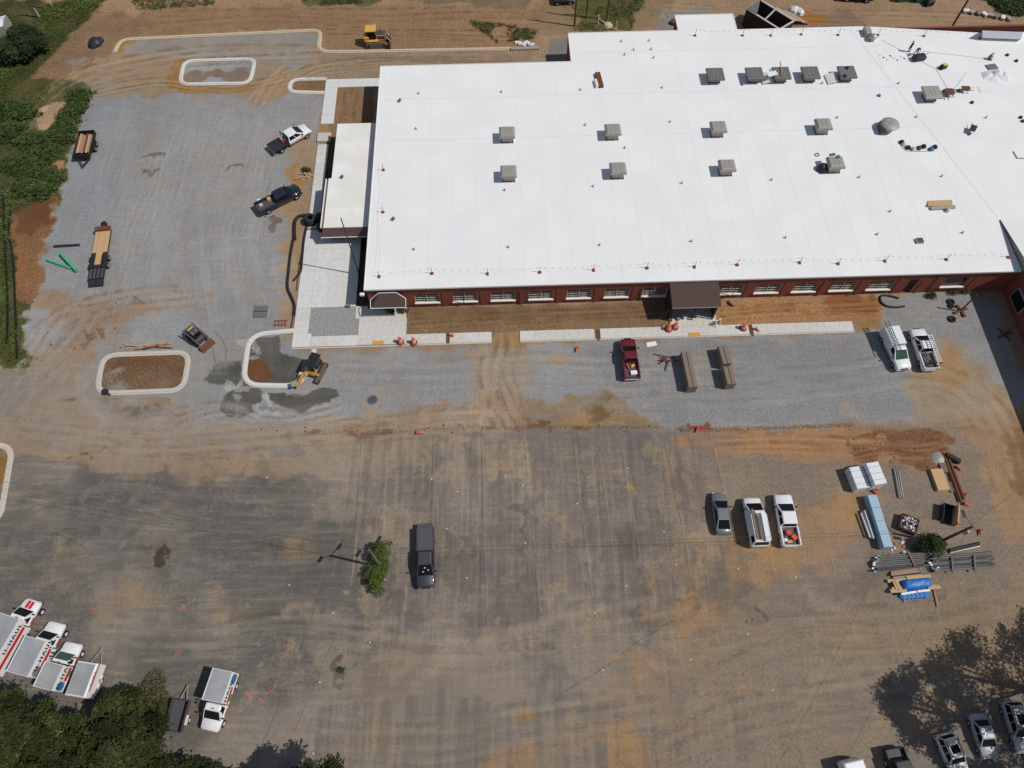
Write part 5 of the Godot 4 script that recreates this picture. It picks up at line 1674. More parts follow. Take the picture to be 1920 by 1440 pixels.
func build_cargo():
	crate(1188, 700, 0.8, Vector3(0.8, 0.3, 0.55), M.white, "toolbox", "white toolbox at the tail of the red pickup's bed", "toolbox", 0.1)
	crate(1186, 687, 0.8, Vector3(0.55, 0.25, 0.22), M.yellow_plain, "tool_case", "yellow tool case in the red pickup's bed", "tool case", 0.7)
	crate(1177, 688, 0.8, Vector3(0.22, 0.25, 0.75), M.orange_dark, "saw_case", "orange saw case in the red pickup's bed", "tool case", 0.4)
	crate(1477, 1000, 0.8, Vector3(0.5, 0.45, 0.5), M.hi_vis, "cooler", "red cooler in the white pickup's bed behind the cab", "cooler", 0.2)
	crate(1488, 1008, 0.8, Vector3(0.55, 0.35, 0.6), M.orange, "gear_bag", "orange gear bag in the white pickup's bed, right side", "bag", 0.5)
	crate(1472, 1013, 0.8, Vector3(0.35, 0.3, 0.35), M.white, "bucket_box", "white box in the white pickup's bed, left corner", "box", 0.3)
	crate(1480, 1016, 0.8, Vector3(0.6, 0.2, 0.3), M.wood, "board_offcut", "tan board offcut at the white pickup's tailgate", "board", 0.1)
	crate(486, 377, 0.8, Vector3(0.5, 0.3, 0.35), M.white, "bag", "white bag in the navy pickup's bed, far side", "bag", 0.4)
	crate(490, 386, 0.8, Vector3(0.45, 0.3, 0.35), M.white_dirty, "bag", "white bag in the navy pickup's bed, near side", "bag", 0.2)
	crate(505, 375, 0.8, Vector3(0.55, 0.4, 0.5), M.wood, "cardboard_box", "cardboard box behind the navy pickup's cab", "box", 0.45)
	crate(528, 261, 1.0, Vector3(0.4, 0.3, 0.8), M.cyan_panel, "cooler", "pale blue cooler on the black flat bed", "cooler", 0.6)
	crate(532, 266, 1.0, Vector3(0.6, 0.35, 0.5), M.red_dull, "fuel_can", "dull red fuel can on the black flat bed", "fuel can", 0.5)
	crate(1737, 676, 0.8, Vector3(0.7, 0.2, 0.9), M.wood_grey, "plywood_offcut", "grey plywood offcut in the cluttered pickup's bed", "board", 0.3)
	crate(1745, 680, 0.8, Vector3(0.45, 0.3, 0.45), M.black, "tool_bag", "black tool bag in the cluttered pickup's bed", "bag", 0.2)

func part_box(root: Node3D, called: String, mat: Material, c: Vector3, s: Vector3, bev := 0.03) -> MeshInstance3D:
	var mb := MB.new()
	mb.bbox(c, s, bev)
	return part(root, called, mb, mat)

func track_loop(root: Node3D, x: float, w: float, z0: float, z1: float, h: float, mat: Material):
	var mb := MB.new()
	var ring := []
	var r := h * 0.5
	for i in 9:
		var t := PI * 0.5 + PI * i / 8.0
		ring.append(Vector3(0, r + sin(t) * r, z0 + r + cos(t) * r))
	for i in 9:
		var t := -PI * 0.5 + PI * i / 8.0
		ring.append(Vector3(0, r + sin(t) * r, z1 - r + cos(t) * r))
	var a := []
	var b := []
	for p in ring:
		a.append(p + Vector3(x - w * 0.5, 0, 0))
		b.append(p + Vector3(x + w * 0.5, 0, 0))
	mb.rings([a, b], false)
	var o := part(root, "track", mb, mat)
	var wm := MB.new()
	for z in [z0 + r, z1 - r]:
		wm.cyl(Vector3(x - w * 0.5 - 0.03, r, z), Vector3(x + w * 0.5 + 0.03, r, z), r * 0.6, -1, 12)
	part(o, "sprockets", wm, M.black_steel).set_meta("kind", "stuff")
	var lug := MB.new()
	var n := int((z1 - z0) / 0.22)
	for i in n:
		lug.box(Vector3(x, h + 0.02, z0 + r * 0.6 + (z1 - z0 - r * 1.2) * i / (n - 1)), Vector3(w, 0.05, 0.05))
	part(o, "cleats", lug, M.rust).set_meta("kind", "stuff")

func build_machines():
	# bulldozer, nose (blade) to the right
	var d := thing("bulldozer", "yellow bulldozer with muddy tracks and yellow cab roof on bare soil", "bulldozer")
	aim(d, G(733, 78, 0.3), G(680, 80, 0.3))
	for x in [-0.95, 0.95]:
		track_loop(d, x, 0.55, -1.75, 1.7, 0.95, M.track)
	part_box(d, "frame", M.yellow_mud, Vector3(0, 0.85, 0.3), Vector3(1.3, 0.6, 3.0))
	part_box(d, "engine_hood", M.yellow_mud, Vector3(0, 1.5, -0.95), Vector3(1.05, 0.9, 1.6), 0.1)
	part_box(d, "hood_top", M.shade_grey, Vector3(0, 2.0, -0.95), Vector3(0.95, 0.1, 1.5))
	part_box(d, "fuel_tank", M.yellow, Vector3(0, 1.4, 1.45), Vector3(1.7, 0.8, 0.8), 0.1)
	for x in [-0.75, 0.75]:
		part_box(d, "fender", M.yellow, Vector3(x, 1.15, 0.6), Vector3(0.5, 0.14, 1.9))
	part_box(d, "cab_glass", M.glass, Vector3(0, 2.1, 0.6), Vector3(1.35, 1.3, 1.25))
	for e in [[-0.66, 0.0], [0.66, 0.0], [-0.66, 1.2], [0.66, 1.2]]:
		part_box(d, "cab_post", M.black, Vector3(e[0], 2.1, e[1]), Vector3(0.1, 1.32, 0.1))
	part_box(d, "cab_roof", M.yellow, Vector3(0, 2.8, 0.65), Vector3(1.6, 0.18, 1.75), 0.08)
	for x in [-0.6, 0.6]:
		part_box(d, "roof_light", M.lens, Vector3(x, 2.98, -0.2), Vector3(0.16, 0.1, 0.12), 0.02)
		part_box(d, "hood_side", M.rust, Vector3(x * 0.9, 1.45, -0.9), Vector3(0.03, 0.5, 1.0), 0.005)
		var cy := MB.new()
		cy.cyl(Vector3(x * 0.8, 1.7, -1.6), Vector3(x * 0.9, 0.8, -2.3), 0.07, -1, 7)
		part(d, "lift_ram", cy, M.chrome)
	part_box(d, "radiator_guard", M.black_steel, Vector3(0, 1.45, -1.78), Vector3(1.0, 0.8, 0.08), 0.02)
	part_box(d, "ripper", M.rust, Vector3(0, 0.7, 1.95), Vector3(1.3, 0.3, 0.3), 0.04)
	var ex := MB.new()
	ex.cyl(Vector3(0.25, 2.0, -0.9), Vector3(0.25, 2.75, -0.9), 0.06, -1, 8)
	part(d, "exhaust", ex, M.black)
	var bl := MB.new()
	var cr := []
	for i in 6:
		var t := -0.6 + 1.2 * i / 5.0
		cr.append(Vector2(-2.5 + cos(t) * 0.35, 0.6 + sin(t) * 0.95))
	for i in 5:
		bl.hexa([Vector3(-1.6, cr[i].y, cr[i].x + 0.06), Vector3(1.6, cr[i].y, cr[i].x + 0.06), Vector3(1.6, cr[i].y, cr[i].x - 0.06), Vector3(-1.6, cr[i].y, cr[i].x - 0.06), Vector3(-1.6, cr[i + 1].y, cr[i + 1].x + 0.06), Vector3(1.6, cr[i + 1].y, cr[i + 1].x + 0.06), Vector3(1.6, cr[i + 1].y, cr[i + 1].x - 0.06), Vector3(-1.6, cr[i + 1].y, cr[i + 1].x - 0.06)])
	part(d, "blade", bl, M.rust)
	for x in [-0.62, 0.62]:
		var ar := MB.new()
		ar.bar(Vector3(x, 0.6, 0.4), Vector3(x * 1.4, 0.5, -2.2), 0.18, 0.2)
		part(d, "push_arm", ar, M.yellow_mud)
	# skid steer loader, bucket down to the lower right
	var s := thing("skid_steer", "dark skid steer loader with orange seat frame and rusty bucket", "loader")
	aim(s, G(394, 652, 0.3), G(352, 618, 0.3))
	part_box(s, "frame", M.shade_grey, Vector3(0, 0.75, 0.35), Vector3(1.15, 0.75, 2.3), 0.08)
	part_box(s, "engine_cover", M.dark_grey, Vector3(0, 1.25, 1.25), Vector3(1.1, 0.4, 0.7), 0.1)
	for x in [-0.72, 0.72]:
		track_loop(s, x, 0.36, -0.85, 1.45, 0.75, M.rubber)
		var la := MB.new()
		la.bar(Vector3(x * 0.98, 1.75, 1.35), Vector3(x * 0.98, 1.35, -0.6), 0.16, 0.2)
		la.bar(Vector3(x * 0.98, 1.4, -0.55), Vector3(x * 0.9, 0.45, -1.35), 0.16, 0.18)
		part(s, "lift_arm", la, M.dark_grey)
	part_box(s, "cab_glass", M.glass, Vector3(0, 1.55, 0.1), Vector3(0.8, 0.85, 1.0))
	for e in [[-0.42, -0.4], [0.42, -0.4], [-0.42, 0.62], [0.42, 0.62]]:
		part_box(s, "cab_post", M.black, Vector3(e[0], 1.55, e[1]), Vector3(0.09, 0.9, 0.09))
	part_box(s, "cab_roof", M.dark_grey, Vector3(0, 2.03, 0.15), Vector3(0.95, 0.08, 1.15))
	part_box(s, "roof_band", M.yellow, Vector3(0, 2.09, 0.62), Vector3(0.75, 0.05, 0.22))
	for x in [-0.3, 0.3]:
		part_box(s, "roof_light", M.amber, Vector3(x, 2.1, -0.1), Vector3(0.12, 0.08, 0.22))
	var bk := MB.new()
	bk.hexa([Vector3(-0.95, 0.08, -1.3), Vector3(0.95, 0.08, -1.3), Vector3(0.95, 0.08, -2.0), Vector3(-0.95, 0.08, -2.0), Vector3(-0.95, 0.62, -1.3), Vector3(0.95, 0.62, -1.3), Vector3(0.95, 0.5, -1.75), Vector3(-0.95, 0.5, -1.75)])
	part(s, "bucket", bk, M.rust)
	# kerb machine working at the corner of the dark island
	var k := thing("kerb_machine", "yellow kerb laying machine with black canopy and grey track", "construction machine")
	aim(k, G(572, 728, 0.3), G(601, 672, 0.3))
	part_box(k, "frame", M.yellow_mud, Vector3(0.45, 0.95, 0.5), Vector3(0.45, 0.4, 2.8), 0.06)
	part_box(k, "cross_beam", M.yellow_mud, Vector3(-0.2, 0.9, 1.7), Vector3(1.8, 0.3, 0.3), 0.05)
	part_box(k, "cross_beam", M.yellow_mud, Vector3(-0.2, 0.9, -0.3), Vector3(1.8, 0.3, 0.3), 0.05)
	part_box(k, "engine", M.black_steel, Vector3(-0.2, 1.3, 1.0), Vector3(0.9, 0.8, 1.2), 0.08)
	part_box(k, "hydraulic_tank", M.yellow_mud, Vector3(0.55, 1.4, 1.3), Vector3(0.35, 0.5, 0.9), 0.08)
	track_loop(k, -1.05, 0.42, -1.2, 1.8, 0.7, M.track)
	track_loop(k, 0.95, 0.36, 0.7, 1.9, 0.6, M.track)
	part_box(k, "canopy", M.black, Vector3(-0.2, 2.45, 0.75), Vector3(1.25, 0.1, 2.0), 0.05)
	for e in [[-0.75, -0.15], [0.35, -0.15], [-0.75, 1.65], [0.35, 1.65]]:
		part_box(k, "canopy_post", M.yellow, Vector3(e[0], 1.75, e[1]), Vector3(0.07, 1.3, 0.07))
	part_box(k, "seat", M.black, Vector3(-0.3, 1.35, 0.2), Vector3(0.45, 0.45, 0.45), 0.08)
	for e in [[0.62, 0.3, 1.35, 0.34], [0.86, 0.3, 1.05, 0.1]]:
		var cv := MB.new()
		cv.bar(Vector3(e[0], e[2], -0.7), Vector3(e[0] + 0.15, 0.75, -2.5), e[3], 0.14)
		part(k, "conveyor_arm", cv, M.yellow_mud)
	var rod := MB.new()
	rod.cyl(Vector3(0.2, 1.3, -0.4), Vector3(0.55, 0.9, -1.6), 0.05, -1, 7)
	part(k, "lift_rod", rod, M.chrome)
	var hp := MB.new()
	hp.lathe(Vector3(1.2, 0.4, -2.3), [Vector2(0.2, 0), Vector2(0.5, 0.6), Vector2(0.52, 0.66)], 4)
	part(k, "hopper", hp, M.galv)
	part_box(k, "slipform", M.galv, Vector3(1.25, 0.3, -1.5), Vector3(0.5, 0.36, 1.2), 0.05)
	part_box(k, "form_guide", M.wrap, Vector3(1.3, 0.5, -0.7), Vector3(0.35, 0.3, 0.5), 0.05)
	# trailers parked on the gravel
	var ft := thing("flatbed_trailer", "long black equipment trailer with tan plank deck and folded ramps", "trailer")
	var fa := G(197, 420, 0.6)
	var fb := G(180, 534, 0.4)
	aim(ft, fa, fb)
	var FL := Vector2(fa.x - fb.x, fa.z - fb.z).length()
	part_box(ft, "frame", M.black_steel, Vector3(0, 0.62, 0.2), Vector3(2.0, 0.25, FL - 1.9), 0.03)
	for i in 3:
		var pw: float = [0.52, 0.84, 0.52][i]
		var px: float = [-0.72, 0.0, 0.72][i]
		var pl: float = FL * (0.36 if i != 1 else 0.56)
		var pm := MB.new()
		pm.box(Vector3(px, 0.775, -FL * 0.36 + pl * 0.5), Vector3(pw, 0.05, pl))
		part(ft, "plank", pm, M.wood)
	for x in [-0.7, 0.7]:
		part_box(ft, "fender", M.black, Vector3(x, 0.85, FL * 0.15), Vector3(0.55, 0.2, 2.2), 0.06)
	for i in 4:
		part_box(ft, "ramp_rail", M.dark_grey, Vector3(-0.75 + i * 0.5, 0.72, FL * 0.34), Vector3(0.3, 0.08, 1.6))
	for x in [-0.5, 0.5]:
		var rm := MB.new()
		rm.hexa([Vector3(x - 0.46, 0.3, FL * 0.5 + 0.15), Vector3(x + 0.46, 0.3, FL * 0.5 + 0.15), Vector3(x + 0.46, 0.55, FL * 0.40), Vector3(x - 0.46, 0.55, FL * 0.40), Vector3(x - 0.46, 0.4, FL * 0.5 + 0.15), Vector3(x + 0.46, 0.4, FL * 0.5 + 0.15), Vector3(x + 0.46, 0.65, FL * 0.40), Vector3(x - 0.46, 0.65, FL * 0.40)])
		part(ft, "ramp", rm, M.black_steel)
	part_box(ft, "tool_box", M.rust, Vector3(0, 0.95, -FL * 0.39), Vector3(2.0, 0.4, 0.65), 0.05)
	var tn := MB.new()
	tn.bar(Vector3(0.6, 0.6, -FL * 0.36), Vector3(0, 0.6, -FL * 0.5), 0.12, 0.16)
	tn.bar(Vector3(-0.6, 0.6, -FL * 0.36), Vector3(0, 0.6, -FL * 0.5), 0.12, 0.16)
	part(ft, "tongue", tn, M.black_steel)
	var sp := MB.new()
	sp.cyl(Vector3(0.05, 0.75, -FL * 0.47), Vector3(0.05, 1.05, -FL * 0.47), 0.42, -1, 14)
	part(ft, "spare_wheel", sp, M.rubber)
	wheels(ft, [FL * 0.08, FL * 0.20], 1.22, 0.4, 0.26)
	var dt := thing("dump_trailer", "black utility trailer loaded with planks beside the weedy bank", "trailer")
	var da := G(155, 298, 0.6)
	var db := G(165, 250, 0.8)
	aim(dt, da, db)
	var DL := Vector2(da.x - db.x, da.z - db.z).length()
	part_box(dt, "deck", M.black_steel, Vector3(0, 0.7, 0), Vector3(2.3, 0.15, DL), 0.02)
	for x in [-1.12, 1.12]:
		part_box(dt, "side_panel", M.black, Vector3(x, 1.0, 0), Vector3(0.07, 0.55, DL), 0.02)
	part_box(dt, "front_panel", M.black, Vector3(0, 1.05, -DL * 0.5), Vector3(2.3, 0.6, 0.08), 0.02)
	part_box(dt, "tailgate", M.black, Vector3(0, 1.05, DL * 0.5), Vector3(2.3, 0.6, 0.08), 0.02)
	var tg := MB.new()
	tg.bar(Vector3(-0.9, 0.6, -DL * 0.5), Vector3(-0.2, 0.5, -DL * 0.5 - 1.4), 0.12, 0.16)
	tg.bar(Vector3(0.5, 0.6, -DL * 0.5), Vector3(-0.2, 0.5, -DL * 0.5 - 1.4), 0.12, 0.16)
	part(dt, "tongue", tg, M.black_steel)
	wheels(dt, [-0.4, 0.55], 1.45, 0.38, 0.26)
	for x in [-1.3, 1.3]:
		part_box(dt, "fender", M.black, Vector3(x, 0.82, 0.05), Vector3(0.32, 0.06, 2.0), 0.02)
	var x2 := dt.transform
	for i in 7:
		var m2 := MB.new()
		var xx := -0.93 + i * 0.3
		m2.bar(x2 * Vector3(xx, 1.12 + 0.05 * (i % 3), -DL * 0.36 - 0.1 * (i % 2)), x2 * Vector3(xx + 0.05, 1.12 + 0.05 * (i % 3), DL * 0.34 + 0.14 * (i % 3)), 0.27, 0.06)
		solo("plank", m2, [M.wood_old, M.wood, M.rust, M.wood_old][i % 4], ["reddish", "second", "third", "middle", "fifth", "sixth", "last"][i] + " old plank from the left in the dump trailer" if i else "leftmost old plank in the dump trailer", "plank", "planks in the dump trailer")
	# dark vehicles at the far edge
	pickup("pickup_truck", "black pickup parked at the far edge beyond the warehouse roof", G(1636, -6, 0.6), G(1574, -10, 0.6), M.paint_black, {"bed": "open", "cab": 2.2, "hw": 1.0, "bumper": M.black})
	sedan("car", "dark car at the far edge above the weeds", G(1076, -2, 0.5), G(1036, 0, 0.5), M.paint_black)

# ------------------------------------------------------------------ things on the warehouse roof
func hooded_vent(label: String, p: Vector3, chamfer: bool, mat: Material, group: String) -> Node3D:
	var o := thing("roof_vent", label, "roof vent", p, atan2(-bu.z, bu.x), group)
	part_box(o, "curb", M.galv, Vector3(0, 0.45, 0), Vector3(1.55, 0.9, 1.3), 0.02)
	part_box(o, "base_flange", M.galv_dark, Vector3(0, 0.05, 0), Vector3(1.75, 0.1, 1.5), 0.02)
	var h := MB.new()
	if chamfer:
		var r := []
		for e in [[0.78, 0.62, 0.85], [1.1, 0.98, 1.05], [1.1, 0.98, 1.28], [0.92, 0.86, 1.5], [0.80, 0.78, 1.53]]:
			r.append([Vector3(-e[0], e[2], e[1]), Vector3(e[0], e[2], e[1]), Vector3(e[0], e[2], -e[1]), Vector3(-e[0], e[2], -e[1])])
		h.rings(r, false)
	else:
		var r := []
		for e in [[1.0, 0.95, 0.72], [1.22, 1.22, 0.86], [1.22, 1.22, 1.12], [1.15, 1.15, 1.17]]:
			r.append([Vector3(-e[0], e[2], e[1]), Vector3(e[0], e[2], e[1]), Vector3(e[0], e[2], -e[1]), Vector3(-e[0], e[2], -e[1])])
		h.rings(r, false)
	var hood := part(o, "hood", h, mat)
	for x in [-0.28, 0.3]:
		part_box(hood, "hood_rib", M.galv, Vector3(x, 1.545 if chamfer else 1.18, 0), Vector3(0.07, 0.03, 1.4), 0.005)
	for e in [[-0.75, 0.6], [0.75, 0.6]]:
		part_box(o, "foot", M.black_steel, Vector3(e[0], 0.12, e[1] + 0.12), Vector3(0.1, 0.24, 0.1), 0.01)
	return o

func build_roof_things():
	var where := ["first from the left in the row nearer the front wall", "second from the left in the row nearer the front wall", "third from the left in the row nearer the front wall", "last in the nearer row, black bag against it", "first from the left in the row behind", "second from the left in the row behind", "third from the left in the row behind", "fourth in the row behind, left of the round vent"]
	var proto: Node3D = null
	var k := 0
	for v in [17.45, 24.6]:
		for i in 4:
			var label: String = "weathered hooded roof vent, " + where[k]
			var p := B(18.3 + 14.68 * i, v, ROOF)
			if proto == null:
				proto = hooded_vent(label, p, true, M.galv, "hooded vents on the white roof")
			else:
				copy_of(proto, label).position = p
			k += 1
	var w2 := ["dark square roof vent standing alone at the left of its row", "dark square roof vent with a white sheet folded against its right side", "dark square roof vent with a plank and white board on top", "dark square roof vent between the planked vent and the white stack", "dark square roof vent spotted with black, right of the white stack"]
	var box: Node3D = null
	k = 0
	for px in [1338, 1411, 1461, 1515, 1583]:
		var p := G(px, 150 - (px - 1338) * 0.015, ROOF)
		if box == null:
			box = hooded_vent(w2[k], p, false, M.galv_dark, "square vents in a row on the roof")
		else:
			copy_of(box, w2[k]).position = p
		k += 1
	hooded_vent("pale square roof vent near the rust coloured wheelbarrows", G(1741, 184, ROOF), false, M.galv, "")
	var rv := thing("round_vent", "round roof vent with ribbed disc cap and wind fin", "roof vent", G(1663, 243, ROOF))
	var m := MB.new()
	m.lathe(Vector3.ZERO, [Vector2(0.75, 0), Vector2(0.75, 0.9)], 18)
	part(rv, "curb", m, M.galv)
	m = MB.new()
	m.lathe(Vector3.ZERO, [Vector2(1.25, 0.92), Vector2(1.3, 1.0), Vector2(1.28, 1.06), Vector2(0.6, 1.2), Vector2(0.02, 1.25)], 24)
	var disc := part(rv, "cap", m, M.galv)
	for a in [0.7, -0.8, 2.3]:
		m = MB.new()
		m.bar(Vector3(0, 1.265, 0), Vector3(cos(a) * 1.24, 1.08, sin(a) * 1.24), 0.06, 0.03)
		part(disc, "cap_rib", m, M.wood_grey)
	part_box(rv, "wind_fin", M.dark_grey, Vector3(-1.2, 0.5, 0.2), Vector3(0.12, 1.0, 1.8), 0.02)
	# warning-line stanchions round the roof edge
	var front := [[711, 519], [810, 513], [914, 514], [1012, 511], [1113, 507], [1213, 503], [1302, 501], [1382, 497], [1499, 493], [1571, 495], [1659, 490], [1774, 487], [1890, 483]]
	var nth := ["first", "second", "third", "fourth", "fifth", "sixth", "seventh", "eighth", "ninth", "tenth", "eleventh", "twelfth", "last"]
	var back := [[1303, 67], [1392, 67], [1445, 67], [1502, 65], [1571, 66], [1646, 66], [1732, 68], [1837, 72]]
	var side := [[718, 398], [719, 319]]
	var all := []
	for i in 13:
		all.append([front[i], "red warning post at the front roof edge, %s from the left" % nth[i], i % 2 == 1])
	for i in 2:
		all.append([side[i], "red warning post at the left roof edge, " + ("nearer the front" if i == 0 else "farther back"), i == 0])
	for i in 8:
		all.append([back[i], "red warning post at the back roof edge, %s from the left" % ("last" if i == 7 else nth[i]), i % 3 != 2])
	var post: Array = [null, null]
	for e in all:
		var ti := 1 if e[2] else 0
		if post[ti] == null:
			var s := thing("warning_post", e[1], "safety post", Vector3.ZERO, 0, "warning posts round the roof edge")
			if ti == 0:
				part_box(s, "base", M.red_dull, Vector3(0, 0.05, 0), Vector3(0.34, 0.1, 0.46), 0.02)
			else:
				m = MB.new()
				m.lathe(Vector3.ZERO, [Vector2(0.24, 0), Vector2(0.24, 0.07), Vector2(0.08, 0.12)], 12)
				part(s, "base", m, M.red_dull)
			m = MB.new()
			m.cyl(Vector3(0, 0.1, 0), Vector3(0, 1.2, 0), 0.035, -1, 8)
			part(s, "post", m, M.orange_dark)
			s.position = G(e[0][0], e[0][1], ROOF)
			post[ti] = s
		else:
			copy_of(post[ti], e[1]).position = G(e[0][0], e[0][1], ROOF)
	# pennant lines between the posts
	var runs := [["front roof edge", front], ["left roof edge", [front[0], side[0], side[1]]], ["back roof edge", back]]
	for r in runs:
		var line := thing("pennant_line", "sagging line of small dark pennants strung along the " + r[0], "pennant line")
		var rope := MB.new()
		var fl := MB.new()
		for i in r[1].size() - 1:
			var a := G(r[1][i][0], r[1][i][1], ROOF) + Vector3(0, 1.1, 0)
			var b := G(r[1][i + 1][0], r[1][i + 1][1], ROOF) + Vector3(0, 1.1, 0)
			var pts := []
			for q in 7:
				var t := q / 6.0
				pts.append(a.lerp(b, t) - Vector3(0, 0.35 * 4.0 * t * (1.0 - t), 0))
			rope.tube(pts, 0.004, 4)
			var n := int(a.distance_to(b) / 0.9)
			for q in n:
				var t := (q + 0.6) / n
				var p := a.lerp(b, t) - Vector3(0, 0.35 * 4.0 * t * (1.0 - t), 0)
				var d := (b - a).normalized()
				fl.hexa([p - d * 0.02 + Vector3(0, -0.16, 0.008), p + d * 0.02 + Vector3(0, -0.16, 0.008), p + d * 0.02 + Vector3(0, -0.16, -0.008), p - d * 0.02 + Vector3(0, -0.16, -0.008), p - d * 0.06 + Vector3(0, 0, 0.008), p + d * 0.06 + Vector3(0, 0, 0.008), p + d * 0.06 + Vector3(0, 0, -0.008), p - d * 0.06 + Vector3(0, 0, -0.008)])
		part(line, "rope", rope, M.grey)
		part(line, "pennants", fl, M.grey).set_meta("kind", "stuff")
	# small vent pipes poking through the membrane
	var pipes := [[785, 176], [940, 173], [780, 242], [946, 357], [776, 468], [953, 464], [1124, 460], [1296, 453], [1088, 169], [1241, 165], [1097, 235], [1256, 229], [1171, 278], [1112, 350], [1278, 344], [1165, 78], [1217, 77], [1171, 103], [1221, 93], [1188, 94], [1225, 109], [1392, 160], [1541, 157], [1684, 157], [1569, 221], [1717, 220], [1848, 221], [1446, 338], [1610, 333], [1765, 331], [1472, 446], [1644, 440], [1804, 437], [1668, 397]]
	var n0: MeshInstance3D = null
	k = 0
	for e in pipes:
		var p := G(e[0], e[1], ROOF)
		if n0 == null:
			m = MB.new()
			m.lathe(Vector3.ZERO, [Vector2(0.16, 0), Vector2(0.08, 0.05), Vector2(0.07, 0.3), Vector2(0.09, 0.3), Vector2(0.09, 0.34), Vector2(0.02, 0.36)], 8)
			n0 = solo("vent_pipe", m, M.grey, "short grey vent pipe rising through the white roof", "vent pipe", "short vent pipes on the white roof")
			n0.position = p
		else:
			copy_of(n0, "short grey vent pipe rising through the white roof").position = p
	for e in [[749, 192, "left rear part of the roof"], [737, 414, "left front part of the roof"], [641, 335, "annex roof"]]:
		var g := thing("gooseneck", "small grey curved vent pipe on the " + e[2], "vent pipe", G(e[0], e[1], ROOF if e[0] > 700 else 3.0))
		m = MB.new()
		m.tube([Vector3(0, 0, 0), Vector3(0, 0.45, 0), Vector3(0.1, 0.62, 0), Vector3(0.25, 0.62, 0), Vector3(0.32, 0.5, 0)], 0.09, 8)
		part(g, "pipe", m, M.grey)
		m = MB.new()
		m.lathe(Vector3(0, 0, -0.3), [Vector2(0.2, 0), Vector2(0.12, 0.35), Vector2(0.05, 0.4)], 10)
		part(g, "cap", m, M.dark_grey)
	# stack and roll left on the membrane
	m = MB.new()
	m.bar(G(1120, 137, ROOF + 0.2), G(1127, 163, ROOF + 0.2), 0.75, 0.4)
	solo("crate", m, M.rust, "long brown crate beside the white roll on the roof", "crate")
	m = MB.new()
	m.cyl(G(1116, 150, ROOF + 0.25), G(1120, 163, ROOF + 0.25), 0.25, -1, 12)
	solo("membrane_roll", m, M.white, "short roll of white roofing beside the brown crate", "roll")
	for e in [[1434, 150, "white folded roofing sheets against the second square vent"], [1556, 150, "white folded roofing sheets left of the spotted square vent"]]:
		var st := thing("sheet_stack", e[2], "roofing sheets", G(e[0], e[1], ROOF), 0.1)
		for i in 3:
			m = MB.new()
			m.box(Vector3(-0.4 + i * 0.42, 0.22 + 0.1 * i, 0), Vector3(0.4, 0.06, 2.0), Basis(Vector3.BACK, 0.35))
			part(st, "sheet", m, M.white)
	m = MB.new()
	m.bar(G(1463, 116, ROOF + 1.4), G(1466, 143, ROOF + 1.25), 0.14, 0.08)
	solo("plank", m, M.wood_old, "brown plank lying across the third square roof vent", "plank")
	m = MB.new()
	m.box(G(1448, 138, ROOF + 1.26), Vector3(1.5, 0.06, 0.9), Basis(Vector3.UP, 0.3))
	solo("board", m, M.white, "white board lying on the third square roof vent", "board")
	for e in [[1588, 128], [1584, 143]]:
		m = MB.new()
		m.lathe(G(e[0], e[1], ROOF + 1.18), [Vector2(0.28, 0), Vector2(0.24, 0.2), Vector2(0.05, 0.28)], 9)
		solo("bag", m, M.black, "small black bag on the spotted square vent, " + ("back corner" if e[1] < 130 else "front side"), "bag")
	var bg := MB.new()
	bg.lathe(G(1540, 318, ROOF), [Vector2(0.7, 0), Vector2(0.75, 0.3), Vector2(0.5, 0.8), Vector2(0.1, 0.95)], 10)
	solo("rubbish_bag", bg, M.tarp_black, "black rubbish bag leaning on the last vent of the nearer row", "bag")
	crate(1560, 291, ROOF + 1.53, Vector3(0.8, 0.25, 0.3), M.blue, "folded_cloth", "blue folded cloth on top of the last vent of the nearer row", "cloth", 0.2)
	crate(1571, 295, ROOF + 1.53, Vector3(0.4, 0.3, 0.35), M.green, "green_box", "small green box on top of the last vent of the nearer row", "box", 0.2)
	m = MB.new()
	var ring := []
	for i in 15:
		ring.append(G(1532, 290, ROOF + 0.06) + Vector3(cos(TAU * i / 14.0), 0, sin(TAU * i / 14.0)) * 0.28)
	m.tube(ring, 0.05, 6)
	solo("hose_ring", m, M.rust, "small coiled hose on the roof behind the last hooded vent", "hose")
	# units at the back edge
	m = MB.new()
	m.bbox(Vector3(0, 0.4, 0), Vector3(0.9, 0.8, 1.7), 0.05)
	var hu := solo("roof_unit", m, M.galv, "grey boxy roof unit at the back edge", "roof unit")
	hu.position = G(1624, 64, ROOF)
	var tv := thing("turbine_vent", "round banded turbine vent by the grey roof unit", "roof vent", G(1634, 76, ROOF))
	m = MB.new()
	m.lathe(Vector3.ZERO, [Vector2(0.38, 0), Vector2(0.36, 0.4)], 14)
	part(tv, "neck", m, M.galv)
	m = MB.new()
	m.lathe(Vector3.ZERO, [Vector2(0.36, 0.42), Vector2(0.52, 0.6), Vector2(0.52, 0.85), Vector2(0.3, 1.02), Vector2(0.02, 1.06)], 14)
	part(tv, "head", m, M.rim)
	m = MB.new()
	m.hexa([G(1842, 71, ROOF), G(1914, 74, ROOF), G(1918, 60, ROOF), G(1842, 57, ROOF), G(1842, 71, ROOF + 0.5), G(1914, 74, ROOF + 0.5), G(1918, 60, ROOF + 1.6), G(1842, 57, ROOF + 1.6)])
	solo("skylight_ridge", m, M.wrap, "long white sloped parapet box at the far right roof edge", "parapet box")
	var hatch := thing("roof_hatch", "small grey roof hatch near the front right of the roof", "roof hatch", G(1723, 453, ROOF), 0.05)
	part_box(hatch, "curb", M.galv, Vector3(0, 0.15, 0), Vector3(0.9, 0.3, 0.75), 0.02)
	part_box(hatch, "lid", M.shade_grey, Vector3(0.05, 0.34, 0), Vector3(0.7, 0.06, 0.7), 0.02)
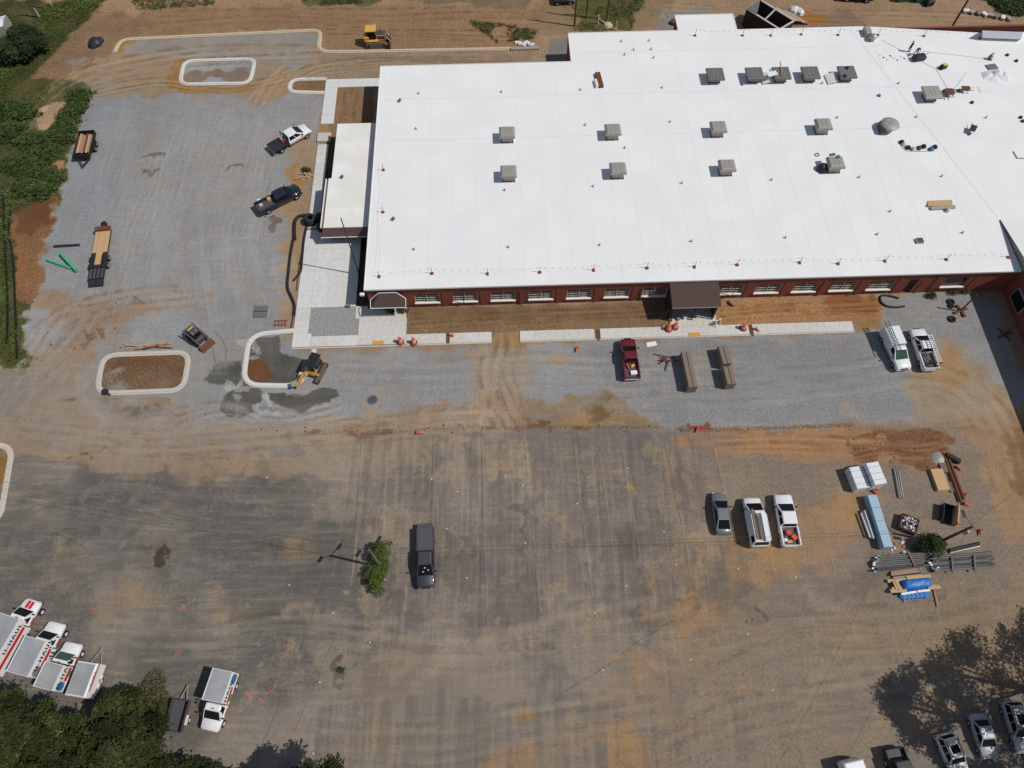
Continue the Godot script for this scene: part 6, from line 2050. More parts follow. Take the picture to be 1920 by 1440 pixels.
	# boards and tools by the front right
	for i in 4:
		m = MB.new()
		m.bar(G(1740, 378 + i * 2.4, ROOF + 0.08 + 0.06 * i), G(1785, 376 + i * 2.4, ROOF + 0.08 + 0.06 * i), 0.24, 0.06)
		solo("plank", m, M.wood, "tan plank in the short stack on the front right of the roof", "plank", "tan planks stacked on the roof")
	m = MB.new()
	m.bar(G(1745, 391, ROOF + 0.15), G(1790, 388, ROOF + 0.15), 0.5, 0.3)
	solo("tool_chest", m, M.galv, "long grey chest beside the tan planks on the roof", "chest")
	m = MB.new()
	m.lathe(G(1776, 396, ROOF), [Vector2(0.3, 0), Vector2(0.32, 0.35), Vector2(0.1, 0.5)], 9)
	solo("bag", m, M.white_dirty, "white bag in front of the grey roof chest", "bag")
	var scraps := [[1690, 268, "black coil", 0], [1702, 278, "black bag", 1], [1712, 281, "pale bundle", 2], [1722, 279, "rust red machine", 3], [1731, 276, "black scrap", 0], [1745, 281, "blue bundle", 4], [1752, 277, "dark bundle", 1], [1694, 272, "grey bundle", 2]]
	for e in scraps:
		m = MB.new()
		m.lathe(G(e[0], e[1], ROOF), [Vector2(0.34, 0), Vector2(0.38, 0.2), Vector2(0.2, 0.42), Vector2(0.02, 0.46)], 7)
		var o := solo("tool_bundle", m, [M.black, M.tarp_black, M.white_dirty, M.rust, M.blue][e[3]], "%s in the row of roofing tools, %s" % [e[2], "left part, by the round vent" if e[0] < 1715 else "right part"], "tools", "roofing tools in a line")
	var cable := MB.new()
	cable.tube([G(1690, 276, ROOF + 0.03), G(1700, 283, ROOF + 0.03), G(1725, 284, ROOF + 0.03), G(1752, 283, ROOF + 0.03)], 0.03, 5)
	solo("cable", cable, M.rust, "thin cable along the line of roofing tools", "cable")
	# wheelbarrows and carts
	barrow(G(1773, 178, ROOF), 0.25, M.rust, "rust red wheelbarrow, left of the leaning pair")
	barrow(G(1780, 178, ROOF), -0.25, M.rust, "rust red wheelbarrow, right of the leaning pair")
	barrow(G(1820, 247, ROOF), 2.6, M.black_steel, "black wheelbarrow on the roof along the membrane seam")
	barrow(G(1806, 172, ROOF), 1.4, M.rust, "red machine barrow right of the pair of wheelbarrows")
	var ct := thing("mop_cart", "dark tarry cart behind the two standing workers", "cart", G(1721, 112, ROOF), 0.2)
	part_box(ct, "tray", M.black_steel, Vector3(0, 0.5, 0), Vector3(1.7, 0.6, 1.0), 0.08)
	m = MB.new()
	m.bar(Vector3(0.8, 0.7, 0), Vector3(1.3, 1.0, 0), 0.06, 0.06)
	part(ct, "handle", m, M.rust)
	wheels(ct, [-0.3, 0.3], 0.8, 0.18, 0.1)
	var gen := thing("generator", "yellow and black generator on the far right of the roof", "generator", G(1767, 128, ROOF), 0.4)
	part_box(gen, "frame", M.black, Vector3(0, 0.3, 0), Vector3(1.0, 0.6, 0.6), 0.05)
	part_box(gen, "tank", M.yellow_plain, Vector3(0.05, 0.66, 0), Vector3(0.6, 0.16, 0.5), 0.05)
	m = MB.new()
	m.bbox(Vector3(0, 0.06, 0), Vector3(1.6, 0.12, 1.1), 0.02)
	var pl := solo("plywood", m, M.galv_dark, "dark square panel lying by the crouching worker", "panel")
	pl.position = G(1859, 126, ROOF)
	pl.rotation.y = 0.2
	var tent := MB.new()
	var tp := G(1867, 142, ROOF)
	for e in [[-1.1, 0.0, 0.45], [0.2, -0.2, 0.75], [1.2, 0.2, 0.5], [-0.4, 0.5, 0.35]]:
		tent.lathe(tp + Vector3(e[0], 0, e[1]), [Vector2(1.2, 0), Vector2(0.7, e[2] * 0.5), Vector2(0.06, e[2])], 5)
	solo("plastic_heap", tent, M.wrap, "heap of pale plastic sheeting on the far right of the roof", "plastic sheeting")
	m = MB.new()
	m.box(Vector3(0, 0.03, 0), Vector3(2.0, 0.06, 1.2))
	var fo := solo("foam_board", m, M.white, "white foam board with a red edge below the plastic heap", "board")
	fo.position = G(1848, 168, ROOF)
	m = MB.new()
	m.bar(G(1900, 284, ROOF + 0.06), G(1907, 296, ROOF + 0.06), 0.12, 0.1)
	m.bar(G(1907, 296.6, ROOF + 0.06), G(1924, 297, ROOF + 0.06), 0.12, 0.1)
	solo("edge_trim", m, M.galv, "bent grey metal trim lying at the right of the roof", "metal trim")
	for e in [[1913, 221], [1917, 228], [1822, 193], [1888, 104], [1905, 115], [1648, 180]]:
		m = MB.new()
		m.lathe(G(e[0], e[1], ROOF), [Vector2(0.26, 0), Vector2(0.24, 0.22), Vector2(0.04, 0.3)], 7)
		solo("bucket", m, M.blue if e[0] == 1648 else M.black, {1913: "black bucket at the right roof edge, farther of two", 1917: "black bucket at the right roof edge, nearer of two", 1822: "dark scrap right of the red machine barrow", 1888: "dark scrap right of the crouching worker", 1905: "dark scrap by the far right roof edge", 1648: "blue bundle left of the pale square vent"}[e[0]], "bucket")
	for i in 9:
		m = MB.new()
		var q := G(1650 + i * 6.5, 104 + (i * 37 % 11), ROOF)
		m.box(q + Vector3(0, 0.03, 0), Vector3(0.3, 0.05, 0.18), Basis(Vector3.UP, i * 0.8))
		solo("roofing_scrap", m, M.dark_grey if i % 2 else M.white_dirty, "small scrap of roofing left of the standing workers", "scrap", "roofing scraps on the roof")
	for l in [[[1652, 74], [1690, 95], [1722, 112]], [[1722, 112], [1755, 130], [1778, 168]], [[1812, 135], [1795, 160], [1784, 170]], [[1730, 96], [1800, 104], [1846, 110]]]:
		m = MB.new()
		var ps := []
		for e in l:
			ps.append(G(e[0], e[1], ROOF + 0.02))
		m.tube(ps, 0.02, 4)
		solo("rope", m, M.grey, {1652: "thin line from the turbine vent to the dark cart", 1722: "thin line from the dark cart to the wheelbarrows", 1812: "thin line leading down to the pair of wheelbarrows", 1730: "thin line from the workers to the crouching one"}[l[0][0]], "rope")
	worker("person in dark clothes standing apart, left of the two at the cart", G(1703, 97, ROOF), 0.4, 0, c8(34, 34, 40), c8(30, 30, 36), c8(40, 34, 32))
	worker("person in teal top and dark trousers bending over the dark cart", G(1716, 103, ROOF), 2.9, 1, c8(40, 110, 124), c8(36, 38, 62), c8(40, 110, 124))
	worker("person in red shirt and blue hat crouching by the dark panel", G(1853, 111, ROOF), -1.9, 2, c8(206, 82, 60), c8(60, 66, 84), c8(80, 130, 170))

func barrow(p: Vector3, yaw: float, mat: Material, label: String):
	var o := thing("wheelbarrow", label, "wheelbarrow", p, yaw, "wheelbarrows on the roof")
	var t := MB.new()
	t.hexa([Vector3(-0.25, 0.35, 0.3), Vector3(0.25, 0.35, 0.3), Vector3(0.2, 0.35, -0.3), Vector3(-0.2, 0.35, -0.3), Vector3(-0.45, 0.72, 0.6), Vector3(0.45, 0.72, 0.6), Vector3(0.36, 0.66, -0.6), Vector3(-0.36, 0.66, -0.6)])
	part(o, "tray", t, mat)
	for s in [-0.3, 0.3]:
		var h := MB.new()
		h.bar(Vector3(s * 0.4, 0.25, -0.75), Vector3(s, 0.6, 1.2), 0.05, 0.06)
		part(o, "handle", h, M.wood_old)
	for s in [-0.25, 0.25]:
		var l := MB.new()
		l.bar(Vector3(s, 0.4, 0.4), Vector3(s, 0.0, 0.5), 0.05, 0.05)
		part(o, "leg", l, M.black_steel)
	var w := MB.new()
	w.cyl(Vector3(-0.06, 0.2, -0.7), Vector3(0.06, 0.2, -0.7), 0.2, -1, 12)
	part(o, "wheel", w, M.rubber)

# ------------------------------------------------------------------ people: one smooth skin over a jointed skeleton
func worker(label: String, p: Vector3, yaw: float, pose: int, shirt: Color, trousers: Color, hat: Color):
	var o := thing("person", label, "person", p, yaw)
	var J := {}
	if pose == 0:
		J = {"hip": Vector3(0, 0.95, 0), "chest": Vector3(0, 1.35, 0.02), "neck": Vector3(0, 1.5, 0.02), "head": Vector3(0, 1.66, -0.03), "kl": Vector3(-0.11, 0.5, -0.06), "kr": Vector3(0.13, 0.5, 0.02), "fl": Vector3(-0.13, 0.06, 0.08), "fr": Vector3(0.16, 0.06, 0.1), "el": Vector3(-0.27, 1.12, 0.04), "er": Vector3(0.27, 1.12, 0.02), "hl": Vector3(-0.16, 0.86, -0.08), "hr": Vector3(0.25, 0.88, -0.12)}
	elif pose == 1:
		J = {"hip": Vector3(0, 0.92, 0.12), "chest": Vector3(0, 1.22, -0.2), "neck": Vector3(0, 1.32, -0.32), "head": Vector3(0, 1.42, -0.46), "kl": Vector3(-0.13, 0.5, -0.06), "kr": Vector3(0.14, 0.48, 0.1), "fl": Vector3(-0.15, 0.06, -0.1), "fr": Vector3(0.17, 0.06, 0.32), "el": Vector3(-0.26, 0.98, -0.34), "er": Vector3(0.27, 1.0, -0.3), "hl": Vector3(-0.18, 0.82, -0.52), "hr": Vector3(0.2, 0.84, -0.5)}
	else:
		J = {"hip": Vector3(0, 0.3, 0.1), "chest": Vector3(0, 0.68, -0.04), "neck": Vector3(0, 0.83, -0.08), "head": Vector3(0, 0.98, -0.15), "kl": Vector3(-0.2, 0.5, -0.36), "kr": Vector3(0.22, 0.12, -0.4), "fl": Vector3(-0.18, 0.06, -0.22), "fr": Vector3(0.15, 0.07, 0.08), "el": Vector3(-0.28, 0.5, -0.18), "er": Vector3(0.28, 0.48, -0.2), "hl": Vector3(-0.2, 0.36, -0.46), "hr": Vector3(0.18, 0.3, -0.5)}
	var f := Vector3(0, 0, -0.16)
	var skin := c8(120, 84, 66)
	var bones := [
		[J.hip, J.chest, 0.145, 0.165, shirt], [J.chest + Vector3(-0.15, 0.04, 0), J.chest + Vector3(0.15, 0.04, 0), 0.085, 0.085, shirt], [J.chest, J.neck, 0.09, 0.06, shirt], [J.neck, J.head, 0.055, 0.06, skin],
		[J.head, J.head + Vector3(0, 0.05, -0.01), 0.095, 0.09, skin], [J.head + Vector3(0, -0.02, -0.1), J.head + Vector3(0, -0.035, -0.12), 0.014, 0.016, skin],
		[J.hip + Vector3(-0.09, -0.03, 0), J.kl, 0.105, 0.07, trousers], [J.hip + Vector3(0.09, -0.03, 0), J.kr, 0.105, 0.07, trousers], [J.kl, J.fl + Vector3(0, 0.04, 0), 0.068, 0.05, trousers], [J.kr, J.fr + Vector3(0, 0.04, 0), 0.068, 0.05, trousers],
		[J.fl, J.fl + f, 0.05, 0.042, c8(52, 44, 40)], [J.fr, J.fr + f, 0.05, 0.042, c8(52, 44, 40)],
		[J.chest + Vector3(-0.19, 0.05, 0), J.el, 0.06, 0.046, shirt], [J.chest + Vector3(0.19, 0.05, 0), J.er, 0.06, 0.046, shirt], [J.el, J.hl, 0.044, 0.032, shirt], [J.er, J.hr, 0.044, 0.032, shirt]]
	for s in [["el", "hl"], ["er", "hr"]]:
		var d: Vector3 = (J[s[1]] - J[s[0]]).normalized()
		var side := Vector3.RIGHT if absf(d.x) < 0.7 else Vector3.BACK
		var h: Vector3 = J[s[1]]
		bones.append([h, h + d * 0.075, 0.034, 0.032, skin])
		for i in 4:
			var b: Vector3 = h + d * 0.075 + side * (i - 1.5) * 0.02
			bones.append([b, b + d * ([0.06, 0.075, 0.07, 0.055][i]) + Vector3(0, -0.012, 0), 0.009, 0.008, skin])
		bones.append([h + d * 0.02 + side * 0.03, h + d * 0.06 + side * 0.065, 0.011, 0.009, skin])
	part(o, "body", skin_mesh(bones, 0.028), M.skin)
	var hm := MB.new()
	hm.lathe(J.head + Vector3(0, 0.045, 0.005), [Vector2(0.118, 0.0), Vector2(0.112, 0.05), Vector2(0.07, 0.1), Vector2(0.01, 0.115)], 12)
	hm.lathe(J.head + Vector3(0, 0.04, -0.03), [Vector2(0.15, 0.0), Vector2(0.15, 0.012)], 12)
	part(o, "hat", hm, plain("hat%d" % pose, hat, 0.6))

func skin_mesh(bones: Array, cell: float) -> ArrayMesh:
	# signed field of tapered capsules joined by a smooth minimum, meshed as surface nets
	var lo := Vector3(9, 9, 9)
	var hi := -lo
	for b in bones:
		for q in [b[0], b[1]]:
			lo = lo.min(q - Vector3.ONE * 0.22)
			hi = hi.max(q + Vector3.ONE * 0.22)
	var nx := int((hi.x - lo.x) / cell) + 2
	var ny := int((hi.y - lo.y) / cell) + 2
	var nz := int((hi.z - lo.z) / cell) + 2
	var F := PackedFloat32Array()
	F.resize(nx * ny * nz)
	F.fill(1.0)
	var C := PackedInt32Array()
	C.resize(nx * ny * nz)
	var near := PackedFloat32Array()
	near.resize(nx * ny * nz)
	near.fill(9.0)
	for bi in bones.size():
		var b: Array = bones[bi]
		var a: Vector3 = b[0]
		var d: Vector3 = b[1] - b[0]
		var rm: float = maxf(b[2], b[3]) + 0.09
		var l: Vector3 = (a.min(b[1]) - Vector3.ONE * rm - lo) / cell
		var h: Vector3 = (a.max(b[1]) + Vector3.ONE * rm - lo) / cell
		var dd := maxf(d.length_squared(), 1e-6)
		for i in range(maxi(0, int(l.x)), mini(nx, int(h.x) + 2)):
			for j in range(maxi(0, int(l.y)), mini(ny, int(h.y) + 2)):
				for k in range(maxi(0, int(l.z)), mini(nz, int(h.z) + 2)):
					var p: Vector3 = lo + Vector3(i, j, k) * cell
					var t := clampf((p - a).dot(d) / dd, 0.0, 1.0)
					var dist := p.distance_to(a + d * t) - lerpf(b[2], b[3], t)
					var id := (i * ny + j) * nz + k
					var kk := 0.03 if rm > 0.12 else 0.008
					var hh := clampf(0.5 + 0.5 * (F[id] - dist) / kk, 0.0, 1.0)
					F[id] = lerpf(F[id], dist, hh) - kk * hh * (1.0 - hh)
					if dist < near[id]:
						near[id] = dist
						C[id] = bi
	var st := SurfaceTool.new()
	st.begin(Mesh.PRIMITIVE_TRIANGLES)
	var V := {}
	var n := 0
	for i in nx - 1:
		for j in ny - 1:
			for k in nz - 1:
				var id := (i * ny + j) * nz + k
				var s := Vector3.ZERO
				var c := 0
				for e in 12:
					var ax := e / 4
					var o1 := Vector3i.ZERO
					o1[(ax + 1) % 3] = e & 1
					o1[(ax + 2) % 3] = (e >> 1) & 1
					var o2 := o1
					o2[ax] = 1
					var fa := F[id + (o1.x * ny + o1.y) * nz + o1.z]
					var fb := F[id + (o2.x * ny + o2.y) * nz + o2.z]
					if (fa < 0) != (fb < 0):
						s += Vector3(o1).lerp(Vector3(o2), fa / (fa - fb))
						c += 1
				if c > 0:
					V[id] = n
					n += 1
					var col: Color = bones[C[id]][4]
					st.set_color(col.srgb_to_linear())
					st.set_smooth_group(1)
					st.add_vertex(lo + (Vector3(i, j, k) + s / c) * cell)
	var steps := [ny * nz, nz, 1]
	for i in range(1, nx - 1):
		for j in range(1, ny - 1):
			for k in range(1, nz - 1):
				var id := (i * ny + j) * nz + k
				for ax in 3:
					var fb := F[id + steps[ax]]
					if (F[id] < 0) != (fb < 0):
						var u: int = steps[(ax + 1) % 3]
						var v: int = steps[(ax + 2) % 3]
						var q := [id - u - v, id - v, id, id - u]
						if not (V.has(q[0]) and V.has(q[1]) and V.has(q[2]) and V.has(q[3])):
							continue
						if F[id] >= 0:
							q.reverse()
						for e in [0, 2, 1, 0, 3, 2]:
							st.add_index(V[q[e]])
	st.generate_normals()
	return st.commit()

# ------------------------------------------------------------------ site furniture
func barrel(px: float, py: float, label: String, proto: Node3D) -> Node3D:
	var p := G(px, py, 0.12)
	if proto:
		var c := copy_of(proto, label)
		c.position = p
		return c
	var o := thing("traffic_barrel", label, "traffic barrel", p, 0, "orange traffic barrels on the walk")
	var b := MB.new()
	b.lathe(Vector3.ZERO, [Vector2(0.5, 0), Vector2(0.48, 0.1), Vector2(0.32, 0.12)], 14)
	part(o, "base", b, M.red_dull)
	var prof := [[0.31, 0.12, 0.29, 0.34, 0], [0.285, 0.345, 0.275, 0.5, 1], [0.27, 0.505, 0.26, 0.68, 0], [0.255, 0.685, 0.245, 0.84, 1], [0.24, 0.845, 0.23, 1.02, 0]]
	for e in prof:
		var m := MB.new()
		m.lathe(Vector3.ZERO, [Vector2(e[0], e[1]), Vector2(e[2], e[3])], 14)
		part(o, "band" if e[4] else "drum", m, M.white if e[4] else M.orange)
	return o

func cone(px: float, py: float, label: String, h := 0.0, tipped := false):
	var o := thing("traffic_cone", label, "traffic cone", G(px, py, h), 0, "small orange cones")
	var b := MB.new()
	b.bbox(Vector3(0, 0.03, 0), Vector3(0.42, 0.06, 0.42), 0.01)
	part(o, "base", b, M.orange_dark)
	var c := MB.new()
	c.lathe(Vector3.ZERO, [Vector2(0.16, 0.06), Vector2(0.04, 0.75), Vector2(0.02, 0.76)], 10)
	part(o, "cone", c, M.orange)
	if tipped:
		o.rotation = Vector3(0, px, 1.45)
		o.position.y += 0.2

func tube_px(called: String, label: String, cat: String, pts: Array, r: float, mat: Material, h := -1.0, n := 7) -> MeshInstance3D:
	var mb := MB.new()
	var p := []
	for e in pts:
		p.append(G(e[0], e[1], h if h >= 0 else r))
	mb.tube(p, r, n)
	return solo(called, mb, mat, label, cat)

func curve_px(pts: Array) -> Array:
	var out := []
	var n := pts.size()
	for i in n - 1:
		var p0 := Vector2(pts[max(i - 1, 0)][0], pts[max(i - 1, 0)][1])
		var p1 := Vector2(pts[i][0], pts[i][1])
		var p2 := Vector2(pts[i + 1][0], pts[i + 1][1])
		var p3 := Vector2(pts[min(i + 2, n - 1)][0], pts[min(i + 2, n - 1)][1])
		for k in 5:
			var v := p1.cubic_interpolate(p2, p0, p3, k / 5.0)
			out.append([v.x, v.y])
	out.append(pts[n - 1])
	return out

func utility_pole(called: String, label: String, base: Vector3, top: Vector3, r: float, mat: Material, arm := 0.0) -> Node3D:
	var o := thing(called, label, "utility pole", base)
	var m := MB.new()
	m.tube([Vector3.ZERO, top - base], r, 9, r * 0.75)
	part(o, "shaft", m, mat)
	if arm > 0:
		var a := MB.new()
		a.bar(top - base + Vector3(-arm, -0.5, 0), top - base + Vector3(arm, -0.5, 0), 0.1, 0.12)
		part(o, "cross_arm", a, mat)
	return o

# top of an upright pole whose foot is at base, where the bearing to (px, py) passes it
func height_at(base: Vector3, px: float, py: float) -> float:
	var d := ax_f + ax_r * ((px - 960.0) / FOCAL) - ax_u * ((py - 720.0) / FOCAL)
	var t := Vector2(base.x, base.z).length() / Vector2(d.x, d.z).length()
	return CAM_H + d.y * t

func build_site():
	var b0 := barrel(751, 642, "orange traffic barrel on the plaza edge, left of two", null)
	barrel(776, 643, "orange traffic barrel on the plaza edge, right of two", b0)
	barrel(1253, 618, "orange traffic barrel left of the entrance, hung with yellow tape", b0)
	barrel(1265, 614, "orange traffic barrel left of the entrance, nearer the door", b0)
	barrel(1393, 616, "orange traffic barrel alone right of the entrance", b0)
	cone(848, 630, "small orange cone beside the first drain slot of the walk", 0.12)
	cone(1416, 617, "orange cone lying beside the last drain slot of the walk", 0.1, true)
	cone(782, 812, "orange cone lying on the torn kerb line of the lot", 0.0, true)
	cone(1308, 803, "orange cone lying in red dirt at the lot edge", 0.0, true)
	cone(1082, 653, "broken red cone lying on gravel left of the red pickup", 0.0, true)
	var tp := MB.new()
	tp.tube([G(1249, 605, 0.6), G(1252, 614, 0.9), G(1258, 606, 0.5), G(1262, 598, 0.3)], 0.06, 5)
	solo("caution_tape", tp, M.yellow_plain, "crumpled yellow tape on the barrels left of the entrance", "tape")
	var rib := MB.new()
	rib.tube([G(1340, 607, 0.05), G(1355, 610, 0.05), G(1375, 612, 0.05), G(1390, 609, 0.05)], 0.05, 5)
	solo("yellow_hose", rib, M.yellow_plain, "yellow hose along the bed edge right of the entrance", "hose")
	# A-frame sign fallen on the walk
	var sg := thing("sawhorse", "white folding sawhorse sign on the walk right of the entrance", "sign", G(1344, 608, 0.12), 0.6)
	part_box(sg, "board", M.black, Vector3(0, 0.5, 0), Vector3(0.6, 0.5, 0.06), 0.01)
	for e in [[-0.4, 0.3], [0.4, 0.3], [-0.4, -0.3], [0.4, -0.3]]:
		var l := MB.new()
		l.bar(Vector3(e[0], 0, e[1]), Vector3(e[0] * 0.9, 0.95, 0), 0.07, 0.07)
		part(sg, "leg", l, M.white)
	part_box(sg, "rail", M.white, Vector3(0, 0.97, 0), Vector3(1.0, 0.08, 0.08), 0.01)
	crate(1284, 596, 0.12, Vector3(0.5, 0.5, 0.5), M.white, "bucket_box", "white bucket under the entrance canopy edge", "bucket", 0.2)
	crate(1271, 599, 0.12, Vector3(0.4, 0.35, 0.4), M.grey, "tool_box", "grey box beside the white bucket at the entrance", "box", 0.5)
	var fl := MB.new()
	fl.tube([G(1365, 565, 0.1), G(1370, 569, 0.3), G(1376, 574, 0.1)], 0.14, 6)
	solo("tape_bundle", fl, M.red_dull, "red and white tape bundle lying on the right soil bed", "tape")
	var tri := thing("ladder_stand", "small grey tripod leaning at the left canopy post", "tripod", G(1253, 588, 0.0))
	for e in [[-0.4, 0.3], [0.4, 0.3], [0, -0.4]]:
		var l := MB.new()
		l.bar(Vector3(e[0], 0, e[1]), Vector3(0, 1.7, 0), 0.08, 0.08)
		part(tri, "leg", l, M.galv)
	# motorbike-like plate compactor by the corner door
	var pc := thing("plate_compactor", "black plate compactor standing before the corner door awning", "compactor", G(733, 585, 0.12), 1.2)
	part_box(pc, "plate", M.black_steel, Vector3(0, 0.1, 0), Vector3(0.6, 0.2, 0.9), 0.04)
	part_box(pc, "engine", M.black, Vector3(0, 0.5, -0.1), Vector3(0.55, 0.55, 0.55), 0.1)
	part_box(pc, "tank", M.red_dull, Vector3(0, 0.4, -0.75), Vector3(0.4, 0.35, 0.35), 0.06)
	var hn := MB.new()
	hn.tube([Vector3(-0.25, 0.3, 0.3), Vector3(-0.28, 1.0, 1.0), Vector3(0.28, 1.0, 1.0), Vector3(0.25, 0.3, 0.3)], 0.04, 6)
	part(pc, "handle", hn, M.black)
	# precast wheel stops stacked as long beams
	for e in [[1281, 670, 1295, 736, "longest of the three grey timber beams stacked on the gravel"], [1349, 659, 1358, 692, "short grey timber beam stack, farther of the right pair"], [1358, 697, 1366, 730, "short grey timber beam stack, nearer of the right pair"]]:
		var st := thing("beam_stack", e[4], "beam stack", Vector3.ZERO)
		var a := G(e[0], e[1], 0.0)
		var b := G(e[2], e[3], 0.0)
		aim(st, a, b)
		var L := a.distance_to(b)
		for i in 2:
			var m := MB.new()
			var x := -0.29 + i * 0.58
			m.bbox(Vector3(x, 0.75, 0), Vector3(0.55, 1.5, L), 0.06)
			part(st, "beam", m, M.wood_grey)
	var sc := [[[1226, 664], [1265, 672]], [[1235, 682], [1250, 672]], [[1249, 694], [1253, 676]], [[1252, 675], [1270, 676]], [[1240, 668], [1256, 680]], [[1238, 675], [1252, 670]], [[1243, 680], [1248, 668]]]
	for i in sc.size():
		var m := MB.new()
		m.bar(G(sc[i][0][0], sc[i][0][1], 0.1 + 0.06 * i), G(sc[i][1][0], sc[i][1][1], 0.1 + 0.05 * i), 0.12, 0.08)
		solo("scrap_stick", m, M.rust, "rusty stick in the scrap heap between red pickup and beams", "scrap", "sticks of the scrap heap")
	var pw := MB.new()
	pw.hexa([G(1213, 651, 0), G(1232, 647, 0), G(1230, 640, 0), G(1212, 642, 0), G(1213, 651, 0.06), G(1232, 647, 0.06), G(1230, 640, 0.06), G(1212, 642, 0.06)])
	solo("board", pw, M.white, "white board lying on gravel right of the red pickup", "board")
	var pw2 := MB.new()
	pw2.bar(G(1215, 652.5, 0.05), G(1226, 650.5, 0.05), 0.25, 0.06)
	solo("board", pw2, M.wood_old, "brown strip beside the white board on the gravel", "board")
	# drain pipe with its coil
	var dp := [[597, 417], [590, 409], [578, 404], [562, 405], [554, 413], [552, 430], [553, 449]]
	tube_px("drain_pipe", "short hooked black drain pipe from the coil", "drain pipe", curve_px(dp), 0.22, M.black, 0.25)
	tube_px("drain_pipe", "long black drain pipe curving along the plaza edge", "drain pipe", curve_px([[552, 440], [545, 475], [541, 510], [539, 538], [546, 556], [552, 572], [551, 592]]), 0.17, M.black)
	tube_px("drain_pipe", "black drain pipe close to the plaza edge", "drain pipe", curve_px([[575, 425], [570, 450], [566, 490], [563, 510], [550, 526]]), 0.15, M.black)
	var coil := thing("pipe_coil", "coil of thick black drain pipe beside the annex", "pipe coil", G(583, 417, 0.0))
	for k in 3:
		var m := MB.new()
		var ring := []
		for i in 19:
			ring.append(Vector3(cos(TAU * i / 18.0) * (0.72 - 0.06 * k), 0.2 + 0.34 * k, sin(TAU * i / 18.0) * (0.72 - 0.06 * k)))
		m.tube(ring, 0.23, 8)
		part(coil, "loop", m, M.black)
	for e in [[601, 411, "black barrel beside the annex wall, farther one"], [602, 431, "black barrel beside the annex wall, nearer one"]]:
		var m := MB.new()
		m.lathe(G(e[0], e[1], 0.1), [Vector2(0.45, 0), Vector2(0.5, 0.4), Vector2(0.45, 0.9), Vector2(0.3, 0.95)], 12)
		solo("barrel", m, M.black, e[2], "barrel")
	tube_px("formwork_board", "brown form board along the plaza edge", "board", [[575, 425], [560, 500], [556, 545]], 0.06, M.rust)
	# pole in front of the annex
	var pb := G(674, 516, 0)
	var pt := Vector3(pb.x, height_at(pb, 642, 408), pb.z)
	utility_pole("flag_pole", "tall thin grey pole between annex and warehouse corner", pb, pt, 0.09, M.black_steel)
	# pipes on the gravel
	tube_px("green_pipe", "light green pipe on the gravel, flatter of the two", "pipe", [[88, 487], [134, 503]], 0.2, M.green_pipe)
	tube_px("green_pipe", "light green pipe on the gravel, steeper of the two", "pipe", [[113, 475], [143, 507]], 0.2, M.green_pipe, 0.5)
	tube_px("dark_pipe", "dark blue pipe lying level on the gravel above the green ones", "pipe", [[101, 462], [149, 459]], 0.17, M.paint_navy)
	for e in [[490, 580, "farther"], [488, 590, "nearer"]]:
		var m := MB.new()
		m.box(Vector3(0, 0.08, 0), Vector3(1.7, 0.16, 0.9))
		var o := solo("sheet_pile", m, M.galv_dark, "grey green steel plate on the gravel by the island, %s of two" % e[2], "steel plate")
		o.position = G(e[0], e[1], 0)
	ladder("ladder", "short red ladder lying by the kerb corner", G(513, 606, 0.1), G(538, 605, 0.1), 0.7, M.red_dull, 4)
	tube_px("formwork_board", "brown form boards at the plaza's lower corner", "board", [[551, 580], [549, 600], [546, 615]], 0.1, M.rust)
	# form lumber on the left island
	for i in 12:
		var m := MB.new()
		m.bar(G(232 + (i * 17) % 50, 655 - (i % 5) * 2.0, 0.1 + 0.03 * i), G(290 + (i * 23) % 38, 652 - (i % 4) * 2.4, 0.1 + 0.02 * i), 0.12, 0.06)
		solo("form_board", m, [M.wood, M.wood_old, M.rust][i % 3], "loose form board in the lumber heap above the left soil bed", "board", "form boards above the left soil bed")
	for i in 5:
		var m := MB.new()
		var p: Array = [[565, 338, 585, 328], [572, 325, 588, 330], [560, 325, 582, 326], [553, 335, 578, 330], [570, 322, 578, 334]][i]
		m.bar(G(p[0], p[1], 0.08 + 0.05 * i), G(p[2], p[3], 0.08 + 0.05 * i), 0.14, 0.08)
		solo("lumber", m, M.wood, "loose stick of lumber between the two pickups by the annex walk", "lumber", "sticks of lumber by the annex walk")
	# tarp lump at the top left and dark bundle at the left island
	var tl := MB.new()
	for e in [[180, 82, 1.1, 0.9], [176, 86, 0.8, 0.7], [186, 78, 0.8, 0.6]]:
		tl.lathe(G(e[0], e[1], 0), [Vector2(e[2], 0), Vector2(e[2] * 0.95, e[3] * 0.5), Vector2(e[2] * 0.5, e[3]), Vector2(0.05, e[3] * 1.05)], 10)
	solo("tarp_heap", tl, M.tarp_black, "black tarp heap on soil at the end of the tan kerb", "tarp")
	var bl := MB.new()
	bl.lathe(G(199, 736, 0.15), [Vector2(0.35, 0), Vector2(0.4, 0.3), Vector2(0.15, 0.75), Vector2(0.02, 0.8)], 8)
	bl.tube([G(199, 737, 0.4), G(207, 740, 0.3)], 0.09, 6)
	solo("tool_bundle", bl, M.tarp_black, "black tool bundle on the kerb of the left soil bed", "tools")
	var dh := MB.new()
	rng.seed = 55
	for i in 46:
		var r := rng.randf_range(0.05, 0.15)
		var q := G(303, 1040) + Vector3(rng.randfn() * 0.32, -0.01, rng.randfn() * 0.6)
		dh.lathe(q, [Vector2(r, 0), Vector2(r * 0.8, r * 0.5), Vector2(r * 0.1, r * 0.8)], 5)
	solo("debris_heap", dh, M.bark, "dark brown heap of crumbled debris alone on the left of the paved lot", "debris").set_meta("kind", "stuff")
	var mh := thing("manhole_cover", "dark round manhole cover in the gravel", "manhole", G(699, 750, 0))
	var mm := MB.new()
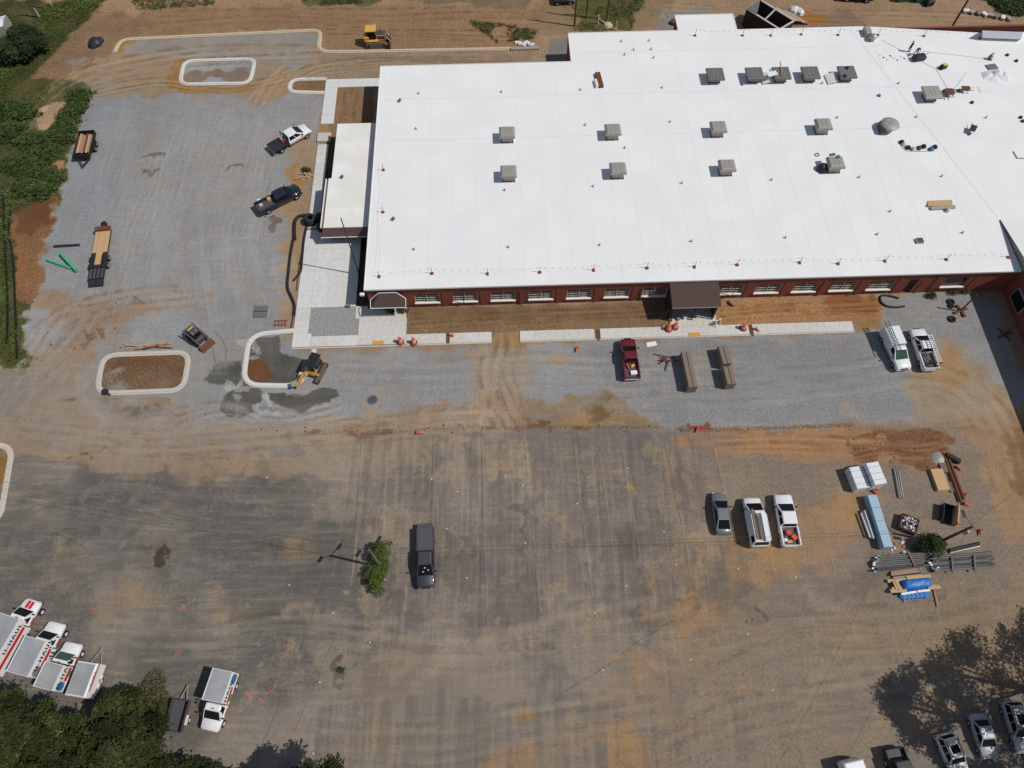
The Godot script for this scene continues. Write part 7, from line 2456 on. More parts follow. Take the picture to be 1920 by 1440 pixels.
	mm.lathe(Vector3.ZERO, [Vector2(0.62, 0), Vector2(0.62, 0.06), Vector2(0.56, 0.07)], 22)
	part(mh, "frame", mm, M.galv_dark)
	mm = MB.new()
	mm.lathe(Vector3(0, 0.07, 0), [Vector2(0.52, 0), Vector2(0.5, 0.02)], 20)
	part(mh, "lid", mm, M.shade_grey)
	# slot drains across the walk
	for e in [[840, 634, "first"], [1121, 628, "middle"], [1409, 620, "last"]]:
		var m := MB.new()
		m.box(G(e[0], e[1], 0.03), Vector3(0.36, 0.06, 1.6), bbasis())
		solo("slot_drain", m, M.rust, "rusty form left in the %s gap of the front walk" % e[2], "form")
	# things in the right yard
	tube_px("hose", "black hose curled on gravel below the open wall door", "hose", curve_px([[1685, 559], [1665, 554], [1652, 555], [1652, 566], [1663, 574], [1680, 576], [1696, 574]]), 0.13, M.black)
	var cb := G(1800, 584, 0)
	var ct := Vector3(cb.x, height_at(cb, 1826, 550), cb.z)
	var cr := utility_pole("steel_post", "rusty steel post standing on a spread base in the right yard", cb, ct, 0.11, M.rust)
	for e in [[-0.9, 0.35], [0.9, -0.35], [0.3, 0.9], [-0.3, -0.9]]:
		var m := MB.new()
		m.bar(Vector3(0, 0.25, 0), Vector3(e[0], 0.12, e[1]), 0.3, 0.24)
		part(cr, "base_leg", m, M.rust)
	var wb := MB.new()
	wb.hexa([G(1787, 586, 0.02), G(1800, 590, 0.02), G(1803, 578, 0.02), G(1793, 574, 0.02), G(1787, 586, 0.1), G(1800, 590, 0.1), G(1803, 578, 0.1), G(1793, 574, 0.1)])
	solo("plywood", wb, M.wood, "tan plywood piece under the rusty post in the yard", "plywood")
	var cb2 := G(1882, 628, 0)
	var cr2 := utility_pole("steel_post", "rusty post lying in the wing's shadow on a cross base", cb2, Vector3(cb2.x, height_at(cb2, 1900, 606), cb2.z), 0.11, M.rust)
	for e in [[-0.9, 0.45], [1.0, -0.35], [0.5, 0.9], [-0.5, -0.9]]:
		var m := MB.new()
		m.bar(Vector3(0, 0.2, 0), Vector3(e[0], 0.1, e[1]), 0.16, 0.16)
		part(cr2, "base_leg", m, M.rust)
	for e in [[1782, 567, 0.5, "dark pot near the rusty post, farther from the viewer"], [1784, 599, 0.5, "dark tyre lying near the plywood in the yard"], [1782, 575, 0.35, "small dark cap by the rusty post's shadow"]]:
		var m := MB.new()
		m.lathe(G(e[0], e[1], 0), [Vector2(e[2], 0), Vector2(e[2], 0.2), Vector2(e[2] * 0.5, 0.26), Vector2(e[2] * 0.4, 0.1)], 12)
		solo("tyre", m, M.rubber, e[3], "tyre")
	build_far_edge()

func build_far_edge():
	# roofless shed half pulled down behind the warehouse
	var sh := thing("roofless_shed", "roofless brown walled shed with white trim behind the warehouse", "shed")
	var a := G(1398, 15, 0.0)
	var c := [G(1400, 16, 3.0), G(1462, 55, 3.0), G(1489, 39, 3.0), G(1426, 0, 3.0)]
	for i in 4:
		var p: Vector3 = c[i]
		var q: Vector3 = c[(i + 1) % 4]
		var m := MB.new()
		var d := (q - p).normalized()
		m.bar(p + d * 0.1 - Vector3(0, 1.5, 0), q - d * 0.1 - Vector3(0, 1.5, 0), 0.14, 2.9)
		part(sh, "wall", m, M.maroon_dark)
		var t := MB.new()
		t.bar(p, q, 0.3, 0.12)
		part(sh, "wall_plate", t, M.frame)
	var pt := MB.new()
	pt.bar(c[0].lerp(c[1], 0.55) + Vector3(0, -0.02, 0), c[3].lerp(c[2], 0.45) + Vector3(0, -0.02, 0), 0.2, 0.14)
	part(sh, "partition", pt, M.frame)
	var ro := MB.new()
	ro.hexa([c[0] + Vector3(0, 0.1, 0), c[0].lerp(c[1], 0.3) + Vector3(0, 0.1, 0), c[3] + Vector3(0, 0.1, 0), c[3] + Vector3(0.1, 0.1, 0), c[0] + Vector3(0, 0.16, 0), c[0].lerp(c[1], 0.3) + Vector3(0, 0.16, 0), c[3] + Vector3(0, 0.16, 0), c[3] + Vector3(0.1, 0.16, 0)])
	part(sh, "roof_remnant", ro, M.galv_dark)
	for i in 7:
		var m := MB.new()
		m.bar(G(1450 + i * 5, 13 + i * 1.6, 1.2 - 0.1 * i), G(1490 + i * 4.5, 38 + i * 1.0, 0.9 - 0.1 * i), 0.3, 0.06)
		solo("slat", m, [M.wood_grey, M.frame, M.wood_old][i % 3], "fallen pale slat leaning on the roofless shed", "slat", "fallen slats by the roofless shed")
	var tp := MB.new()
	for e in [[1490, 20, 1.0], [1496, 22, 0.8], [1500, 25, 0.7]]:
		tp.lathe(G(e[0], e[1], 0), [Vector2(e[2], 0), Vector2(e[2] * 0.8, 0.4), Vector2(0.05, 0.8)], 7)
	solo("plastic_heap", tp, M.white, "heap of white plastic beside the fallen slats", "plastic sheeting")
	# rubbish containers
	for e in [[1693, -2, "green rubbish container at the top edge, left of two", "green_bin"], [1727, -1, "green rubbish container at the top edge, right of two", "green_bin"]]:
		var d := thing("dumpster", e[2], "dumpster", G(e[0], e[1], 0), 0.08)
		part_box(d, "tub", M[e[3]], Vector3(0, 0.8, 0), Vector3(2.6, 1.5, 1.8), 0.05)
		part_box(d, "lid", M.black, Vector3(0, 1.6, 0), Vector3(2.6, 0.08, 1.8), 0.02)
	crate(1740, 9, 0, Vector3(1.3, 1.0, 1.0), M.tarp_black, "rubbish_bag", "dark rubbish bags beside the green containers", "bag", 0.3)
	for i in 8:
		var m := MB.new()
		m.box(G(1812 + i * 11.5, 20 + i * 2.1, 0.3), Vector3(0.95, 0.3, 0.6), Basis(Vector3.UP, i * 0.7))
		solo("debris_slab", m, [M.wrap, M.galv, M.wood_grey][i % 3], "broken slab in the debris row along the far weeds", "debris", "debris slabs along the far weeds")
	# poles
	var P := [[1779, 60, 1822, -26, 0.17, "pole", "leaning brown utility pole beyond the roof at the far right"], [1077, 49, 1079, -60, 0.16, "pole", "dark utility pole beyond the roof, leftmost of three"], [1099, 34, 1104, -60, 0.14, "pole", "dark utility pole beyond the roof, middle of three"], [1137, 37, 1141, -60, 0.15, "pole", "dark utility pole beyond the roof, rightmost of three"], [72, 33, 44, -12, 0.15, "pole", "brown utility pole behind the pale shed"], [85, 16, 74, -20, 0.1, "pole_grey", "thin grey pole among weeds right of the pale shed"]]
	for e in P:
		var b := G(e[0], e[1], 0)
		var h := clampf(height_at(b, e[2], e[3]), 4.0, 14.0)
		utility_pole("utility_pole", e[6], b, Vector3(b.x, h, b.z), e[4], M[e[5]], 1.1 if e[4] > 0.145 else 0.0)
	for e in [[98, 11, "white topped marker post in the far left weeds"], [74, 32, "short white stake by the brown pole"], [1121, 45, "white stake in weeds beyond the roof, left one"], [1155, 57, "white stake in weeds beyond the roof, right one"]]:
		var m := MB.new()
		m.tube([G(e[0], e[1], 0), G(e[0], e[1], 0) + Vector3(0, 1.6, 0)], 0.1, 6)
		solo("marker_post", m, M.white_dirty, e[2], "marker post")
	var lg := MB.new()
	lg.tube([G(1122, 34, 0.3), G(1137, 46, 0.2)], 0.12, 6)
	solo("fallen_branch", lg, M.wood, "pale fallen branch in weeds beyond the roof", "branch")
	var st := MB.new()
	st.lathe(G(1140, 48, 0), [Vector2(0.8, 0), Vector2(0.6, 0.3), Vector2(0.05, 0.45)], 7)
	solo("rubble_heap", st, M.kerb_tan, "pale rubble lump at the end of the fallen branch", "rubble")
	for i in 6:
		var m := MB.new()
		m.box(G(970 + i * 5.5, 80 + (i % 3) * 2.0, 0.1), Vector3(0.8, 0.3, 0.5), Basis(Vector3.UP, i * 1.3))
		solo("concrete_chunk", m, M.wrap, "broken white chunk in the heap at the end of the tan kerb", "rubble", "white chunks at the tan kerb's end")
	var ek := MB.new()
	ek.bar(G(958, 92, 0.15), G(1011, 90, 0.15), 0.6, 0.3)
	solo("loose_kerb", ek, M.galv, "loose grey kerb length at the right end of the tan kerb", "kerb")
	var om := MB.new()
	om.lathe(G(1263, 44, 0), [Vector2(0.7, 0), Vector2(0.6, 0.5), Vector2(0.2, 0.8)], 8)
	solo("soil_heap", om, M.soil, "small orange soil heap beside the roof bump", "soil heap")
	# pale shed at the top left corner
	var ps := thing("metal_shed", "pale metal shed with ribbed roof in the far left weeds", "shed")
	var hh := 1.7
	var q := [G(-66, 67, hh), G(6, 49, hh), G(11.7, 28, hh), G(-60, 46.5, hh)]
	for i in 4:
		q[i].y = 0.0
	var wl := MB.new()
	var up := Vector3(0, hh, 0)
	wl.hexa([q[0], q[1], q[2], q[3], q[0] + up, q[1] + up, q[2] + up, q[3] + up])
	part(ps, "wall", wl, M.galv)
	var rl := MB.new()
	var m0: Vector3 = q[1].lerp(q[2], 0.5) + Vector3(0, hh + 0.3, 0)
	var m1: Vector3 = q[0].lerp(q[3], 0.5) + Vector3(0, hh + 0.3, 0)
	rl.smooth(false)
	rl.quad(q[0] + up, q[1] + up, m0, m1)
	rl.quad(m1, m0, q[2] + up, q[3] + up)
	var rf := part(ps, "roof", rl, M.wrap)
	for i in 7:
		var t := i / 6.0
		var rb := MB.new()
		rb.bar((q[0] + up).lerp(q[1] + up, t), m1.lerp(m0, t), 0.06, 0.06)
		part(rf, "roof_rib", rb, M.galv)

# ------------------------------------------------------------------ materials yard
func build_yard():
	for e in [[1590, 876, 1608, 919, 1.7, "white wrapped bundle of insulation, smaller and nearer one"], [1628, 868, 1650, 914, 2.3, "white wrapped bundle of insulation, taller one behind"]]:
		pass
	var w1 := thing("insulation_bundle", "white wrapped insulation bundle, lower one on the left", "insulation bundle")
	aim(w1, G(1604, 876, 1.3), G(1619, 914, 1.3))
	part_box(w1, "wrap", M.wrap, Vector3(0, 0.74, 0), Vector3(1.55, 1.25, 2.6), 0.05)
	part_box(w1, "pallet", M.wood_grey, Vector3(0, 0.06, 0), Vector3(1.5, 0.12, 2.5), 0.01)
	var w2 := thing("insulation_bundle", "white wrapped insulation bundle, taller one on the right", "insulation bundle")
	aim(w2, G(1635, 867, 2.1), G(1652, 907, 2.1))
	part_box(w2, "wrap", M.wrap, Vector3(0, 1.12, 0), Vector3(1.45, 2.0, 2.6), 0.05)
	for e in [[w1, 1.57, 1.365, 0.7], [w2, 1.47, 2.12, 1.05]]:
		for z in [-0.75, 0.0, 0.75]:
			part_box(e[0], "strap", M.grey, Vector3(0, e[2] * 0.5 + 0.06, z), Vector3(e[1], e[2] - 0.1, 0.04), 0.005)
	part_box(w2, "pallet", M.wood_grey, Vector3(0, 0.06, 0), Vector3(1.4, 0.12, 2.5), 0.01)
	cone(1636, 921, "red cone lying below the insulation bundles, left of two", 0.0, true)
	cone(1645, 920, "red cone lying below the insulation bundles, right of two", 0.0, true)
	for i in 6:
		var m := MB.new()
		m.cyl(G(1675 + i * 2.0, 878 + (i % 2) * 1.5, 0.1 + 0.12 * (i % 2)), G(1685 + i * 1.8, 932 + (i % 3), 0.1 + 0.12 * (i % 2)), 0.08, -1, 7)
		solo("conduit", m, M.galv if i % 2 else M.steel, "thin steel conduit in the bundle right of the insulation", "conduit", "steel conduits in a bundle")
	# plywood stack, timbers, rusty beams
	var ps := thing("plywood_stack", "stack of tan plywood sheets beside the rusty beams", "plywood stack")
	aim(ps, G(1755, 881, 0.3), G(1768, 917, 0.3))
	for i in 5:
		var m := MB.new()
		m.box(Vector3(0.03 * (i % 2), 0.07 + i * 0.09, 0.04 * (i % 3)), Vector3(1.35, 0.07, 2.5))
		part(ps, "sheet", m, M.wood)
	for i in 3:
		var m := MB.new()
		m.bar(G(1761 + i * 4.5, 868, 0.15), G(1770 + i * 4.5, 886, 0.15), 0.2, 0.2)
		solo("timber", m, M.wood_grey, ["left", "middle", "right"][i] + " grey timber of three lying behind the plywood stack", "timber", "grey timbers behind the plywood")
	for i in 4:
		var m := MB.new()
		m.bar(G(1766 + i * 3.0, 850, 0.12 + 0.12 * (i % 2)), G(1799 + i * 3.0, 942 - i * 2.0, 0.12 + 0.12 * (i % 2)), 0.2, 0.22)
		solo("rusty_beam", m, M.rust, "long rusty steel beam running past the plywood stack", "steel beam", "rusty beams by the plywood")
	var pl := thing("pallet", "grey pallet lying against the rusty beams", "pallet", G(1786, 913, 0), 0.25)
	for i in 5:
		part_box(pl, "slat", M.wood_grey, Vector3(0, 0.14, -0.5 + i * 0.25), Vector3(1.2, 0.03, 0.16), 0.004)
	for i in 3:
		part_box(pl, "bearer", M.wood_grey, Vector3(-0.5 + i * 0.5, 0.06, 0), Vector3(0.1, 0.12, 1.15), 0.004)
	tube_px("drain_pipe", "short fat black pipe at the far end of the rusty beams", "drain pipe", [[1774, 853], [1785, 858], [1800, 866]], 0.32, M.black)
	var sd := MB.new()
	sd.lathe(G(1760, 860, 0), [Vector2(0.9, 0), Vector2(0.6, 0.25), Vector2(0.05, 0.35)], 9)
	solo("gravel_heap", sd, M.galv, "small grey gravel heap at the tip of the rusty beams", "gravel heap")
	for e in [[1793, 876, "orange cone lying right of the black pipe"], [1809, 927, "orange cone lying beside the beams' lower end, upper one"], [1806, 945, "orange cone lying at the beams' lower end"], [1836, 994, "orange cone lying right of the leaning pole"]]:
		cone(e[0], e[1], e[2], 0.0, true)
	# long pale blue duct and bright tubes
	var du := thing("duct", "long pale blue metal duct standing on the lot", "duct")
	aim(du, G(1635, 928, 1.1), G(1666, 1026, 1.1))
	var DL := Vector2(G(1635, 928, 1.1).x - G(1666, 1026, 1.1).x, G(1635, 928, 1.1).z - G(1666, 1026, 1.1).z).length()
	for i in 4:
		var m := MB.new()
		m.box(Vector3(0, 0.6, -DL * 0.5 + (i + 0.5) * DL / 4.0), Vector3(1.0, 1.1, DL / 4.0 - 0.03))
		part(du, "section", m, M.cyan_panel)
	var tr := [[1616, 958, 1634, 1010], [1620, 957, 1638, 1010], [1623, 955, 1641, 1008], [1614, 962, 1631, 1008]]
	for i in 4:
		var m := MB.new()
		m.cyl(G(tr[i][0], tr[i][1], 0.35 + 0.15 * (i % 2)), G(tr[i][2], tr[i][3], 0.35 + 0.15 * (i % 2)), 0.11, -1, 8)
		solo("bright_tube", m, M.chrome if i % 2 else M.steel, "bright metal tube in the bundle left of the blue duct", "metal tube", "bright tubes left of the duct")
	# crate of cans and a broken crate
	var cc := thing("crate", "square open crate heaped with crushed cans and scraps", "crate", G(1699, 985, 0), -0.45)
	for e in [[0, -0.85, 1.8, 0.08], [0, 0.85, 1.8, 0.08], [-0.9, 0, 0.08, 1.7], [0.9, 0, 0.08, 1.7]]:
		part_box(cc, "side_board", M.rust, Vector3(e[0], 0.4, e[1]), Vector3(e[2], 0.8, e[3]), 0.01)
	part_box(cc, "floor", M.wood_grey, Vector3(0, 0.1, 0), Vector3(1.7, 0.1, 1.6), 0.01)
	var hp := MB.new()
	rng.seed = 5
	for i in 120:
		var p := Vector3(rng.randf_range(-0.78, 0.78), 0.0, rng.randf_range(-0.74, 0.74))
		p.y = 0.55 + 0.4 * (1.0 - p.length()) + rng.randf_range(-0.1, 0.1)
		hp.box(p, Vector3(0.12, 0.12, 0.2), Basis.from_euler(Vector3(rng.randf() * 6, rng.randf() * 6, 0)))
	var hx := part(cc, "cans", hp, M.chrome)
	hx.set_meta("kind", "stuff")
	var hp2 := MB.new()
	for i in 60:
		var p := Vector3(rng.randf_range(-0.75, 0.75), 0.0, rng.randf_range(-0.7, 0.7))
		p.y = 0.6 + 0.4 * (1.0 - p.length())
		hp2.box(p, Vector3(0.18, 0.1, 0.2), Basis.from_euler(Vector3(rng.randf() * 6, rng.randf() * 6, 0)))
	part(cc, "scraps", hp2, M.maroon_dark).set_meta("kind", "stuff")
	var bc := thing("open_crate", "open wooden crate lined with black, leaning boards on its right", "crate", G(1774, 966, 0), -0.35)
	part_box(bc, "floor", M.black, Vector3(0, 0.15, 0), Vector3(1.4, 0.2, 1.9), 0.02)
	part_box(bc, "side_board", M.black_steel, Vector3(-0.72, 0.5, 0), Vector3(0.08, 1.0, 1.9), 0.02)
	for i in 3:
		part_box(bc, "back_board", M.wood, Vector3(0.55 + i * 0.16, 0.75 - i * 0.12, 0), Vector3(0.07, 1.5 - i * 0.25, 2.1), 0.01)
	part_box(bc, "end_board", M.black_steel, Vector3(0, 0.5, -0.95), Vector3(1.4, 0.9, 0.08), 0.02)
	rng.seed = 9
	for side in [[1643, 1735, 1050, 7], [1752, 1858, 1048, 8]]:
		var first: bool = side[0] < 1700
		for row in 4 if first else 4:
			for i in side[3]:
				var m := MB.new()
				var y: float = side[2] - 11 + row * 7.5 + i * 0.9 + (0.0 if first else 2.0)
				var off := rng.randf_range(-8, 8)
				var hgt: float = 0.12 + 0.2 * (i % 2) + 0.1 * (i % 3)
				m.cyl(G(side[0] + off, y + 4.0, hgt), G(side[1] + off, y - 4.0, hgt), 0.085, -1, 6)
				var pipe := solo("pipe", m, M.galv_dark if rng.randf() < 0.6 else M.dark_grey, "dark steel pipe in the %s of the two pipe piles under the leaning pole" % ("left" if first else "right"), "pipe", "pipes of the left pile" if first else "pipes of the right pile")
				if (i + row) % 3 == 0:
					var c := MB.new()
					var ca := G(side[0] + off, y + 4.0, hgt)
					var cd := (G(side[1] + off, y - 4.0, hgt) - ca).normalized()
					c.cyl(ca - cd * 0.22, ca + cd * 0.05, 0.11, -1, 7)
					part(pipe, "cap", c, M.white)
	for e in [[1702, 1034, 1716, 1062, "left"], [1784, 1044, 1787, 1074, "right"], [1826, 1040, 1829, 1072, "far right"]]:
		var m := MB.new()
		m.bar(G(e[0], e[1], 0.65), G(e[2], e[3], 0.65), 0.14, 0.14)
		solo("bearer", m, M.wood_grey, "timber bearer lying across the %s pipes" % e[4], "timber")
	for i in 5:
		var m := MB.new()
		m.cyl(G(1781, 1030 + i * 1.6, 0.15 + 0.1 * (i % 2)), G(1837, 1017 + i * 1.6, 0.15 + 0.1 * (i % 2)), 0.09, -1, 7)
		solo("pipe", m, M.chrome if i == 4 else M.black_steel, "bright pipe at the front of the small bundle above the right pile" if i == 4 else "dark pipe in the small bundle above the right pile", "pipe", "" if i == 4 else "pipes of the small bundle")
	# lumber under the blue tarp
	for i in 4:
		var m := MB.new()
		m.bar(G(1671, 1073 + i * 1.6, 0.15 + 0.08 * i), G(1719, 1067 + i * 1.6, 0.15 + 0.08 * i), 0.22, 0.1)
		solo("lumber", m, M.wood_old, "board in the tan stack behind the blue tarp", "lumber", "tan boards behind the tarp")
	for i in 2:
		var m := MB.new()
		m.cyl(G(1674, 1081 + i * 2.4, 0.2), G(1727, 1075 + i * 2.4, 0.2), 0.09, -1, 7)
		solo("pipe", m, M.black_steel if i == 0 else M.galv, "black pipe between tan boards and blue tarp" if i == 0 else "grey pipe between tan boards and blue tarp", "pipe")
	var lt := [[1664, 1090, 1700, 1086, 0.3], [1668, 1108, 1690, 1106, 0.3], [1676, 1090, 1684, 1108, 0.5], [1680, 1089, 1689, 1107, 0.55], [1672, 1104, 1760, 1099, 0.4], [1740, 1103, 1763, 1101, 0.6], [1670, 1109, 1700, 1107, 0.5], [1700, 1084, 1745, 1080, 0.4]]
	for i in lt.size():
		var m := MB.new()
		m.bar(G(lt[i][0], lt[i][1], lt[i][4]), G(lt[i][2], lt[i][3], lt[i][4]), 0.32, 0.14)
		solo("lumber", m, M.wood, "fresh tan board sticking out from under the blue tarp", "lumber", "tan boards under the blue tarp")
	var tb := MB.new()
	var c := [G(1686, 1110, 0.0), G(1745, 1105, 0.0), G(1742, 1082, 0.0), G(1684, 1088, 0.0)]
	rng.seed = 21
	var gx := 14
	var gz := 7
	var P := []
	for j in gz + 1:
		for i in gx + 1:
			var p: Vector3 = c[0].lerp(c[1], float(i) / gx).lerp(c[3].lerp(c[2], float(i) / gx), float(j) / gz)
			var e := minf(minf(i, gx - i) / 1.5, minf(j, gz - j) / 1.2)
			p.y = 0.15 + 0.75 * clampf(e, 0.0, 1.0) + rng.randf_range(-0.07, 0.07)
			P.append(p)
	tb.smooth(true)
	for j in gz:
		for i in gx:
			var a := j * (gx + 1) + i
			tb.quad(P[a], P[a + 1], P[a + gx + 2], P[a + gx + 1])
	solo("blue_tarp", tb, M.tarp_blue, "crumpled blue tarp covering the lumber pile", "tarp")
	for e in [[1690, 1114, 1718, 1109.5, "left"], [1720, 1109, 1743, 1106.5, "right"]]:
		var m := MB.new()
		m.bar(G(e[0], e[1], 0.75), G(e[2], e[3], 0.75), 0.22, 0.1)
		solo("batten", m, M.white, "white batten holding down the blue tarp, %s half" % e[4], "batten")
	var bf := MB.new()
	for k in 6:
		bf.lathe(G(1692 + k * 8, 1117 - k * 0.8, 0), [Vector2(0.5, 0), Vector2(0.45, 0.25), Vector2(0.1, 0.4)], 7)
	solo("tarp_fold", bf, M.tarp_blue, "gathered fold of blue tarp in front of the white battens", "tarp")
	for e in [[1691, 1112, 1696, 1129, "left"], [1733, 1112, 1737, 1122, "middle"], [1750, 1100, 1758, 1138, "right and longest"]]:
		var m := MB.new()
		m.bar(G(e[0], e[1], 0.1), G(e[2], e[3], 0.1), 0.16, 0.14)
		solo("bearer", m, M.wood_old, "timber bearer poking out below the blue tarp, %s" % e[4], "timber")
	rng.seed = 31
	for i in 16:
		var m := MB.new()
		var px := rng.randf_range(1660, 1700)
		var py := rng.randf_range(1006, 1042)
		if i > 9:
			px = rng.randf_range(1722, 1750)
			py = rng.randf_range(1038, 1070)
		m.lathe(G(px, py, 0), [Vector2(0.16, 0), Vector2(0.14, 0.12), Vector2(0.02, 0.16)], 6)
		solo("litter", m, M.white_dirty if i % 3 else M.hi_vis, "small white scrap of litter round the pipe piles", "litter", "litter round the pipe piles")
	# pole with tree round it
	var b := G(1757, 1018, 0)
	var t := Vector3(b.x, height_at(b, 1823, 992), b.z)
	var up := thing("utility_pole", "leaning brown wood pole with lamp arm rising from the leafy bush", "utility pole", b)
	var top := t - b + Vector3(0.25, 0, 0)
	var m0 := MB.new()
	m0.tube([Vector3.ZERO, top], 0.17, 9, 0.12)
	part(up, "shaft", m0, M.rust)
	m0 = MB.new()
	m0.bar(top, top + Vector3(-0.5, 0.15, -1.0), 0.06, 0.06)
	part(up, "lamp_arm", m0, M.black_steel)
	part_box(up, "lamp_head", M.black_steel, top + Vector3(-0.6, 0.15, -1.3), Vector3(0.3, 0.14, 0.75), 0.04)
	m0 = MB.new()
	m0.cyl(top + Vector3(-0.3, -1.2, 0.4), top + Vector3(-0.3, -0.4, 0.4), 0.16, -1, 9)
	part(up, "meter_can", m0, M.galv)
	for e in [[-0.5, -0.6], [0.2, 0.5], [0.6, -0.3]]:
		m0 = MB.new()
		m0.bar(Vector3(0.3, 0.9, 0), Vector3(0.3 + e[0], 0.9, e[1]), 0.16, 0.16)
		part(up, "bracket", m0, M.black)
	# twin lamp post in the middle of the lot
	var lb := G(715.5, 1064, 0)
	var lh := height_at(lb, 696, 1027)
	var lp := thing("lamp_post", "grey twin headed lamp post rising from the leafy bush in the lot", "lamp post", lb)
	m0 = MB.new()
	m0.tube([Vector3.ZERO, Vector3(0, lh, 0)], 0.16, 9, 0.12)
	part(lp, "shaft", m0, M.pole_grey)
	for e in [[-0.75, 0.3, "left"], [0.7, -0.75, "right"]]:
		m0 = MB.new()
		m0.bar(Vector3(0, lh, 0), Vector3(e[0], lh + 0.1, e[1]), 0.06, 0.06)
		var arm := part(lp, "lamp_arm", m0, M.black_steel)
		m0 = MB.new()
		m0.bbox(Vector3(e[0] * 1.3, lh + 0.12, e[1] * 1.3), Vector3(0.3, 0.14, 0.75), 0.04, Basis(Vector3.UP, -0.5))
		part(arm, "lamp_head", m0, M.black)
	# overhead wires
	var la := lb + Vector3(0, lh - 0.1, 0)
	var wires := [[la, t - Vector3(0, 0.3, 0), "overhead wire from the lamp post to the leaning pole"], [la, G(-60, 905, 6.0), "overhead wire from the lamp post to the left edge, upper"], [la - Vector3(0, 0.4, 0), G(-60, 890, 5.6), "overhead wire from the lamp post to the left edge, lower"], [la, G(500, 1490, 5.0), "overhead wire from the lamp post to the lower edge"], [t, G(1560, 1480, 5.0), "overhead wire from the leaning pole to the lower edge"], [t, G(1960, 880, 6.0), "overhead wire from the leaning pole to the right edge"]]
	for w in wires:
		var m := MB.new()
		var pts := []
		for i in 13:
			var s := i / 12.0
			pts.append(w[0].lerp(w[1], s) - Vector3(0, 4.0 * s * (1.0 - s) * 0.6, 0))
		m.tube(pts, 0.013, 4)
		solo("overhead_wire", m, M.dark_grey, w[2], "wire")
	# silt fences on the left bank
	for e in [[[[5, 350], [8, 420], [10, 480], [14, 560], [13, 645]], "outer"], [[[26, 352], [16, 430], [24, 480], [28, 560], [32, 672]], "inner"]]:
		var f := thing("silt_fence", "black silt fence down the weedy bank, %s line" % e[1], "silt fence")
		var cv := curve_px(e[0])
		for i in cv.size() - 1:
			var m := MB.new()
			m.bar(G(cv[i][0], cv[i][1], 0.22), G(cv[i + 1][0], cv[i + 1][1], 0.22), 0.06, 0.42)
			part(f, "fabric", m, M.tarp_black)
		for i in range(0, cv.size(), 3):
			var m := MB.new()
			m.cyl(G(cv[i][0], cv[i][1], 0), G(cv[i][0], cv[i][1], 0) + Vector3(0, 0.6, 0), 0.04, -1, 6)
			part(f, "stake", m, M.wood_grey)
	rng.seed = 41
	for i in 26:
		var m := MB.new()
		var px := rng.randf_range(500, 1500)
		var py := rng.randf_range(840, 1420)
		m.lathe(G(px, py, 0), [Vector2(0.10, 0), Vector2(0.08, 0.05), Vector2(0.02, 0.07)], 6)
		solo("litter", m, M.white_dirty, "tiny white scrap of litter on the paved lot", "litter", "litter on the paved lot")
	# clods and stones along the dirt edges
	var cl := MB.new()
	for i in 300:
		var px := 0.0
		var py := 0.0
		var k := i % 6
		if k == 0:
			px = rng.randf_range(440, 1010); py = rng.randf_range(8, 46)
		elif k == 1:
			var s := rng.randf(); px = lerpf(150, 30, s) + rng.randf_range(-10, 10); py = lerpf(40, 190, s) + rng.randf_range(-10, 10)
		elif k == 2:
			px = rng.randf_range(80, 240); py = rng.randf_range(545, 690)
		elif k == 3:
			px = rng.randf_range(480, 1300); py = rng.randf_range(795, 812)
		elif k == 4:
			px = rng.randf_range(1590, 1760); py = rng.randf_range(805, 880)
		else:
			px = rng.randf_range(1010, 1260); py = rng.randf_range(5, 60)
		var r := rng.randf_range(0.05, 0.16)
		cl.lathe(G(px, py, -0.02), [Vector2(r, 0), Vector2(r * 0.8, r * 0.6), Vector2(r * 0.1, r * 0.9)], 5)
	var cd := struct("soil_clods", cl, M.soil)
	cd.set_meta("kind", "stuff")
	cd.set_meta("label", "loose clods and stones along the dirt edges")
	cd.set_meta("category", "clods")

# ------------------------------------------------------------------ plants
func leaf_clump(n: int, size: float, spread: float, sd: int, narrow := 0.55) -> ArrayMesh:
	var r := RandomNumberGenerator.new()
	r.seed = sd
	var st := SurfaceTool.new()
	st.begin(Mesh.PRIMITIVE_TRIANGLES)
	st.set_smooth_group(-1)
	for i in n:
		var p := Vector3(r.randfn(), r.randfn() * 0.7, r.randfn()) * spread * 0.5
		var b := Basis.from_euler(Vector3(r.randf_range(-0.9, 0.9), r.randf() * TAU, r.randf_range(-0.9, 0.9)))
		var s := size * r.randf_range(0.6, 1.2)
		var tip := b * Vector3(0, 0.05 * s, -s * 0.6)
		var a := b * Vector3(-s * narrow * 0.5, 0, 0)
		var c := b * Vector3(s * narrow * 0.5, 0, 0)
		var e := b * Vector3(0, -0.06 * s, s * 0.5)
		for q in [a, tip, c, a, c, e]:
			st.add_vertex(p + q)
	st.generate_normals()
	return st.commit()

func leaf_mat(key: String) -> StandardMaterial3D:
	var m := StandardMaterial3D.new()
	m.albedo_color = Color.WHITE
	m.vertex_color_use_as_albedo = true
	m.roughness = 0.75
	m.metallic_specular = 0.3
	m.backlight_enabled = true
	m.backlight = Color(0.05, 0.07, 0.015)
	M[key] = m
	return m

func scatter(parent: Node, called: String, mesh: Mesh, xf: Array, col: Array, mat: Material) -> MultiMeshInstance3D:
	var mm := MultiMesh.new()
	mm.transform_format = MultiMesh.TRANSFORM_3D
	mm.use_colors = true
	mm.mesh = mesh
	mm.instance_count = xf.size()
	for i in xf.size():
		mm.set_instance_transform(i, xf[i])
		mm.set_instance_color(i, col[i])
	var o := MultiMeshInstance3D.new()
	o.multimesh = mm
	o.material_override = mat
	o.name = called
	parent.add_child(o, true)
	o.set_meta("kind", "stuff")
	return o

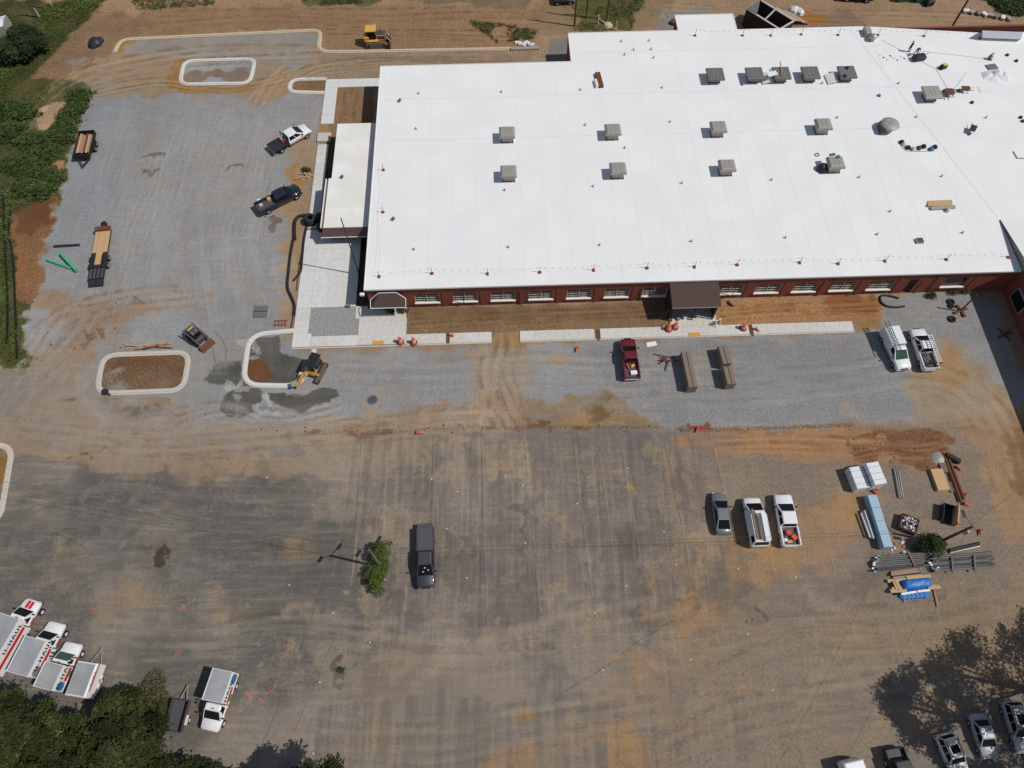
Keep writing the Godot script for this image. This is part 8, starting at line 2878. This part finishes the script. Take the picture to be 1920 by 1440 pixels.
func green(r: RandomNumberGenerator, base: Color, v: float) -> Color:
	var k := 1.0 + r.randf_range(-v, v)
	return Color(base.r * k * (1.0 + r.randf_range(-0.15, 0.2)), base.g * k, base.b * k * (1.0 + r.randf_range(-0.2, 0.2)))

# broadleaf tree: trunk, limbs out to boughs; leaf clumps gathered in uneven lobes round the boughs
func tree(called: String, label: String, at: Vector3, h: float, rad: float, base: Color, sd: int, lobes: int, per: int, mesh: Mesh, group := "", trunk_r := 0.22, low := 0.35) -> Node3D:
	var r := RandomNumberGenerator.new()
	r.seed = sd
	var o := thing(called, label, "tree", at, 0, group)
	var tr := MB.new()
	tr.tube([Vector3.ZERO, Vector3(0.1, h * 0.3, 0.05), Vector3(-0.05, h * 0.6, 0.1), Vector3(0.05, h * 0.85, 0)], trunk_r, 8, trunk_r * 0.25)
	part(o, "trunk", tr, M.bark)
	var xf := []
	var col := []
	for i in lobes:
		var t := TAU * i * 0.381966
		var f := sqrt((i + 0.5) / lobes)
		var c := Vector3(cos(t) * rad * 0.78 * f, h * lerpf(0.86, low + 0.15, f * f) + r.randf_range(-0.08, 0.08) * h, sin(t) * rad * 0.78 * f)
		var lr := rad * r.randf_range(0.20, 0.34)
		if i % 2 == 0:
			var lm := MB.new()
			lm.tube([Vector3(0, h * 0.35, 0), Vector3(c.x * 0.5, lerpf(h * 0.4, c.y, 0.6), c.z * 0.5), c], trunk_r * 0.4, 6, 0.03)
			part(o, "limb", lm, M.bark)
		var tone := r.randf_range(0.55, 1.35)
		for k in per:
			var d := Vector3(r.randfn(), r.randfn(), r.randfn()).normalized()
			if d.y < -0.35:
				d.y *= -0.6
			var p := c + d * lr * pow(r.randf(), 0.4) * Vector3(1, 0.75, 1)
			var s := r.randf_range(0.7, 1.35)
			xf.append(Transform3D(Basis(Vector3.UP, r.randf() * TAU).scaled(Vector3.ONE * s), p))
			col.append(green(r, base, 0.4) * tone * (2.1 if r.randf() < 0.07 else 1.0))
	scatter(o, "crown", mesh, xf, col, M.leaf)
	return o

func bush(called: String, label: String, at: Vector3, size: Vector3, base: Color, sd: int, n: int, mesh: Mesh, group := "") -> Node3D:
	var r := RandomNumberGenerator.new()
	r.seed = sd
	var o := thing(called, label, "bush", at, 0, group)
	for k in 3:
		var st := MB.new()
		st.tube([Vector3.ZERO, Vector3(r.randf_range(-0.3, 0.3) * size.x, size.y * 0.5, r.randf_range(-0.3, 0.3) * size.z)], 0.05, 5, 0.02)
		part(o, "stem", st, M.bark)
	var xf := []
	var col := []
	for i in n:
		var t := r.randf() * TAU
		var f := sqrt(r.randf()) * (0.8 + 0.3 * sin(t * 3.0 + sd) + 0.12 * sin(t * 7.0))
		var p := Vector3(cos(t) * f * size.x, 0, sin(t) * f * size.z)
		p.y = size.y * (0.15 + 0.85 * (1.0 - f * f * 0.8)) * r.randf_range(0.35, 1.0)
		xf.append(Transform3D(Basis(Vector3.UP, r.randf() * TAU).scaled(Vector3.ONE * r.randf_range(0.7, 1.4)), p))
		col.append(green(r, base, 0.35) * (0.8 + 0.4 * r.randf()))
	scatter(o, "foliage", mesh, xf, col, M.leaf)
	return o

func ground_cover(called: String, label: String, regions: Array, n: int, base: Color, sd: int, mesh: Mesh, smin: float, smax: float):
	var r := RandomNumberGenerator.new()
	r.seed = sd
	var nz := FastNoiseLite.new()
	nz.seed = sd
	nz.frequency = 0.12
	var polys := []
	var area := 0.0
	for g in regions:
		var p := PackedVector2Array()
		for k in range(0, g.size(), 2):
			var q := G(g[k], g[k + 1])
			p.append(Vector2(q.x, q.z))
		polys.append(p)
	var xf := []
	var col := []
	for p in polys:
		var lo: Vector2 = p[0]
		var hi: Vector2 = p[0]
		for v in p:
			lo = lo.min(v)
			hi = hi.max(v)
		for i in n / polys.size():
			var v := Vector2(r.randf_range(lo.x, hi.x), r.randf_range(lo.y, hi.y))
			var k := nz.get_noise_2d(v.x, v.y)
			if not Geometry2D.is_point_in_polygon(v, p) or k < -0.18:
				continue
			var s := r.randf_range(smin, smax) * (1.0 + k)
			xf.append(Transform3D(Basis(Vector3.UP, r.randf() * TAU).scaled(Vector3(s, s * r.randf_range(0.7, 1.3), s)), Vector3(v.x, 0.06 * s, v.y)))
			col.append(green(r, base, 0.3) * (1.0 + k * 0.8))
	var o := scatter(self, nm(called), mesh, xf, col, M.leaf)
	o.set_meta("kind", "stuff")
	o.set_meta("label", label)
	o.set_meta("category", "ground cover")

func build_plants():
	leaf_mat("leaf")
	var clump := leaf_clump(16, 0.30, 0.62, 3)
	var small := leaf_clump(14, 0.16, 0.38, 4)
	var tuft := leaf_clump(14, 0.34, 0.55, 5, 0.3)
	var oak := Color(0.034, 0.044, 0.012)
	var dark := Color(0.035, 0.05, 0.022)
	# trees at the lower left, their tops reaching up to the rental trucks
	var T := [[-20, 1385, 10.5, 4.2, "broad dark green tree at the lower left corner, nearest the first truck"], [48, 1412, 11.0, 3.9, "broad green tree below the row of rental trucks"], [207, 1418, 10.0, 4.2, "wide leafy tree right of the dark gap below the trailer"], [128, 1500, 11.0, 4.4, "leafy tree at the lower edge below the dark gap"], [20, 1490, 12.0, 5.0, "leafy tree in the very corner at the lower left"], [268, 1500, 9.0, 3.9, "leafy tree at the lower edge left of the utility trailer"], [375, 1492, 6.5, 2.4, "smaller tree at the lower edge below the utility trailer"], [215, 1340, 6.5, 2.3, "narrow leafy tree right of the white trailer's wheels"]]
	var sd := 100
	for e in T:
		var p := G(e[0], e[1], e[2] * 0.75)
		tree("broadleaf_tree", e[4], Vector3(p.x, 0, p.z), e[2], e[3], oak, sd, 20, 120, clump, "trees at the lower left", 0.24, 0.3)
		sd += 1
	bush("bush", "tangled dry bush between the trailer and the trees", G(285, 1300), Vector3(2.4, 1.0, 1.9), Color(0.10, 0.095, 0.05), 31, 260, small)
	bush("bush", "low weedy bush left of the utility trailer", G(300, 1345), Vector3(1.8, 1.0, 2.4), Color(0.08, 0.08, 0.03), 32, 240, small)
	# trees out to the right whose shade falls over the parked cars
	for e in [[65.6, -6.8, 18.0, 6.5, 1], [61.6, 3.2, 18.0, 6.2, 2], [55.0, 6.0, 18.0, 5.2, 3], [56.0, -4.2, 18.0, 6.0, 4], [48.9, -1.6, 17.5, 4.8, 5]]:
		tree("broadleaf_tree", ["", "tall shade tree beyond the right edge of the lot, farthest back", "tall shade tree beyond the lower right corner", "tall shade tree below the lower right corner", "tall shade tree right of the lot between two others", "shade tree beside the silver SUV at the right edge"][e[4]], Vector3(e[0], 0, e[1]), e[2], e[3], oak, 200 + e[4], 24, 22, clump, "shade trees beyond the lot", 0.3, 0.35)
	tree("broadleaf_tree", "tree below the lower edge whose shade falls left on the lot", Vector3(-16.8, 0, 3.4), 13.0, 3.3, oak, 210, 14, 60, clump, "shade trees beyond the lot")
	# bush round the lamp post and the leaning pole
	bush("bush", "tall bright bush climbing the lamp post in the lot, upper half", G(716, 1046), Vector3(1.2, 2.6, 2.0), Color(0.085, 0.12, 0.026), 41, 190, small)
	bush("bush", "rounded lower bush in front of the lamp post", G(709, 1084), Vector3(1.25, 2.2, 2.1), Color(0.08, 0.125, 0.024), 42, 230, small)
	bush("bush", "round dark green bush wrapped round the foot of the leaning pole", G(1738, 1026), Vector3(1.5, 2.4, 1.3), Color(0.04, 0.072, 0.02), 43, 330, small)
	# dark tree and scrub on the left bank
	tree("dark_tree", "dark round tree beside the pale shed at the top left", G(64, 100), 4.6, 2.8, dark, 300, 15, 200, clump, "", 0.2, 0.2)
	tree("dark_tree", "smaller dark tree in front of the first at the top left", G(38, 114), 3.6, 2.3, dark, 301, 11, 160, clump, "", 0.18, 0.2)
	var scrub := [[152, 190, 2.4, 3.2], [140, 215, 2.6, 3.0], [128, 240, 2.2, 2.4], [112, 262, 2.4, 2.2], [45, 215, 3.0, 2.8], [25, 250, 2.8, 2.6], [60, 270, 2.8, 2.4], [95, 290, 2.2, 2.0], [30, 310, 3.0, 2.8], [70, 320, 2.6, 2.4], [100, 335, 1.8, 2.0], [50, 355, 2.6, 2.2], [85, 360, 2.0, 1.8], [12, 210, 2.4, 2.6]]
	for i in scrub.size():
		var e: Array = scrub[i]
		bush("scrub_bush", "dark green scrub bush on the bank, " + ["topmost, by the gravel corner", "second below the gravel corner", "beside the pale dirt streak", "just above the dump trailer", "left of the pale dirt streak", "near the left edge above the white pipe", "in the middle of the bank", "beside the dump trailer", "at the left edge, level with the dump trailer", "between dump trailer and left edge", "below the dump trailer", "above the brown soil cut", "closest to the gravel above the soil cut", "highest at the left edge"][i], G(e[0], e[1]), Vector3(e[2] * 0.88, 1.3, e[3] * 0.88), Color(0.055, 0.088, 0.024), 500 + i, 120, clump, "scrub bushes on the left bank")
	ground_cover("grass", "rough grass and weeds over the left bank", [[-60, 190, 60, 150, 100, 160, 60, 230, 110, 330, 90, 372, 20, 400, 20, 560, 55, 690, 10, 690, -80, 640], [-60, 40, 150, 0, 190, 10, 130, 70, 60, 140, -60, 230], [150, 165, 160, 190, 130, 260, 100, 300, 120, 220]], 19000, Color(0.075, 0.108, 0.024), 61, tuft, 0.5, 1.1)
	ground_cover("weeds", "weeds beyond the warehouse roof and along the top edge", [[1050, -20, 1220, -20, 1190, 40, 1180, 58, 1070, 58, 1090, 30], [560, -20, 720, -20, 710, 6, 570, 10], [230, -20, 420, -20, 400, 10, 260, 20], [880, 40, 1010, 50, 1000, 74, 930, 80]], 5000, Color(0.07, 0.088, 0.028), 62, tuft, 0.4, 0.9)
	ground_cover("weeds", "dense dark weeds in the far right corner", [[1760, -40, 1990, -40, 1990, 40, 1900, 28, 1800, 8]], 4500, Color(0.032, 0.055, 0.016), 63, clump, 0.8, 1.5)
	for e in [[1745, 556, 0.7, "weed tuft at the wall foot in the right yard, left one"], [1785, 549, 0.9, "weed tuft at the wall foot in the right yard, middle"], [1808, 547, 0.8, "weed tuft at the wall foot in the right yard, right one"], [642, 1257, 0.28, "small green weed in a crack of the paved lot"], [574, 321, 0.6, "small green plant by the lumber near the annex walk"], [755, 583, 0.6, "small dark plant at the corner of the front soil bed"], [1592, 549, 0.8, "weed tuft at the wall foot above the orange soil"]]:
		bush("weed_tuft", e[3], G(e[0], e[1], 0.12 if e[0] == 755 else 0.0), Vector3(e[2], 0.5, e[2] * 0.7), Color(0.06, 0.085, 0.025), int(e[0]), 14 if e[2] < 0.4 else 40, small, "small weed tufts")

func _ready():
	rng.seed = 77
	view_axes()
	var cam := Camera3D.new()
	cam.name = "camera"
	cam.transform = Transform3D(Basis(ax_r, ax_u, -ax_f), Vector3(0, CAM_H, 0))
	cam.fov = rad_to_deg(2.0 * atan(720.0 / FOCAL))
	cam.near = 0.5
	cam.far = 2000.0
	add_child(cam)
	cam.current = true
	var env := Environment.new()
	env.background_mode = Environment.BG_SKY
	var sky := Sky.new()
	var sm := ProceduralSkyMaterial.new()
	sm.sky_top_color = Color(0.42, 0.48, 0.57)
	sm.sky_horizon_color = Color(0.72, 0.74, 0.76)
	sm.sky_curve = 0.15
	sm.ground_bottom_color = Color(0.3, 0.27, 0.22)
	sm.ground_horizon_color = Color(0.6, 0.62, 0.62)
	sky.sky_material = sm
	env.sky = sky
	env.background_energy_multiplier = 0.85
	env.tonemap_mode = Environment.TONE_MAPPER_LINEAR
	env.tonemap_exposure = 1.0
	env.sdfgi_enabled = true
	env.ssao_enabled = true
	env.ssil_enabled = true
	var we := WorldEnvironment.new()
	we.name = "world"
	we.environment = env
	add_child(we)
	var sun := DirectionalLight3D.new()
	sun.name = "sun"
	sun.light_energy = 1.04
	sun.light_color = Color(1.0, 0.975, 0.94)
	sun.light_angular_distance = 0.5
	sun.shadow_enabled = true
	var dir := Vector3(-0.74, -1.0, -0.17).normalized()
	sun.transform = Transform3D(Basis.looking_at(dir, Vector3.UP), Vector3(60, 80, 14))
	add_child(sun)
	build_ground()
	build_all()
